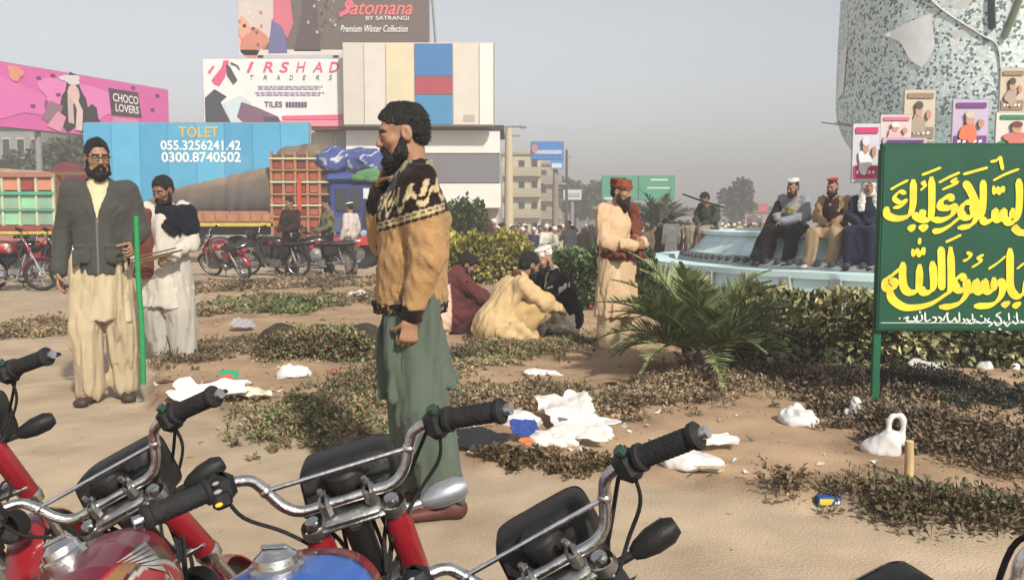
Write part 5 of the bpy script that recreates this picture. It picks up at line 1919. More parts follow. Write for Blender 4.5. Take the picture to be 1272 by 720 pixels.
# ------------------------------------------------------------------ litter
PLW = M('white_plastic', srgb(228, 225, 222), .45, .06, 8, bump=.15, bscale=30, spec=.4)
def crumple(label, px, py, size, seed, col=None, name='plastic_bag', flatness=.5, cat='plastic bag', asp=1.4, yaw=0, handle=False, group='litter on the ground'):
    p = gnd(px, py)
    x, y = p[0], p[1]
    z = float(gz(x, y))
    s_ = size
    g = np.random.default_rng(seed)
    k = 3 + seed % 3
    pr = []
    for i in range(k):
        c = np.array([g.uniform(-.5, .5) * asp, g.uniform(-.4, .4), g.uniform(.15, .5) * flatness]) * s_ * .6
        r = np.array([g.uniform(.3, .5) * asp, g.uniform(.3, .5), g.uniform(.3, .6) * flatness]) * s_ * .6
        pr.append(el(c, r, rotm('Z', g.uniform(0, 3)) @ rotm('X', g.uniform(-.3, .3)), s_ * .12))
    pr.append(el((0, 0, .10 * s_ * flatness), np.array((.55 * asp, .5, .28 * flatness)) * s_ * .8, None, s_ * .12))
    if handle:
        pr += [rc((.20 * s_, 0, .30 * s_), (.22 * s_, 0, .80 * s_), .07 * s_, .05 * s_, .03), rc((.22 * s_, 0, .80 * s_), (.30 * s_, 0, .90 * s_), .05 * s_, .05 * s_, .02), rc((.30 * s_, 0, .90 * s_), (.50 * s_, 0, .90 * s_), .05 * s_, .05 * s_, .02), rc((.50 * s_, 0, .90 * s_), (.56 * s_, 0, .80 * s_), .05 * s_, .05 * s_, .02), rc((.56 * s_, 0, .80 * s_), (.55 * s_, 0, .25 * s_), .05 * s_, .08 * s_, .03)]
    pr.append(cutp((0, 0, .0), (0, 0, -1)))
    V, F = sdf(pr, s_ / 26, [(s_ * (.012 if handle else .035), 3.6 / s_, seed), (s_ * (.004 if handle else .010), 9 / s_, seed + 1)], True)
    o = np_mesh(name, V, F, PLW if col is None else (flat(col, rough=.6) if isinstance(col, tuple) else col), None, True)
    o.location = (x, y, z - .004)
    o.rotation_euler = (0, 0, yaw)
    return tag(o, label, cat, group)

def sheet(label, px, py, w_, h_, seed, col, yaw=0, tilt=0.0, name='paper_scrap', cat='litter', group='litter on the ground', lift=.02):
    p = gnd(px, py)
    g = np.random.default_rng(seed)
    n, m = 22, 16
    U, V_ = np.meshgrid(np.linspace(-.5, .5, n), np.linspace(-.5, .5, m), indexing='ij')
    ragu = 1 + .22 * wob((V_ * 4, 0, 0), seed, 1.5)
    X, Y = U * w_ * ragu, V_ * h_ * (1 + .25 * wob((U * 4, 0, 0), seed + 1, 1.5))
    Z = .018 + lift + .5 * min(w_, h_) * .22 * (wob((X, Y, 0 * X), seed + 2, 3 / max(w_, h_)) + .3 * np.abs(wob((X, Y, 0 * X), seed + 3, 6 / max(w_, h_))))
    Z = np.maximum(Z, .006 + 0 * Z) + (V_ + .5) * tilt
    P = np.stack([X, Y, Z], -1).reshape(-1, 3)
    P2 = P - [0, 0, .0022]
    I = np.arange(n * m).reshape(n, m)
    Fq = np.stack([I[:-1, :-1], I[1:, :-1], I[1:, 1:], I[:-1, 1:]], -1).reshape(-1, 4)
    rim = np.concatenate([I[:, 0], I[-1, 1:], I[-2::-1, -1], I[0, -2:0:-1]])
    rn = np.roll(rim, -1)
    Fr = np.stack([rn, rim, rim + n * m, rn + n * m], 1)
    o = np_mesh(name, np.vstack([P, P2]), np.vstack([Fq, Fq[:, ::-1] + n * m, Fr]), flat(col, rough=.6, bump=.1, bscale=40) if isinstance(col, tuple) else col, None, False)
    o.location = (p[0], p[1], float(gz(p[0], p[1])))
    o.rotation_euler = (0, 0, yaw)
    return tag(o, label, cat, group)

def litter():
    W_ = (242, 238, 232)
    crumple('white crumpled plastic bag alone on bare earth by the low hedge', 364, 474, .21, 2, flatness=.8)
    sheet('large white sheet among rubbish behind the red motorcycle', 262, 506, .46, .36, 11, W_, .2, .05)
    sheet('cream plastic sheet at the right end of the left rubbish heap', 306, 505, .34, .26, 12, (238, 224, 196), -.3, .03)
    crumple('pinkish crumpled bag in the left rubbish heap', 246, 500, .20, 5, (240, 222, 216), flatness=.7)
    sheet('green wrapper on the left rubbish heap', 286, 482, .12, .07, 13, (44, 156, 116), .4, .06, 'wrapper', 'wrapper')
    sheet('red wrapper on the left rubbish heap', 285, 492, .10, .09, 14, (226, 96, 72), .9, .05, 'wrapper', 'wrapper')
    sheet('grey plastic scrap near the black shawl man\'s feet', 302, 414, .22, .18, 15, (176, 168, 170), .3, .08)
    sheet('small red and white wrapper on earth beside the low hedge', 418, 470, .10, .05, 16, (222, 84, 78), .1, .0, 'wrapper', 'wrapper')
    crumple('small white scrap between the low hedge and the sweater man', 447, 467, .07, 9, flatness=.4, cat='litter', name='paper_scrap')
    crumple('white flat bag on the sand in front of the squatting men', 672, 472, .20, 3, flatness=.35, asp=1.7)
    crumple('white cup-shaped scrap in the brown plants before the palm', 787, 503, .09, 4, flatness=1.2, asp=.7, cat='litter', name='paper_scrap')
    crumple('tiny white scrap on the sand right of the cup-shaped scrap', 815, 502, .05, 14, flatness=.5, cat='litter', name='paper_scrap')
    # the big heap behind the middle motorcycle
    crumple('white bag at the top of the heap by the sweater man\'s legs', 648, 536, .20, 6, flatness=.9)
    sheet('grey-white plastic sheet at the back of the middle heap', 705, 534, .30, .30, 21, (226, 218, 214), .3, .10)
    sheet('long white sheet at the right of the middle heap', 730, 548, .32, .18, 22, W_, -.5, .06)
    sheet('blue printed packet in the middle heap', 652, 558, .14, .12, 23, (48, 76, 150), .3, .06, 'packet', 'packet')
    crumple('pale crumpled bag in the centre of the middle heap', 690, 560, .22, 7, (236, 228, 220), flatness=.6)
    sheet('orange scrap at the front of the middle heap', 655, 570, .08, .06, 24, (226, 116, 66), .9, .02, 'wrapper', 'wrapper')
    sheet('white curled paper between the middle heap and the right handlebar', 722, 562, .30, .12, 25, (240, 232, 222), -.35, .04)
    crumple('white bag pieces in a dark tray beside the sweater man', 606, 562, .12, 8, flatness=.7)
    sheet('black plastic tray sheet beside the sweater man\'s legs', 598, 566, .30, .26, 26, (40, 42, 44), .1, .02, 'plastic_tray', 'tray')
    crumple('large white bag on the sand behind the right handlebar', 858, 588, .27, 10, flatness=.55, asp=1.2)
    sheet('pale sheet right of the large white bag', 886, 566, .24, .12, 27, (232, 226, 224), .1, .03)
    sheet('small cardboard scrap in front of the large white bag', 885, 598, .14, .04, 28, (206, 176, 140), .0, .0)
    # right-hand bags
    crumple('white knotted bag left of the sign post', 992, 536, .25, 12, flatness=.95, asp=1.1)
    crumple('small white upright bag just left of the sign post', 1060, 528, .16, 13, flatness=1.5, asp=.9)
    crumple('white carrier bag with handles standing right of the sign post', 1092, 570, .22, 17, flatness=1.1, asp=1.0, handle=True)
    crumple('white bag under the hedge left of the sign post', 1036, 467, .13, 18, flatness=.7)
    crumple('flattened white bag lying behind the sign post', 1150, 468, .24, 19, flatness=.5, asp=1.7)
    crumple('white bag at the foot of the hedge beneath the sign', 1222, 462, .14, 20, flatness=1.0, asp=.9)
    crumple('white cup by the hedge at the right edge', 1260, 462, .10, 21, flatness=1.0, asp=.8, cat='litter', name='paper_cup')
    sheet('white scrap at the beige man\'s feet', 762, 441, .16, .10, 31, W_, .2, .02)
    crumple('pale bundle on the ground behind the low hedge', 446, 376, .30, 22, (226, 212, 196), flatness=.9)
    # tiny scraps
    g = np.random.default_rng(77)
    n = 130
    cx = np.concatenate([g.normal(290, 60, 35), g.normal(700, 110, 55), g.uniform(880, 1260, 40)])
    cy = np.concatenate([g.normal(490, 16, 35), g.normal(556, 22, 55), g.uniform(470, 610, 40)])
    P = np.array([gnd(a, max(b, 440)) for a, b in zip(cx, cy)])
    P[:, 2] = gz(P[:, 0], P[:, 1]) + .008
    D = np.stack([g.normal(size=n), g.normal(size=n), g.normal(0, .2, n)], 1)
    L = g.uniform(.02, .075, n)
    V, F, C = leaf_quads(P, D, L, L * g.uniform(.2, .5, n), g, mixcols(g, n, [(236, 232, 226), (220, 214, 204), (206, 190, 160), (200, 90, 70)], [.55, .25, .15, .05]))
    tag(np_mesh('paper_scraps', V, F, M('scrap_paper', rough=.8, attr=True), None, False, C), 'tiny white paper scraps strewn between the larger litter', 'litter', kind='stuff')
    # drink carton
    p = gnd(1028, 632)
    o = empty('drink_carton', (p[0], p[1], float(gz(p[0], p[1])) + .022), R(8)); tag(o, 'small blue and yellow drink carton lying at the bed edge', 'carton', 'litter on the ground')
    m = MB(); m.box((0, 0, 0), (.105, .045, .042), bev=.004); m.build('box', flat((38, 84, 150)), o)
    m = MB(); m.poly([(-.05, -.0236, -.012), (.0, -.0236, -.016), (.02, -.0236, .012), (-.05, -.0236, .015)], .001, (0, -1, 0)); m.build('print', flat((222, 196, 60)), o)
    m = MB(); m.poly([(.022, -.0236, -.012), (.045, -.0236, -.012), (.045, -.0236, .002), (.022, -.0236, .002)], .001, (0, -1, 0)); m.build('print', flat((232, 232, 228)), o)
    # wooden stake
    p = gnd(1128, 604)
    o = empty('wooden_stake', (p[0], p[1], float(gz(p[0], p[1])) - .02)); tag(o, 'short pale wooden stake standing in the sand near the carrier bag', 'stake')
    m = MB(); m.tube([(0, 0, -.1), (.002, 0, .08), (-.002, 0, .20)], [.022, .021, .020], 10); m.build('shaft', M('pale_wood', srgb(206, 176, 126), .85, .25, 25, stretch=(1, 1, .2)), o, True)
    m = MB(); m.lathe([(.0205, 0), (.018, .004), (0, .005)], (-.002, 0, .199), (0, 0, 1), 10); m.build('cut_top', M('pale_wood_end', srgb(220, 196, 150), .85), o, True)
litter()
# ------------------------------------------------------------------ people
SKIN = M('skin', rough=.55, var=.08, scale=30, bump=.05, bscale=200, attr=True, spec=.35)
CLOTH = M('woven_cloth', rough=.92, var=.07, scale=14, bump=.9, bscale=4.5, attr=True, spec=.1, sheen=.08, stretch=(1, 1, .42), ridge=True)
KNIT = M('knitted_wool', rough=.95, var=.12, scale=60, bump=.35, bscale=150, attr=True, spec=.1, sheen=.1)
HAIRM = M('hair', (.012, .010, .009), rough=.55, var=.5, scale=50, bump=.9, bscale=140, spec=.35, stretch=(1, 1, .25))
LEATHER = M('shoe_leather', rough=.55, var=.2, scale=20, bump=.1, attr=True)
EYEM = M('eye', rough=.15, var=.02, attr=True, spec=.5)

def skel(H=1.75, **kw):
    s = H / 1.75
    J = dict(pel=(0, 0, .95), chest=(0, -.005, 1.28), neck=(0, -.015, 1.46), head=(0, .025, 1.625),
             shL=(-.185, -.015, 1.405), shR=(.185, -.015, 1.405), elL=(-.235, -.04, 1.12), elR=(.235, -.04, 1.12),
             wrL=(-.245, .06, .88), wrR=(.245, .06, .88), hiL=(-.09, 0, .92), hiR=(.09, 0, .92),
             knL=(-.10, .025, .50), knR=(.10, .025, .50), anL=(-.10, -.02, .085), anR=(.10, -.02, .085),
             toL=(-.12, .16, .03), toR=(.12, .16, .03))
    J.update(kw)
    J = {k: np.array(v, float) * s for k, v in J.items()}
    J['s'] = s
    return J

def head_rot(yaw=0, pitch=0, roll=0):
    # yaw > 0 turns to the person's left, pitch > 0 looks down
    return rotm('Z', R(yaw)) @ rotm('X', R(-pitch)) @ rotm('Y', R(roll))

def head_prims(c, Rh, s):
    P = lambda x, y, z: c + Rh @ (np.array([x, y, z]) * s)
    e = lambda x, y, z, r, k=.02, mode='add': el(P(x, y, z), np.array(r) * s, Rh, k * s, mode)
    pr = [e(0, -.012, .035, (.075, .096, .086)), e(0, .022, -.030, (.060, .072, .090), .03), e(0, .062, -.092, (.030, .030, .026), .03),
          e(0, .078, .028, (.050, .018, .014), .02)]
    for x in (-1, 1):
        pr += [e(x * .043, .058, -.022, (.024, .028, .024), .02), e(x * .045, .030, -.075, (.022, .035, .025), .02)]
        pr += [e(x * .030, .100, .004, (.016, .016, .011), .012, 'sub')]
        pr += [e(x * .030, .080, .004, (.017, .013, .013), .006)]
        pr += [e(x * .077, -.008, -.008, (.010, .024, .034), .008), e(x * .086, .000, -.004, (.006, .011, .018), .004, 'sub')]
        pr += [e(x * .012, .098, -.032, (.010, .011, .008), .006)]
    pr += [rc(P(0, .088, .018), P(0, .112, -.026), .009 * s, .0125 * s, .012 * s)]
    pr += [e(0, .090, -.056, (.024, .012, .006), .006), e(0, .088, -.067, (.021, .012, .007), .006), e(0, .102, -.0615, (.025, .006, .002), .003, 'sub')]
    return pr, P

def skin_cols(V, c, Rh, s, base, headonly=True):
    base = np.array(base)
    C = np.tile(base, (len(V), 1))
    L = ((V - c) @ Rh) / s
    near = (np.linalg.norm(L, axis=1) < .16)
    lips = near & (np.abs(L[:, 2] + .061) < .012) & (L[:, 1] > .085) & (np.abs(L[:, 0]) < .024)
    C[lips] = base * (.75, .5, .5)
    brow = near & (np.abs(L[:, 2] - .027 + .15 * np.abs(L[:, 0])) < .008) & (np.abs(L[:, 0]) > .008) & (np.abs(L[:, 0]) < .05) & (L[:, 1] > .06)
    C[brow] = base * .12
    return C

def hand_prims(wr, d, n, curl, s, thumb=1, spread=1.0):
    """thumb = +1 when the thumb leaves towards n x d"""
    d = np.asarray(d, float); d = d / np.linalg.norm(d)
    n = np.asarray(n, float); n = n - d * (n @ d); n = n / np.linalg.norm(n)
    sd = np.cross(n, d) * thumb
    wr = np.asarray(wr, float)
    pr = [erc(wr - d * .03 * s, wr + d * .02 * s, (.026 * s, .020 * s), (.030 * s, .018 * s), sd, .01),
          erc(wr + d * .02 * s, wr + d * .085 * s, (.032 * s, .016 * s), (.040 * s, .013 * s), sd, .012)]
    def seg(p, dd, nn, lens, rad, cu):
        q = []
        for i, l in enumerate(lens):
            a = cu * (.7 if i == 0 else 1.0)
            dn = dd * math.cos(a) + nn * math.sin(a)
            nn = nn * math.cos(a) - dd * math.sin(a)
            dd = dn
            p2 = p + dd * l * s
            q.append(rc(p, p2, rad * s * (1 - .1 * i), rad * s * (.9 - .1 * i), .003 * s))
            p = p2
        return q
    for off, l in ((.030, .040), (.010, .045), (-.011, .042), (-.030, .033)):
        b = wr + (d * (.088 - abs(off) * .2) + sd * off * spread) * s
        pr += seg(b, d + sd * off * .8 * (spread - .6), n, (l, l * .62, l * .5), .0088, curl)
    b = wr + (d * .028 + sd * .030) * s
    td = d * .65 + sd * .65 + n * .3
    td = d * .75 + sd * .45 + n * .55
    pr += seg(b, td / np.linalg.norm(td), n, (.036, .030, .024), .0105, curl * .55)
    return pr

def body(root, J, hrot, skin=(.30, .16, .095), res=.012, hres=.006, hands=None, shoes=None, bare=True):
    s = J['s']
    pr = [erc(J['pel'], J['chest'], (.135 * s, .09 * s), (.15 * s, .10 * s), J['shR'] - J['shL'], .05),
          erc(J['chest'], J['neck'], (.14 * s, .095 * s), (.06 * s, .05 * s), J['shR'] - J['shL'], .05),
          rc(J['neck'], J['head'] + hrot @ np.array([0, -.02, -.04]) * s, .056 * s, .052 * s, .03)]
    for S in 'LR':
        pr += [rc(J['sh' + S], J['el' + S], .050 * s, .042 * s, .04), rc(J['el' + S], J['wr' + S], .041 * s, .028 * s, .02),
               rc(J['hi' + S], J['kn' + S], .080 * s, .055 * s, .05), rc(J['kn' + S], J['an' + S], .055 * s, .036 * s, .03),
               rc(J['an' + S] + [0, 0, -.03 * s], J['to' + S] * [1, 1, 1] + [0, 0, .0], .032 * s, .026 * s, .02)]
    nets = [sdf(pr, res)]
    hp, P = head_prims(J['head'], hrot, s)
    hp.append(rc(J['neck'], J['head'] + hrot @ np.array([0, -.02, -.05]) * s, .057 * s, .054 * s, .025))
    nets.append(sdf(hp, hres))
    if hands:
        for S in 'LR':
            h = hands.get(S)
            if h:
                nets.append(sdf(hand_prims(J['wr' + S], *h[:3], s, *(h[3:])), min(hres, .0062)))
    V, F = join_nets(nets)
    o = np_mesh('body', V, F, SKIN, root, cols=skin_cols(V, J['head'], hrot, s, skin))
    return o

def eyes(root, J, hrot, res=8):
    s = J['s']
    for x in (-1, 1):
        b = MB()
        b.ball((0, 0, 0), .0125 * s, 10, 8)
        V = np.vstack(b.V)
        C = np.where((V[:, 1] > .0095 * s)[:, None], (.015, .008, .005), (.62, .58, .54))
        o = np_mesh('eye', V, np.array(b.F), EYEM, root, cols=C)
        o.location = tuple(J['head'] + hrot @ np.array([x * .030, .0815, .004]) * s)
        o.rotation_euler = Matrix(hrot.tolist()).to_euler()

def tufts(V, F, c, hrot, s, n, seed, ln=.011, down=False):
    g = np.random.default_rng(seed)
    i = g.choice(len(V), n)
    P = V[i]
    L = (P - c) @ hrot
    out = L / (np.linalg.norm(L, axis=1, keepdims=True) + 1e-9)
    d = out * .55 + np.array([0, .25, -.9] if down else [0, -.5, -.35]) + g.normal(0, .3, (n, 3))
    d /= np.linalg.norm(d, axis=1, keepdims=True)
    sd = np.cross(d, out)
    sd /= np.linalg.norm(sd, axis=1, keepdims=True) + 1e-9
    l = ln * s * g.uniform(.6, 1.4, (n, 1))
    w_ = .0016 * s
    d, sd, P0 = d @ hrot.T, sd @ hrot.T, P - (out @ hrot.T) * .003
    Q = np.stack([P0 - sd * w_, P0 + sd * w_, P0 + d * l + sd * w_ * .3, P0 + d * l - sd * w_ * .3], 1).reshape(-1, 3)
    return np.vstack([V, Q]), np.vstack([F, np.arange(4 * n).reshape(n, 4) + len(V)])

def hair(root, J, hrot, res=.007, full=1.0, low=-.05, seed=3, name='hair', mat=None, strands=0, fore=0.0):
    s = J['s']; c = J['head']
    P = lambda x, y, z: c + hrot @ (np.array([x, y, z]) * s)
    pr = [el(P(0, -.018, .040), np.array((.0805, .101, .089)) * s * full, hrot, 0), el(P(0, -.05, -.02), np.array((.068, .055, .060)) * s, hrot, .03)]
    pr += [rc(P(0, .062, .080), P(0, .02, .105), .026 * s, .026 * s, .03)]
    pr += [el(P(0, .112, -.018 + fore), np.array((.090, .085, .090)) * s, hrot, .012, 'sub')]
    for x in (-1, 1):
        pr += [el(P(x * .095, .005, -.012), np.array((.035, .030, .038)) * s, hrot, .01, 'sub')]
    pr += [cutp(P(0, 0, low), hrot @ np.array([0, .25, -1]))]
    V, F = sdf(pr, res, [(.0022, 40, seed), (.0018, 110, seed + 1)])
    if strands:
        V, F = tufts(V, F, c, hrot, s, strands, seed)
    return np_mesh(name, V, F, mat or HAIRM, root)

def beard(root, J, hrot, res=.007, length=.05, seed=5, mat=None, wide=1.0, strands=0):
    s = J['s']; c = J['head']
    P = lambda x, y, z: c + hrot @ (np.array([x, y, z]) * s)
    pr = []
    for x in (-1, 1):
        pr += [rc(P(x * .070, .008, -.02), P(x * .058 * wide, .030, -.085), .012 * s, .022 * s, .02), rc(P(x * .058 * wide, .030, -.085), P(x * .012, .080, -.108 - length * .3), .022 * s, .026 * s, .03)]
        pr += [rc(P(x * .004, .104, -.046), P(x * .034, .086, -.066), .0065 * s, .008 * s, .008)]
        pr += [rc(P(x * .034, .086, -.066), P(x * .028, .080, -.10), .008 * s, .014 * s, .01)]
    pr += [rc(P(0, .075, -.105), P(0, .078, -.105 - length), .034 * s, .020 * s, .03), el(P(0, .045, -.10), np.array((.05 * wide, .04, .03)) * s, hrot, .03)]
    V, F = sdf(pr, res, [(.004, 60, seed), (.002, 150, seed + 1)])
    if strands:
        V, F = tufts(V, F, c, hrot, s, strands, seed, .011, True)
    return np_mesh('beard', V, F, mat or HAIRM, root)

def garment(root, name, prims, col, res=.012, wr=None, mat=None, colfn=None):
    V, F = sdf(prims, res, wr, True)
    C = np.tile(np.array(col, float), (len(V), 1))
    if colfn:
        C = colfn(V, C)
    return np_mesh(name, V, F, mat or CLOTH, root, cols=C)

def torso_p(J, wx=.165, wy=.12, low=None, k=.05, hemx=None, hemy=None):
    s = J['s']
    lat = J['shR'] - J['shL']
    pel = J['pel'] if low is None else low
    hx, hy = (hemx or wx) * s, (hemy or wy) * s
    return [erc(pel, J['chest'], (hx, hy), (wx * s, wy * s), lat, k),
            erc(J['chest'], J['neck'] * .75 + J['chest'] * .25, (wx * s * .98, wy * s), (.085 * s, .075 * s), lat, k),
            rc(J['shL'] * .9 + J['shR'] * .1, J['shR'] * .9 + J['shL'] * .1, .062 * s, .062 * s, k)]

def sleeve_p(J, S, rs=.072, re=.062, rw=.048, end=1.0, k=.03):
    s = J['s']
    w_ = J['el' + S] + (J['wr' + S] - J['el' + S]) * end
    sh, e_ = J['sh' + S], J['el' + S]
    p1 = sh + (e_ - sh) * .3
    rm = (rs * .7 + re * .3) * s
    return [rc(sh, p1, rs * s, rm, .04), rc(p1, e_, rm, re * s, .012), rc(e_, w_, re * s, rw * s, .012)]

def skirt_p(J, top, bot, rt, rb, pleat=(9, .05, .4), k=.04):
    return [erc(top, bot, rt, rb, J['shR'] - J['shL'], k, pleat), cutp(bot, np.asarray(bot) - np.asarray(top))]

def leg_p(J, S, rh=.105, rk=.10, ra=.085, end=.93, k=.03):
    s = J['s']
    a = J['kn' + S] + (J['an' + S] - J['kn' + S]) * end
    return [rc(J['hi' + S], J['kn' + S], rh * s, rk * s, .02), rc(J['kn' + S], a, rk * s, ra * s, .012)]

def shoe(root, J, S, col=(.03, .025, .02), fat=1.0, res=.008, name='shoe'):
    s = J['s']
    a, t = J['an' + S], J['to' + S]
    h = a + (a - t) * [.25, .25, 0]
    h = np.array([h[0], h[1], t[2] + .012 * s])
    pr = [erc(h, t, (.036 * s * fat, .036 * s), (.044 * s * fat, .028 * s), np.cross(t - h, (0, 0, 1)), .02), rc([h[0], h[1], h[2]], [a[0], a[1], a[2] - .005], .036 * s, .034 * s, .03),
          cutp((0, 0, min(t[2], h[2]) - .028 * s), (0, 0, -1))]
    V, F = sdf(pr, res)
    return np_mesh(name, V, F, LEATHER, root, cols=np.tile(np.array(col, float), (len(V), 1)))

def person(name_label, loc, rz, J, group=None):
    o = empty('person', loc, rz)
    return tag(o, name_label, 'person', group)

def cap_p(J, hrot, r=(.085, .104, .06), z=.075, band=.05):
    s = J['s']; c = J['head']
    P = lambda x, y, z_: c + hrot @ (np.array([x, y, z_]) * s)
    return [erc(P(0, -.014, z - .02), P(0, -.02, z + band), (r[0] * s, r[1] * s), (r[0] * .93 * s, r[1] * .93 * s), hrot @ np.array([1., 0, 0]), 0, None, 'add', True),
            el(P(0, -.02, z + band), np.array((r[0] * .93, r[1] * .93, .016)) * s, hrot, .01)]
# -------- the man in the mustard sweater, on the phone, beside the motorcycles
def man_sweater():
    J = skel(1.77, pel=(0, .125, .95), chest=(0, .105, 1.27), neck=(0, .10, 1.445), head=(0, .145, 1.615),
             shL=(-.18, .09, 1.395), shR=(.18, .11, 1.40), elL=(-.235, .055, 1.11), wrL=(-.225, .125, .865),
             elR=(.20, .235, 1.16), wrR=(.10, .25, 1.39), hiL=(-.09, .11, .92), hiR=(.09, .11, .92),
             knL=(-.11, .085, .49), knR=(.10, .12, .49), anL=(-.11, -.02, .085), anR=(.11, .08, .085), toL=(-.13, .16, .03), toR=(.12, .26, .03))
    hr = head_rot(2, 12, 0)
    o = person('bearded man in mustard and black patterned sweater, hand raised to his cheek', gnd(548, 634), R(97), J)
    body(o, J, hr, (.31, .165, .10), .011, .005, hands=dict(L=((.02, .12, -1), (1, .3, 0), 1.25, 1), R=((-.25, -.35, .8), (-.5, -.75, 0), .45, 1)))
    eyes(o, J, hr)
    hair(o, J, hr, .0055, .985, -.045, strands=2200)
    beard(o, J, hr, .0055, .028, wide=.92, strands=1400)
    green = srgb(92, 104, 92)
    s = J['s']
    # loose trousers
    garment(o, 'trousers', leg_p(J, 'L', .11, .105, .09, .9) + leg_p(J, 'R', .11, .105, .09, .9) +
            [cutp(J['anL'] * [0, 0, 1] + [0, 0, -.0], (0, 0, -1))], green, .012, [(.015, (15, 15, 3), 11), (.007, (34, 34, 9), 12)])
    # long shirt under the sweater
    garment(o, 'kurta', skirt_p(J, np.array([0, .122, .84]) * s, np.array([0, .085, .54]) * s, (.142 * s, .112 * s), (.188 * s, .158 * s), (7, .09, 1.0)), green, .011,
            [(.015, (17, 17, 2.2), 21), (.006, (38, 38, 7), 22)])
    mus, blk, crm = np.array(srgb(180, 140, 92)), np.array(srgb(36, 26, 22)), np.array(srgb(205, 182, 140))
    def pat(V, C):
        C[:] = mus
        x, y, z = V[:, 0] / s, V[:, 1] / s, V[:, 2] / s
        zb = 1.245 + .06 * np.clip((.12 - y) / .2, -1, 1)      # lower edge of the black yoke, lower in front
        yoke = (z > zb) & (np.hypot(x - .09, y - .27) > .11)
        C[yoke] = blk
        u = z - zb
        ang = np.arctan2(y - .1, np.abs(x) + .02) * 9
        line1 = np.abs(u - .018) < .006
        line2 = np.abs(u - .034) < .0045
        zig = np.abs(u - .085 - .026 * np.sign(np.sin(ang * 2)) * np.abs(np.sin(ang * 2)) ** .5) < .011
        bar = (np.abs(u - .12) < .03) & (np.sin(ang * 3.0 + u * 40) > .35)
        C[yoke & (line1 | line2 | zig | bar) & (y > -.02)] = crm
        cuffL = (np.linalg.norm(V - J['wrL'], axis=1) < .068 * s)
        C[cuffL] = blk
        cuffR = np.linalg.norm(V - J['wrR'], axis=1) < .12 * s
        C[cuffR] = blk
        front = (np.abs(x - .0) < .022) & (y > .18)
        fz = front & (np.sin(z * 130) > -.2) & (z < 1.33)
        C[front] = blk
        C[fz & (np.abs(x) > .008)] = crm * .8
        return C
    tp = [erc(np.array([0, .125, .80]) * s, J['chest'], (.188 * s, .152 * s), (.188 * s, .148 * s), (1, 0, 0), .05),
          erc(J['chest'], J['neck'], (.175 * s, .14 * s), (.075 * s, .07 * s), (1, 0, 0), .05),
          rc(J['shL'] * .9 + J['shR'] * .1, J['shR'] * .9 + J['shL'] * .1, .07 * s, .07 * s, .05)]
    tp += [cutp((0, 0, .885 * s), (0, 0, -1))]
    tp += sleeve_p(J, 'L', .082, .072, .046, .93) + sleeve_p(J, 'R', .080, .070, .048, .90)
    garment(o, 'sweater', tp, mus, .0085, [(.006, (14, 14, 9), 31), (.0035, (36, 36, 30), 32)], KNIT, pat)
    garment(o, 'waistband', [erc(np.array([0, .125, .868]) * s, np.array([0, .125, .915]) * s, (.194 * s, .160 * s), (.198 * s, .164 * s), (1, 0, 0), 0, None, 'add', True)], blk, .009, (.0015, 50, 6), KNIT)
    # collar
    garment(o, 'collar', [erc(J['neck'] + [0, -.008, -.03], J['neck'] + [0, -.004, .055], (.088 * s, .085 * s), (.078 * s, .074 * s), (1, 0, 0), 0, None, 'add', True),
                          rc(J['neck'] + [0, .05, -.07], J['neck'] + [0, .055, -.01], .03, .035, .03)], srgb(150, 140, 118), .009, (.003, 40, 5))
    shoe(o, J, 'L', srgb(96, 52, 48), 1.1)
    shoe(o, J, 'R', srgb(96, 52, 48), 1.1)
man_sweater()

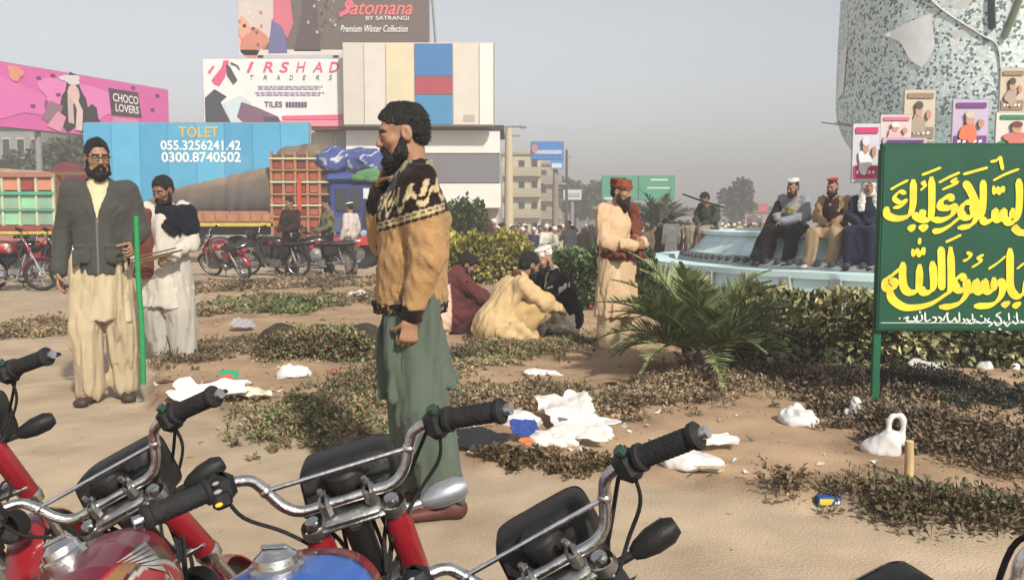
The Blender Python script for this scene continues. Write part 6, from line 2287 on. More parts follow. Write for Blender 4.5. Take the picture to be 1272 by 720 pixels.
# -------- the man in the dark jacket holding a green stick
def man_jacket():
    J = skel(1.82, head=(0, .035, 1.62), shL=(-.185, 0, 1.40), shR=(.185, -.01, 1.40), elL=(-.255, -.01, 1.14), wrL=(-.215, .17, 1.045),
             elR=(.265, -.06, 1.12), wrR=(.275, .03, .88), knL=(-.12, .03, .50), knR=(.11, .07, .50), anL=(-.13, -.03, .085), anR=(.10, .05, .085),
             toL=(-.17, .14, .03), toR=(.14, .22, .03))
    hr = head_rot(22, 6, 0)
    P0 = gnd(133, 497)
    o = person('bearded man in glasses and dark grey jacket, holding a green stick', P0, R(196), J)
    body(o, J, hr, (.30, .17, .11), .012, .006, hands=dict(L=((-.15, .5, -.2), (.95, .1, -.2), 1.25, 1), R=((.02, .12, -1), (-1, .2, 0), .55, -1)))
    eyes(o, J, hr)
    hair(o, J, hr, .007, 1.03, -.05, 8, strands=2400, fore=.016)
    o.scale = (.92, .96, 1)
    beard(o, J, hr, .007, .02, 9, strands=1000)
    s = J['s']
    cream = srgb(196, 180, 148)
    garment(o, 'trousers', leg_p(J, 'L', .108, .105, .092, .93) + leg_p(J, 'R', .108, .105, .092, .93), srgb(190, 172, 140), .012, [(.013, (16, 16, 4), 41), (.007, (34, 34, 10), 42)])
    garment(o, 'kurta', skirt_p(J, np.array([0, .0, .95]) * s, np.array([0, .02, .545]) * s, (.15 * s, .11 * s), (.20 * s, .155 * s), (6, .08, .3)), cream, .012,
            [(.013, (16, 16, 2.5), 43), (.006, (34, 34, 8), 44)])
    garment(o, 'shirt_front', [erc(J['chest'] + [0, .035, -.13], J['neck'] + [0, .035, -.02], (.10 * s, .10 * s), (.08 * s, .07 * s), (1, 0, 0), .03),
                               erc(J['neck'] + [0, -.005, -.03], J['neck'] + [0, .01, .025], (.07 * s, .07 * s), (.066 * s, .062 * s), (1, 0, 0), .01, None, 'add', True)], srgb(222, 208, 168), .01, (.003, 30, 45))
    jk = srgb(76, 77, 72)
    tp = [erc(np.array([0, 0, .78]) * s, J['chest'], (.185 * s, .145 * s), (.185 * s, .14 * s), (1, 0, 0), .05),
          erc(J['chest'], J['neck'] + [0, 0, -.02], (.18 * s, .14 * s), (.085 * s, .075 * s), (1, 0, 0), .05),
          rc(J['shL'] * .92 + J['shR'] * .08, J['shR'] * .92 + J['shL'] * .08, .075 * s, .075 * s, .05),
          cutp((0, 0, .855 * s), (0, 0, -1))]
    tp += sleeve_p(J, 'L', .08, .068, .05, .93) + sleeve_p(J, 'R', .08, .068, .052, .95)
    # open neck
    tp += [erc(np.array([0, .16, 1.22]) * s, np.array([0, .10, 1.50]) * s, (.012 * s, .08 * s), (.085 * s, .10 * s), (1, 0, 0), .02, None, 'sub')]
    # flap pockets, cuffs and hem band
    for x in (-1, 1):
        tp += [erc(np.array([x * .10 - .05, .155, 1.045]) * s, np.array([x * .10 + .05, .155, 1.045]) * s, (.012, .012), (.012, .012), (0, 0, 1), .006)]
        tp += [erc(np.array([x * .105 - .05, .150, .975]) * s, np.array([x * .105 + .05, .150, .975]) * s, (.055, .012), (.055, .012), (0, 0, 1), .006)]
    def jc(V, C):
        x, y, z = V[:, 0] / s, V[:, 1] / s, V[:, 2] / s
        C[(np.abs(x) < .008) & (y > .1)] = srgb(120, 118, 112)
        return C
    garment(o, 'jacket', tp, jk, .011, [(.007, (13, 13, 11), 46), (.003, (34, 34, 24), 47)], None, jc)
    garment(o, 'jacket_collar', [erc(J['neck'] + [0, -.03, -.05], J['neck'] + [0, -.03, .03], (.10 * s, .085 * s), (.092 * s, .08 * s), (1, 0, 0), 0, None, 'add', True),
                                 el(J['neck'] + [0, .085, 0], (.07, .08, .14), None, .02, 'sub')], jk, .01, (.003, 40, 48))
    # glasses
    b = MB()
    Pp = lambda x, y, z: J['head'] + hr @ (np.array([x, y, z]) * s)
    for x in (-1, 1):
        a = np.linspace(0, 2 * np.pi, 17)
        b.tube([Pp(x * .033 + .025 * np.cos(t), .108 - .006 * abs(np.cos(t)), .003 + .018 * np.sin(t)) for t in a], .003, 6, cap=False)
        b.tube([Pp(x * .058, .104, .008), Pp(x * .080, .06, .010), Pp(x * .082, -.01, .012)], .003, 6)
    b.tube([Pp(-.008, .109, .006), Pp(0, .112, .010), Pp(.008, .109, .006)], .003, 6)
    b.build('glasses', M('black_plastic', (.012, .012, .013), .35, .1, spec=.5), o, True)
    shoe(o, J, 'L', srgb(70, 58, 48), 1.15)
    shoe(o, J, 'R', srgb(70, 58, 48), 1.15)
    # the stick he holds
    top, bot = at(169, 268, P0[1] - .22), at(178, 477, P0[1] - .22)
    b = MB()
    P = np.array([np.zeros(3), (top - bot) * .33 + [.006, 0, 0], (top - bot) * .66 + [-.004, 0, 0], top - bot])
    b.tube(P, [.019, .018, .018, .017], 10, True, 4)
    st = b.build('green_stick', M('green_paint_stick', srgb(36, 150, 84), .45, .12, 12), None, True)
    st.location = tuple(bot)
    tag(st, 'long green painted stick held upright by the man in the dark jacket', 'stick')
man_jacket()

# -------- the man behind him, dark shawl over a white kurta
def man_shawl():
    J = skel(1.66, head=(0, .05, 1.60), neck=(0, .01, 1.45), elL=(-.25, .03, 1.13), wrL=(-.16, .25, 1.0), elR=(.26, .0, 1.12), wrR=(.24, .16, .93),
             knL=(-.12, .04, .50), anL=(-.14, .0, .085), toL=(-.18, .17, .03), knR=(.09, .02, .5), anR=(.08, -.05, .085), toR=(.09, .12, .03))
    hr = head_rot(-12, 24, 0)
    P0 = gnd(212, 449)
    o = person('man in white clothes with black shawl on one shoulder, looking down', P0, R(176), J)
    body(o, J, hr, (.20, .105, .065), .013, .007, hands=dict(L=((.5, .6, -.3), (.5, -.2, -.6), .9, 1), R=((.0, .4, -.8), (-1, 0, 0), .8, -1)))
    eyes(o, J, hr)
    hair(o, J, hr, .008, 1.05, -.04, 13, strands=1800, fore=.012)
    beard(o, J, hr, .008, .0, 14)
    s = J['s']
    wh = srgb(206, 198, 184)
    garment(o, 'trousers', leg_p(J, 'L', .13, .135, .115, .95) + leg_p(J, 'R', .13, .135, .115, .95), srgb(190, 184, 172), .013, [(.008, (18, 18, 4), 51), (.005, (36, 36, 12), 52)])
    garment(o, 'kurta', torso_p(J, .17, .125) + skirt_p(J, J['pel'] + [0, 0, .05], np.array([0, .03, .52]) * s, (.18 * s, .14 * s), (.23 * s, .18 * s), (7, .06, .8)) +
            sleeve_p(J, 'L', .075, .07, .055) + sleeve_p(J, 'R', .075, .07, .055), wh, .013, [(.011, (15, 15, 3.5), 53), (.006, (32, 32, 9), 54)])
    garment(o, 'shawl', [rc(J['shL'] + [.0, .01, -.02], J['neck'] + [.02, .03, -.04], .072, .06, .04), erc(J['shL'] + [.0, .09, -.04], J['shL'] + [.10, .115, -.16], (.075, .04), (.085, .035), (0, 0, 1), .04),
                         rc(J['shL'] + [-.01, .01, -.02], J['elL'] + [0, .02, .12], .082, .082, .04), rc(J['neck'] + [0, -.06, -.01], J['shR'] + [-.02, -.06, -.02], .06, .06, .04)],
            srgb(30, 32, 40), .012, [(.006, (16, 16, 12), 55), (.004, (34, 34, 30), 56)])
    garment(o, 'waistcoat', [erc(J['shR'] + [-.03, .06, -.06], np.array([.15, .10, .80]) * s, (.07, .10), (.10, .11), (1, 0, 0), .03, (5, .06, .2)), rc(J['shR'], J['elR'], .088, .082, .04), cutp(np.array([.15, .1, .80]) * s, (0, 0, -1))],
            srgb(108, 62, 54), .013, [(.008, (14, 14, 8), 57)])
    shoe(o, J, 'L', srgb(150, 130, 100))
    shoe(o, J, 'R', srgb(150, 130, 100))
    for k, (a, c, r) in enumerate(((( .30, .36, .90), (-.30, .34, 1.06), .010), ((.28, .38, .86), (-.22, .36, 1.03), .008), ((.32, .33, .93), (-.26, .37, 1.08), .007))):
        b = MB()
        a, c = np.array(a) * s, np.array(c) * s
        b.tube([a, (a + c) / 2 + [0, 0, .01], c], [r, r * 1.1, r * .8], 8)
        q = b.build('wooden_stick', M('dry_wood', srgb(120, 98, 70), .85, .3, 20), None, True)
        q.matrix_world = o.matrix_basis
        tag(q, ['lower thick wooden stick carried by the man with the black shawl', 'thin lowest wooden stick carried by the man with the black shawl', 'topmost thin wooden stick carried by the man with the black shawl'][k], 'stick', 'sticks carried in a bundle')
man_shawl()

# -------- the standing man in beige with a brown turban cap
def man_beige():
    J = skel(1.66, head=(0, .055, 1.60), neck=(0, .01, 1.45), elL=(-.26, .03, 1.13), wrL=(-.09, .24, 1.10), elR=(.25, .04, 1.12), wrR=(.10, .27, 1.08))
    hr = head_rot(8, 10, 0)
    o = person('standing bearded man in peach kurta with red-brown cap and brown shawl', gnd(764, 440), R(228), J)
    body(o, J, hr, (.30, .17, .10), .013, .007, hands=dict(L=((.75, .5, .1), (.2, -.9, .1), .8, 1), R=((-.75, .5, .05), (0, -.9, .1), .8, -1)))
    eyes(o, J, hr)
    beard(o, J, hr, .008, .075, 23, wide=1.05)
    hair(o, J, hr, .009, .98, -.05, 24)
    s = J['s']
    pe = srgb(212, 178, 140)
    garment(o, 'trousers', leg_p(J, 'L', .12, .12, .10, .9) + leg_p(J, 'R', .12, .12, .10, .9), srgb(216, 190, 150), .014, [(.01, (10, 10, 5), 61)])
    garment(o, 'kurta', torso_p(J, .172, .135) + skirt_p(J, J['pel'] + [0, 0, .02], np.array([0, .01, .40]) * s, (.185 * s, .15 * s), (.235 * s, .20 * s), (6, .05, .3)) +
            sleeve_p(J, 'L', .074, .070, .052) + sleeve_p(J, 'R', .074, .070, .052), pe, .013, [(.011, (15, 15, 3), 63), (.006, (32, 32, 9), 64)])
    # brown shawl: over the left shoulder, down the front, and round the waist
    garment(o, 'shawl', [rc(J['neck'] + [-.10, -.10, -.05], J['shL'] + [.03, .08, .02], .06, .06, .04), erc(J['shL'] + [.03, .11, .0], np.array([-.10, .20, .98]) * s, (.06, .035), (.085, .04), (1, 0, 0), .03, (5, .08, 0)),
                         rc(J['neck'] + [-.10, -.10, -.05], np.array([-.02, -.16, 1.05]) * s, .06, .06, .04),
                         erc(np.array([-.19, .05, 1.0]) * s, np.array([.17, .07, .99]) * s, (.065, .14), (.055, .14), (0, 0, 1), .03)], srgb(112, 62, 48), .012, [(.009, (16, 16, 12), 65), (.004, (40, 40, 30), 66)])
    garment(o, 'cap', cap_p(J, hr, (.092, .110, .06), .055, .055) + [rc(J['head'] + hr @ np.array([-.06, .05, .055]) * s, J['head'] + hr @ np.array([.06, .05, .055]) * s, .03, .03, .03)], srgb(140, 72, 52), .008, (.004, 40, 67))
    shoe(o, J, 'L', srgb(60, 45, 38))
    shoe(o, J, 'R', srgb(60, 45, 38))
man_beige()

def squat(H=1.70, lean=.22, **kw):
    d = dict(pel=(0, -.10, .24), chest=(0, .06, .56), neck=(0, .15, .70), head=(0, .24, .82), shL=(-.185, .12, .64), shR=(.185, .12, .64),
             elL=(-.22, .33, .46), elR=(.22, .33, .46), wrL=(-.12, .50, .40), wrR=(.12, .50, .40), hiL=(-.09, -.06, .24), hiR=(.09, -.06, .24),
             knL=(-.15, .34, .46), knR=(.15, .34, .46), anL=(-.12, .08, .085), anR=(.12, .08, .085), toL=(-.14, .26, .03), toR=(.14, .26, .03))
    d.update(kw)
    return skel(H, **d)

def man_squat_yellow():
    J = squat(1.74)
    hr = head_rot(18, 20, 0)
    o = person('man squatting in pale yellow kurta, back half turned, dark scarf at neck', gnd(628, 432), R(-78), J)
    body(o, J, hr, (.26, .14, .085), .014, .008, hands=dict(L=((.3, .8, -.3), (.6, 0, -.6), .7, 1), R=((-.3, .8, -.3), (-.6, 0, -.6), .7, -1)))
    hair(o, J, hr, .008, 1.06, -.07, 71, strands=1500)
    beard(o, J, hr, .008, .04, 72)
    s = J['s']
    ye = srgb(212, 182, 132)
    garment(o, 'kurta', [erc(J['pel'] + [0, -.03, -.06], J['chest'], (.24, .19), (.20, .15), (1, 0, 0), .06), erc(J['chest'], J['neck'], (.19, .14), (.08, .08), (1, 0, 0), .05),
                         rc(J['shL'], J['shR'], .075, .075, .05), erc(J['pel'] + [0, .0, .02], np.array([0, .34, .36]) * s, (.23, .17), (.22, .12), (1, 0, 0), .06),
                         erc(J['pel'] + [0, -.02, 0], np.array([0, .06, .07]) * s, (.25, .19), (.27, .26), (1, 0, 0), .05, (7, .08, 0)), cutp((0, 0, .03), (0, 0, -1))] +
            sleeve_p(J, 'L', .085, .08, .055) + sleeve_p(J, 'R', .085, .08, .055), ye, .013, [(.007, (16, 16, 8), 73), (.004, (34, 34, 18), 74)])
    garment(o, 'trousers', leg_p(J, 'L', .12, .115, .09) + leg_p(J, 'R', .12, .115, .09), srgb(206, 172, 116), .014, [(.01, (14, 14, 10), 75)])
    garment(o, 'scarf', [rc(J['neck'] + [-.06, -.04, .0], J['neck'] + [.07, -.05, .02], .06, .05, .03), rc(J['neck'] + [-.06, -.06, 0], J['neck'] + [-.08, -.12, -.13], .045, .03, .03)], srgb(96, 62, 48), .011, (.006, 30, 76))
    shoe(o, J, 'L', srgb(120, 90, 66)); shoe(o, J, 'R', srgb(120, 90, 66))
man_squat_yellow()

def man_squat_vest():
    J = squat(1.72, pel=(0, -.06, .16), hiL=(-.09, -.02, .16), hiR=(.09, -.02, .16), knL=(-.22, .36, .34), knR=(.20, .40, .32), anL=(-.10, .42, .07), anR=(.14, .34, .07), toL=(-.04, .56, .04), toR=(.2, .5, .04),
              head=(0, .20, .86), neck=(0, .10, .72), chest=(0, .02, .54))
    hr = head_rot(0, 22, 0)
    o = person('squatting bearded man in white cap, black waistcoat and white trousers', gnd(694, 419), R(124), J)
    body(o, J, hr, (.34, .20, .13), .014, .008, hands=dict(L=((.5, .7, -.2), (.5, 0, -.6), .7, 1), R=((-.5, .7, -.2), (-.5, 0, -.6), .7, -1)))
    eyes(o, J, hr)
    beard(o, J, hr, .008, .06, 81)
    s = J['s']
    wh = srgb(226, 216, 200)
    garment(o, 'kurta', [erc(J['pel'] + [0, -.03, 0], J['chest'], (.21, .16), (.18, .135), (1, 0, 0), .06), erc(J['chest'], J['neck'], (.17, .12), (.075, .075), (1, 0, 0), .05), erc(J['pel'] + [0, .05, 0], np.array([0, .40, .2]) * s, (.22, .12), (.27, .10), (1, 0, 0), .06), cutp((0, 0, .02), (0, 0, -1))] +
            sleeve_p(J, 'L', .075, .07, .05) + sleeve_p(J, 'R', .075, .07, .05), wh, .013, [(.01, (12, 12, 10), 82), (.005, (30, 30, 18), 83)])
    garment(o, 'trousers', leg_p(J, 'L', .12, .12, .085) + leg_p(J, 'R', .12, .12, .085), srgb(220, 208, 192), .013, [(.012, (14, 14, 12), 84)])
    garment(o, 'waistcoat', [erc(J['pel'] + [0, -.04, .03], J['chest'], (.22, .17), (.205, .155), (1, 0, 0), .05), erc(J['chest'], J['neck'] + [0, -.01, -.02], (.20, .15), (.09, .08), (1, 0, 0), .05), rc(J['shL'], J['shR'], .078, .078, .05),
                             rc(J['shL'], J['elL'], .088, .075, .04), rc(J['shR'], J['elR'], .088, .075, .04),
                             erc(J['chest'] + [0, .17, -.22], J['neck'] + [0, .12, .02], (.02, .14), (.06, .12), (1, 0, 0), .02, None, 'sub')], srgb(34, 30, 34), .012, [(.007, (16, 16, 12), 85)])
    garment(o, 'cap', cap_p(J, hr, (.088, .106, .06), .06, .055), srgb(236, 228, 214), .008, (.001, 40, 86))
    shoe(o, J, 'L', srgb(120, 100, 80)); shoe(o, J, 'R', srgb(120, 100, 80))
man_squat_vest()

def man_squat_brown():
    J = squat(1.66)
    hr = head_rot(-20, 30, 0)
    o = person('squatting dark-haired man in maroon shawl, half hidden behind the mustard sweater man', gnd(556, 420), R(-70), J)
    body(o, J, hr, (.22, .12, .075), .016, .009)
    hair(o, J, hr, .009, 1.08, -.07, 91, strands=1500)
    beard(o, J, hr, .009, .02, 92)
    s = J['s']
    def two(V, C):
        C[(V[:, 1] < -.02) & (V[:, 2] < .62 * s)] = srgb(226, 190, 168)
        return C
    garment(o, 'shawl', [erc(J['pel'] + [0, -.03, -.06], J['chest'], (.24, .19), (.21, .17), (1, 0, 0), .06), erc(J['chest'], J['neck'] + [0, -.02, .03], (.20, .15), (.09, .09), (1, 0, 0), .05), rc(J['shL'], J['shR'], .085, .085, .05),
                         erc(J['pel'] + [0, .08, .05], np.array([0, .36, .30]) * s, (.23, .20), (.24, .15), (1, 0, 0), .06), cutp((0, 0, .04), (0, 0, -1))] + sleeve_p(J, 'L', .09, .09, .07) + sleeve_p(J, 'R', .09, .09, .07),
            srgb(100, 54, 54), .014, [(.008, (16, 16, 9), 93), (.004, (34, 34, 20), 94)], None, two)
    garment(o, 'trousers', leg_p(J, 'L', .115, .11, .09) + leg_p(J, 'R', .115, .11, .09), srgb(84, 48, 52), .016)
    shoe(o, J, 'L', srgb(50, 40, 36)); shoe(o, J, 'R', srgb(50, 40, 36))
man_squat_brown()
# ------------------------------------------------------------------ people on the fountain
def sit(H=1.70, seat=.52, **kw):
    z = seat
    d = dict(pel=(0, 0, z + .10), chest=(0, .02, z + .42), neck=(0, .05, z + .60), head=(0, .10, z + .755), shL=(-.185, .03, z + .545), shR=(.185, .03, z + .545),
             elL=(-.25, .10, z + .30), elR=(.25, .10, z + .30), wrL=(-.08, .30, z + .22), wrR=(.08, .30, z + .22), hiL=(-.10, .04, z + .09), hiR=(.10, .04, z + .09),
             knL=(-.15, .44, z + .06), knR=(.15, .44, z + .06), anL=(-.15, .46, .085), anR=(.15, .46, .085), toL=(-.17, .62, .03), toR=(.17, .62, .03))
    d.update(kw)
    return skel(H, **d)

def sit_lap(J, col, nm='kurta', w_=.19, res=.016, seed=1, colfn=None, drop=None):
    s = J['s']
    kn = (J['knL'] + J['knR']) / 2
    pr = torso_p(J, w_ - .005, .14) + [erc(J['pel'] + [0, -.01, -.03], J['pel'] + [0, .06, 0], (.21, .13), (.22, .13), (1, 0, 0), .04), erc(J['pel'] + [0, .05, 0], kn + [0, -.06, .0], (.21, .11), (.25, .085), (1, 0, 0), .05)]
    if drop:
        pr += [erc(kn + [0, .0, 0], kn + np.array(drop), (.25, .09), (.25, .07), (1, 0, 0), .05, (7, .07, .5))]
    pr += sleeve_p(J, 'L', .082, .075, .055) + sleeve_p(J, 'R', .082, .075, .055)
    return garment(J['root'], nm, pr, col, res, [(.012, (12, 12, 10), seed), (.006, (30, 30, 20), seed + 1)], None, colfn)

def fountain_people(Zt, Zs, pos):
    # 1: white cap, grey sweater, black shawl with a green edge, leaning sideways
    p, rz = pos(985, -.02)
    J = sit(1.72, Zs - Zt, head=(-.06, .20, Zs - Zt + .74), neck=(-.04, .11, Zs - Zt + .60), chest=(-.01, .04, Zs - Zt + .40), knL=(-.18, .42, Zs - Zt + .04), knR=(.20, .40, Zs - Zt + .06), anL=(-.12, .46, .085), anR=(.34, .44, .085), toR=(.40, .58, .03), toL=(-.12, .62, .03),
            wrR=(.12, .34, Zs - Zt + .24), wrL=(.02, .36, Zs - Zt + .20))
    hr = head_rot(-18, 18, -10)
    o = J['root'] = person('bearded man in white cap and grey sweater seated on the fountain edge, leaning', p, rz, J, 'people sitting on the fountain')
    body(o, J, hr, (.28, .15, .095), .016, .009, hands=dict(L=((.8, .4, -.2), (0, -.3, -1), .8, 1), R=((-.6, .4, -.3), (0, -.3, -1), .8, -1)))
    beard(o, J, hr, .009, .03, 101, wide=1.1)
    hair(o, J, hr, .010, .93, -.05, 102)
    garment(o, 'cap', cap_p(J, hr, (.09, .108, .06), .055, .07), srgb(232, 224, 214), .009)
    def c1(V, C):
        C[V[:, 2] < J['pel'][2] + .05] = srgb(36, 36, 40)
        m = (V[:, 2] > J['chest'][2] - .05) & (V[:, 2] < J['chest'][2] + .05) & (np.abs(V[:, 0]) < .11) & (V[:, 1] > .08)
        C[m] = srgb(176, 156, 96)
        return C
    sit_lap(J, srgb(146, 150, 158), 'sweater', seed=103, colfn=c1)
    garment(o, 'trousers', leg_p(J, 'L', .12, .115, .09) + leg_p(J, 'R', .12, .115, .09), srgb(36, 36, 40), .016, [(.01, (14, 14, 8), 105)])
    def c1b(V, C):
        C[(V[:, 0] > .33 + (.9 - V[:, 2]) * .28) & (V[:, 2] > .25)] = srgb(52, 140, 92)
        return C
    garment(o, 'shawl', [erc(J['shR'] + [.04, .04, -.08], np.array([.36, .36, Zs - Zt - .36]), (.07, .11), (.16, .17), (1, 0, 0), .03, (5, .05, 0)), cutp((.36, .36, Zs - Zt - .40), (0, 0, -1))], srgb(34, 38, 42), .014, [(.012, (12, 12, 6), 106)], None, c1b)
    for S in 'LR': shoe(o, J, S, srgb(44, 38, 36), 1, .012)
    # 2: red cap, dark waistcoat, tan clothes
    p, rz = pos(1036, 0)
    J = sit(1.68, Zs - Zt, head=(.01, .13, Zs - Zt + .755), knL=(-.17, .42, Zs - Zt + .05), knR=(.18, .42, Zs - Zt + .04), anL=(-.10, .40, .085), anR=(.26, .44, .085), toL=(-.12, .56, .03), toR=(.30, .59, .03))
    hr = head_rot(-10, 10, 0)
    o = J['root'] = person('bearded man in red cap, dark waistcoat and tan clothes seated on the fountain', p, rz, J, 'people sitting on the fountain')
    body(o, J, hr, (.27, .145, .09), .016, .009, hands=dict(L=((.8, .4, -.2), (0, -.3, -1), .8, 1), R=((-.8, .4, -.3), (0, -.3, -1), .8, -1)))
    beard(o, J, hr, .009, .04, 111)
    hair(o, J, hr, .010, .93, -.05, 112)
    garment(o, 'cap', cap_p(J, hr, (.088, .106, .06), .06, .07), srgb(186, 40, 44), .009)
    tan = srgb(170, 140, 104)
    sit_lap(J, tan, seed=113)
    garment(o, 'trousers', leg_p(J, 'L', .115, .105, .085) + leg_p(J, 'R', .115, .105, .085), srgb(178, 150, 116), .016, [(.01, (14, 14, 8), 115)])
    garment(o, 'waistcoat', torso_p(J, .192, .155, J['pel'] + [0, 0, .04]), srgb(58, 40, 34), .015, [(.006, (16, 16, 10), 116)])
    for S in 'LR': shoe(o, J, S, srgb(226, 218, 206), 1, .012)
    # 3: white head scarf, dark blue gown, half hidden by the sign
    p, rz = pos(1078, .05)
    J = sit(1.68, Zs - Zt)
    hr = head_rot(20, 8, 0)
    o = J['root'] = person('person in white headscarf and dark navy clothes half hidden by the green sign', p, rz, J, 'people sitting on the fountain')
    body(o, J, hr, (.30, .17, .11), .016, .009)
    sit_lap(J, srgb(40, 44, 64), seed=123, drop=(0, .03, -.36))
    garment(o, 'trousers', leg_p(J, 'L', .12, .115, .09) + leg_p(J, 'R', .12, .115, .09), srgb(40, 44, 66), .016)
    s = J['s']
    P = lambda x, y, z: J['head'] + hr @ (np.array([x, y, z]) * s)
    garment(o, 'headscarf', [el(P(0, -.02, .04), (.10, .115, .105), hr, 0), el(P(0, -.05, -.08), (.10, .10, .10), hr, .04), el(P(0, .12, -.02), (.065, .09, .085), hr, .02, 'sub'),
                             erc(P(-.10, .04, -.12), P(-.13, .10, -.42), (.05, .03), (.06, .03), (1, 0, 0), .03), erc(P(.08, .02, -.10), P(.10, .10, -.34), (.05, .03), (.05, .03), (1, 0, 0), .03)], srgb(228, 224, 220), .010, (.005, 30, 124))
    for S in 'LR': shoe(o, J, S, srgb(30, 28, 30), 1, .012)
    # 4: olive jacket, crouching further left with a stick across
    p, rz = pos(872, .25)
    J = sit(1.62, Zs - Zt - .02, head=(0, .17, Zs - Zt + .72), neck=(0, .10, Zs - Zt + .58))
    hr = head_rot(-25, 28, 0)
    o = J['root'] = person('dark-haired person in olive jacket sitting at the left end of the fountain', p, rz + .3, J, 'people sitting on the fountain')
    body(o, J, hr, (.24, .13, .085), .016, .010, hands=dict(L=((.8, .4, -.2), (0, -.3, -1), .8, 1), R=((-.8, .4, -.3), (0, -.3, -1), .8, -1)))
    hair(o, J, hr, .010, 1.1, -.05, 131)
    sit_lap(J, srgb(66, 72, 64), 'jacket', seed=132)
    garment(o, 'trousers', leg_p(J, 'L', .12, .11, .09) + leg_p(J, 'R', .12, .11, .09), srgb(150, 134, 112), .018, [(.01, (14, 14, 8), 135)])
    for S in 'LR': shoe(o, J, S, srgb(60, 50, 44), 1, .014)
    b = MB()
    b.tube([(-.55, .33, .95), (0, .36, 1.1), (.42, .30, 1.22)], [.016, .018, .016], 8)
    q = b.build('dark_stick', M('dark_wood', (.03, .025, .022), .8, .3, 20), None, True)
    q.location = o.location; q.rotation_euler = o.rotation_euler
    tag(q, 'dark stick held across the body of the person in the olive jacket', 'stick')

# ------------------------------------------------------------------ people standing by the parked trucks
def standing(label, loc, rz, H, top, bot, cap=None, res=.02, kurta=.45, sd=1, group=None, arms=None, skin=(.26, .14, .09), legw=.1, jacket=None):
    J = skel(H, **(arms or {}))
    hr = head_rot(0, 12, 0)
    o = person(label, loc, rz, J, group)
    body(o, J, hr, skin, .022, .012)
    s = J['s']
    garment(o, 'trousers', leg_p(J, 'L', legw + .01, legw, legw * .85) + leg_p(J, 'R', legw + .01, legw, legw * .85), bot, res, (.01, (12, 12, 6), sd))
    pr = torso_p(J, .18, .135)
    pr += skirt_p(J, J['pel'] + [0, 0, .05], np.array([0, .01, .95 - kurta]) * s, (.18 * s, .14 * s), (.215 * s, .18 * s), (6, .06, sd)) if kurta else []
    pr += sleeve_p(J, 'L', .078, .072, .055) + sleeve_p(J, 'R', .078, .072, .055)
    garment(o, 'kurta' if kurta else 'shirt', pr, top, res, (.008, (12, 12, 8), sd + 1))
    if jacket:
        garment(o, 'jacket', torso_p(J, .195, .15) + sleeve_p(J, 'L', .086, .078, .06) + sleeve_p(J, 'R', .086, .078, .06), jacket, res, (.008, (12, 12, 8), sd + 2))
    if cap: garment(o, 'cap', cap_p(J, hr, (.09, .108, .06), .05, .05), cap, .014)
    hair(o, J, hr, .013, 1.02, -.05, sd + 3)
    for S in 'LR': shoe(o, J, S, (.03, .025, .02), 1, .016)
    return o

def back_people():
    fw = dict(elL=(-.25, .04, 1.12), wrL=(-.12, .24, 1.02), elR=(.25, .04, 1.12), wrR=(.12, .24, 1.02))
    standing('man in dark brown clothes standing behind the parked motorcycles', gnd(362, 342), R(150), 1.72, srgb(58, 40, 36), srgb(40, 32, 34), None, .02, .50, 201, 'people by the trucks', fw)
    standing('man in olive jacket and black trousers standing before the blue truck', gnd(408, 341), R(120), 1.70, srgb(60, 56, 48), srgb(34, 34, 40), None, .02, 0, 205, 'people by the trucks', fw, jacket=srgb(112, 108, 84))
    standing('man in pale shirt and white cap with grey trousers before the blue truck', gnd(436, 341), R(60), 1.62, srgb(206, 192, 182), srgb(120, 104, 98), srgb(236, 232, 224), .02, 0, 209, 'people by the trucks')

# ------------------------------------------------------------------ the distant crowd
CROWDM = M('crowd_cloth', rough=.9, var=.15, scale=5, objcol=True)
def crowd_kind(k):
    J = skel(1.70, **[dict(), dict(elL=(-.25, .04, 1.12), wrL=(-.12, .24, 1.02)), dict(elR=(.27, .04, 1.15), wrR=(.14, .22, 1.30)), dict(knL=(-.1, .1, .52), anL=(-.1, .12, .09), toL=(-.1, .3, .03), anR=(.1, -.16, .12), toR=(.1, 0, .03))][k])
    s = J['s']
    pr = torso_p(J, .18, .135) + skirt_p(J, J['pel'], np.array([0, .01, .45]) * s, (.18 * s, .14 * s), (.22 * s, .18 * s), (6, .05, k)) + sleeve_p(J, 'L') + sleeve_p(J, 'R')
    cl = sdf(pr, .03)
    tr = sdf(leg_p(J, 'L', .1, .1, .085) + leg_p(J, 'R', .1, .1, .085), .03)
    hp = [el(J['head'] + [0, 0, .0], (.078, .098, .118), None, 0), rc(J['neck'], J['head'], .055, .05, .03), rc(J['head'] + [0, .09, 0], J['head'] + [0, .10, -.03], .012, .014, .01)]
    for S in 'LR':
        hp += [rc(J['wr' + S], J['wr' + S] + [0, .03, -.10], .03, .02, .02), rc(J['an' + S], J['to' + S], .035, .03, .02), rc(J['kn' + S], J['an' + S], .05, .035, .02), rc(J['el' + S], J['wr' + S], .04, .03, .02),
               rc(J['el' + S], J['sh' + S], .04, .05, .02), rc(J['sh' + S], J['neck'], .05, .05, .03), rc(J['kn' + S], J['hi' + S], .05, .07, .02), rc(J['hi' + S], J['chest'], .07, .1, .05)]
    bd = sdf(hp, .025)
    hd = sdf([el(J['head'] + [0, -.02, .035], (.085, .105, .095), None, 0), el(J['head'] + [0, .11, -.03], (.09, .085, .09), None, .01, 'sub')], .022)
    return J, bd, cl, tr, hd

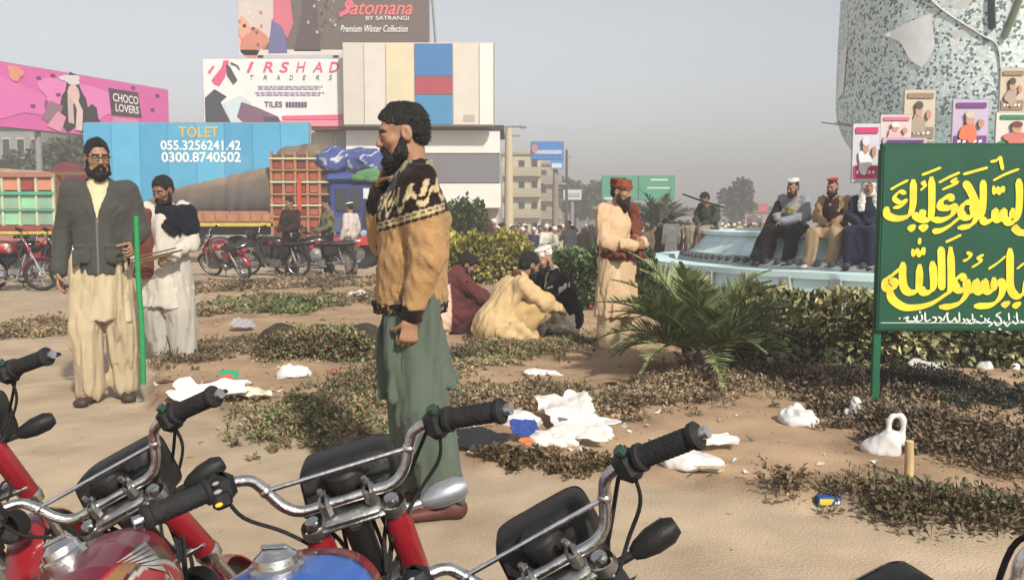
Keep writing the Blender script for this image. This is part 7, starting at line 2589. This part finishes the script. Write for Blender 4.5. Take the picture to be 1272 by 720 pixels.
def crowd():
    kinds = []
    skin_m = M('far_skin', (.24, .13, .085), .6, .1)
    dark = M('far_hair', (.015, .012, .011), .7, .2)
    capm = M('far_cap', srgb(228, 222, 212), .9, .1)
    trm = M('far_trousers', srgb(150, 140, 126), .9, .25, 1)
    cols = [('white', (226, 220, 208)), ('cream', (206, 186, 150)), ('grey', (130, 128, 128)), ('dark blue', (48, 52, 88)), ('brown', (104, 74, 58)),
            ('black', (36, 34, 38)), ('red', (170, 66, 54)), ('olive', (96, 92, 66)), ('violet', (78, 60, 120)), ('orange', (206, 118, 66))]
    g = np.random.default_rng(11)
    spots = []
    # (photo column, distance, count of spread, row)
    for px in range(606, 745, 7):
        spots.append((px + g.uniform(-3, 3), g.uniform(27, 33), 'before the street'))
    for px in range(600, 760, 9):
        spots.append((px + g.uniform(-3, 3), g.uniform(38, 46), 'before the street'))
    for px in range(798, 862, 7):
        spots.append((px + g.uniform(-2, 2), g.uniform(25, 32), 'left of the fountain'))
    for px in range(880, 985, 5):
        spots.append((px + g.uniform(-2, 2), g.uniform(44, 62), 'beyond the fountain'))
    for px in range(800, 960, 9):
        spots.append((px + g.uniform(-3, 3), g.uniform(48, 66), 'beyond the fountain'))
    protos = {}
    place = {}
    for i, (px, Y, where) in enumerate(spots):
        k = i % 4
        cap = g.random() < .4
        key = (k, cap)
        cn, cc = cols[int(g.choice(len(cols), p=[.26, .16, .12, .1, .1, .08, .06, .06, .03, .03]))]
        loc = (at(px, 280, Y)[0], Y, ground_z(Y))
        if key not in protos:
            J, bd, cl, tr, hd = crowd_kind(k)
            o = empty('person', loc)
            np_mesh('body', *bd, skin_m, o)
            np_mesh('kurta', *cl, CROWDM, o)
            np_mesh('trousers', *tr, trm, o)
            np_mesh('cap' if cap else 'hair', *hd, capm if cap else dark, o)
            protos[key] = o
        else:
            o = copy_tree(protos[key])
        o.location = loc
        o.rotation_euler = (0, 0, g.uniform(0, 6.28))
        sc_ = g.uniform(.93, 1.04)
        o.scale = (sc_, sc_, sc_)
        for ch in o.children:
            if ch.name.startswith('kurta'):
                ch.color = (*srgb(*cc), 1)
        cn2 = '%s-clothed%s' % (cn.replace(' ', '-'), ' white-capped' if cap else '')
        place.setdefault((cn2, where), []).append((px, o))
    nth = ['leftmost', 'second from left', 'third from left', 'fourth from left', 'fifth from left', 'sixth from left', 'seventh from left', 'eighth from left', 'ninth from left', 'tenth from left', 'eleventh from left', 'twelfth from left']
    for (cn2, where), lst in place.items():
        lst.sort(key=lambda q: q[0])
        for i, (px, o) in enumerate(lst):
            lab = ('only %s person in the crowd %s' % (cn2, where)) if len(lst) == 1 else '%s of the %s people in the crowd %s' % (nth[min(i, 11)], cn2, where)
            tag(o, lab, 'person', 'distant crowd ' + where)
# ------------------------------------------------------------------ people placed on the fountain, by the trucks, in the distance
def fpos(px, dx=0.0):
    """seat on the rim of the inner tier, seen at photo column px"""
    u = (px - CX) / FPX
    d = np.array([u, 1.0]); d /= np.linalg.norm(d)
    t = d @ FC
    perp2 = FC @ FC - t * t
    r = 5.12
    if perp2 < r * r:
        q = d * (t - math.sqrt(r * r - perp2))
    else:
        q = FC + (d * t - FC) / math.sqrt(perp2) * r
    n = (q - FC) / np.linalg.norm(q - FC)
    face = n * .55 + np.array([-q[0], -q[1]]) / np.linalg.norm(q) * .45
    return (q[0], q[1], Z_OUT), math.atan2(-face[0], face[1])
fountain_people(Z_OUT, Z_IN - .02, fpos)
back_people()
crowd()

# ------------------------------------------------------------------ motorcycles
BG = 'motorcycles parked in the foreground'
motorcycle('motorcycle with blue and red fuel tank in the foreground', (-.257, 1.21, 0), -.217, .121, .364, 'blue', BG)
motorcycle('red motorcycle with winged emblem on its tank, left of the blue one', (-.43, 1.50, 0), .10, .46, .08, 'red', BG)
motorcycle('black motorcycle at the bottom centre, right of the blue one', (.298, 1.0, 0), -.272, .42, .267, 'black', BG)
motorcycle('red motorcycle cut off by the left edge of the picture', (-1.10, 1.77, 0), .034, .28, .227, 'red', BG)
motorcycle('black motorcycle barely showing at the bottom right corner', (.60, .60, 0), -.363, .30, .453, 'black', BG)
BB = 'motorcycles parked by the trucks'
def far_bike(label, px, py, yaw, src=None, scheme='red', lean=.12, steer=.3):
    p = gnd(px, py)
    if src is None:
        return motorcycle(label, (p[0], p[1], 0), yaw, lean, steer, scheme, BB, 1, 1.0)
    o = copy_tree(src)
    o.location = (p[0], p[1], 0)
    o.rotation_euler = (0, -lean, yaw)
    tag(o, label, 'motorcycle', BB)
    return o
fb = far_bike('motorcycle with large spoked front wheel parked behind the brown strip', 342, 343, R(78), None, 'black')
fr = far_bike('red motorcycle lying low left of the big-wheeled one', 288, 344, R(50), None, 'red', lean=.42)
far_bike('motorcycle beside the man in the olive jacket', 394, 342, R(102), fb)
far_bike('red motorcycle parked by the left truck, nearest the edge', 2, 362, R(-75), fr)
far_bike('red motorcycle parked behind the jacket man\'s arm', 64, 352, R(-98), fr)
far_bike('black motorcycle parked between the left truck and the jacket man', 34, 359, R(-70), fb)

# ------------------------------------------------------------------ hazy air
hz = MB()
hz.box((0, 185, 8.0), (560, 410, 26))
hm = bpy.data.materials.new('haze')
hm.use_nodes = True
hn = hm.node_tree
hn.nodes.clear()
pv = hn.nodes.new('ShaderNodeVolumePrincipled')
pv.inputs['Color'].default_value = (.72, .70, .69, 1)
pv.inputs['Density'].default_value = .0060
pv.inputs['Anisotropy'].default_value = 0.0
ho = hn.nodes.new('ShaderNodeOutputMaterial')
hn.links.new(pv.outputs[0], ho.inputs['Volume'])
tag(hz.build('haze', hm), 'thin grey haze hanging over the whole place', 'haze', None, 'stuff')
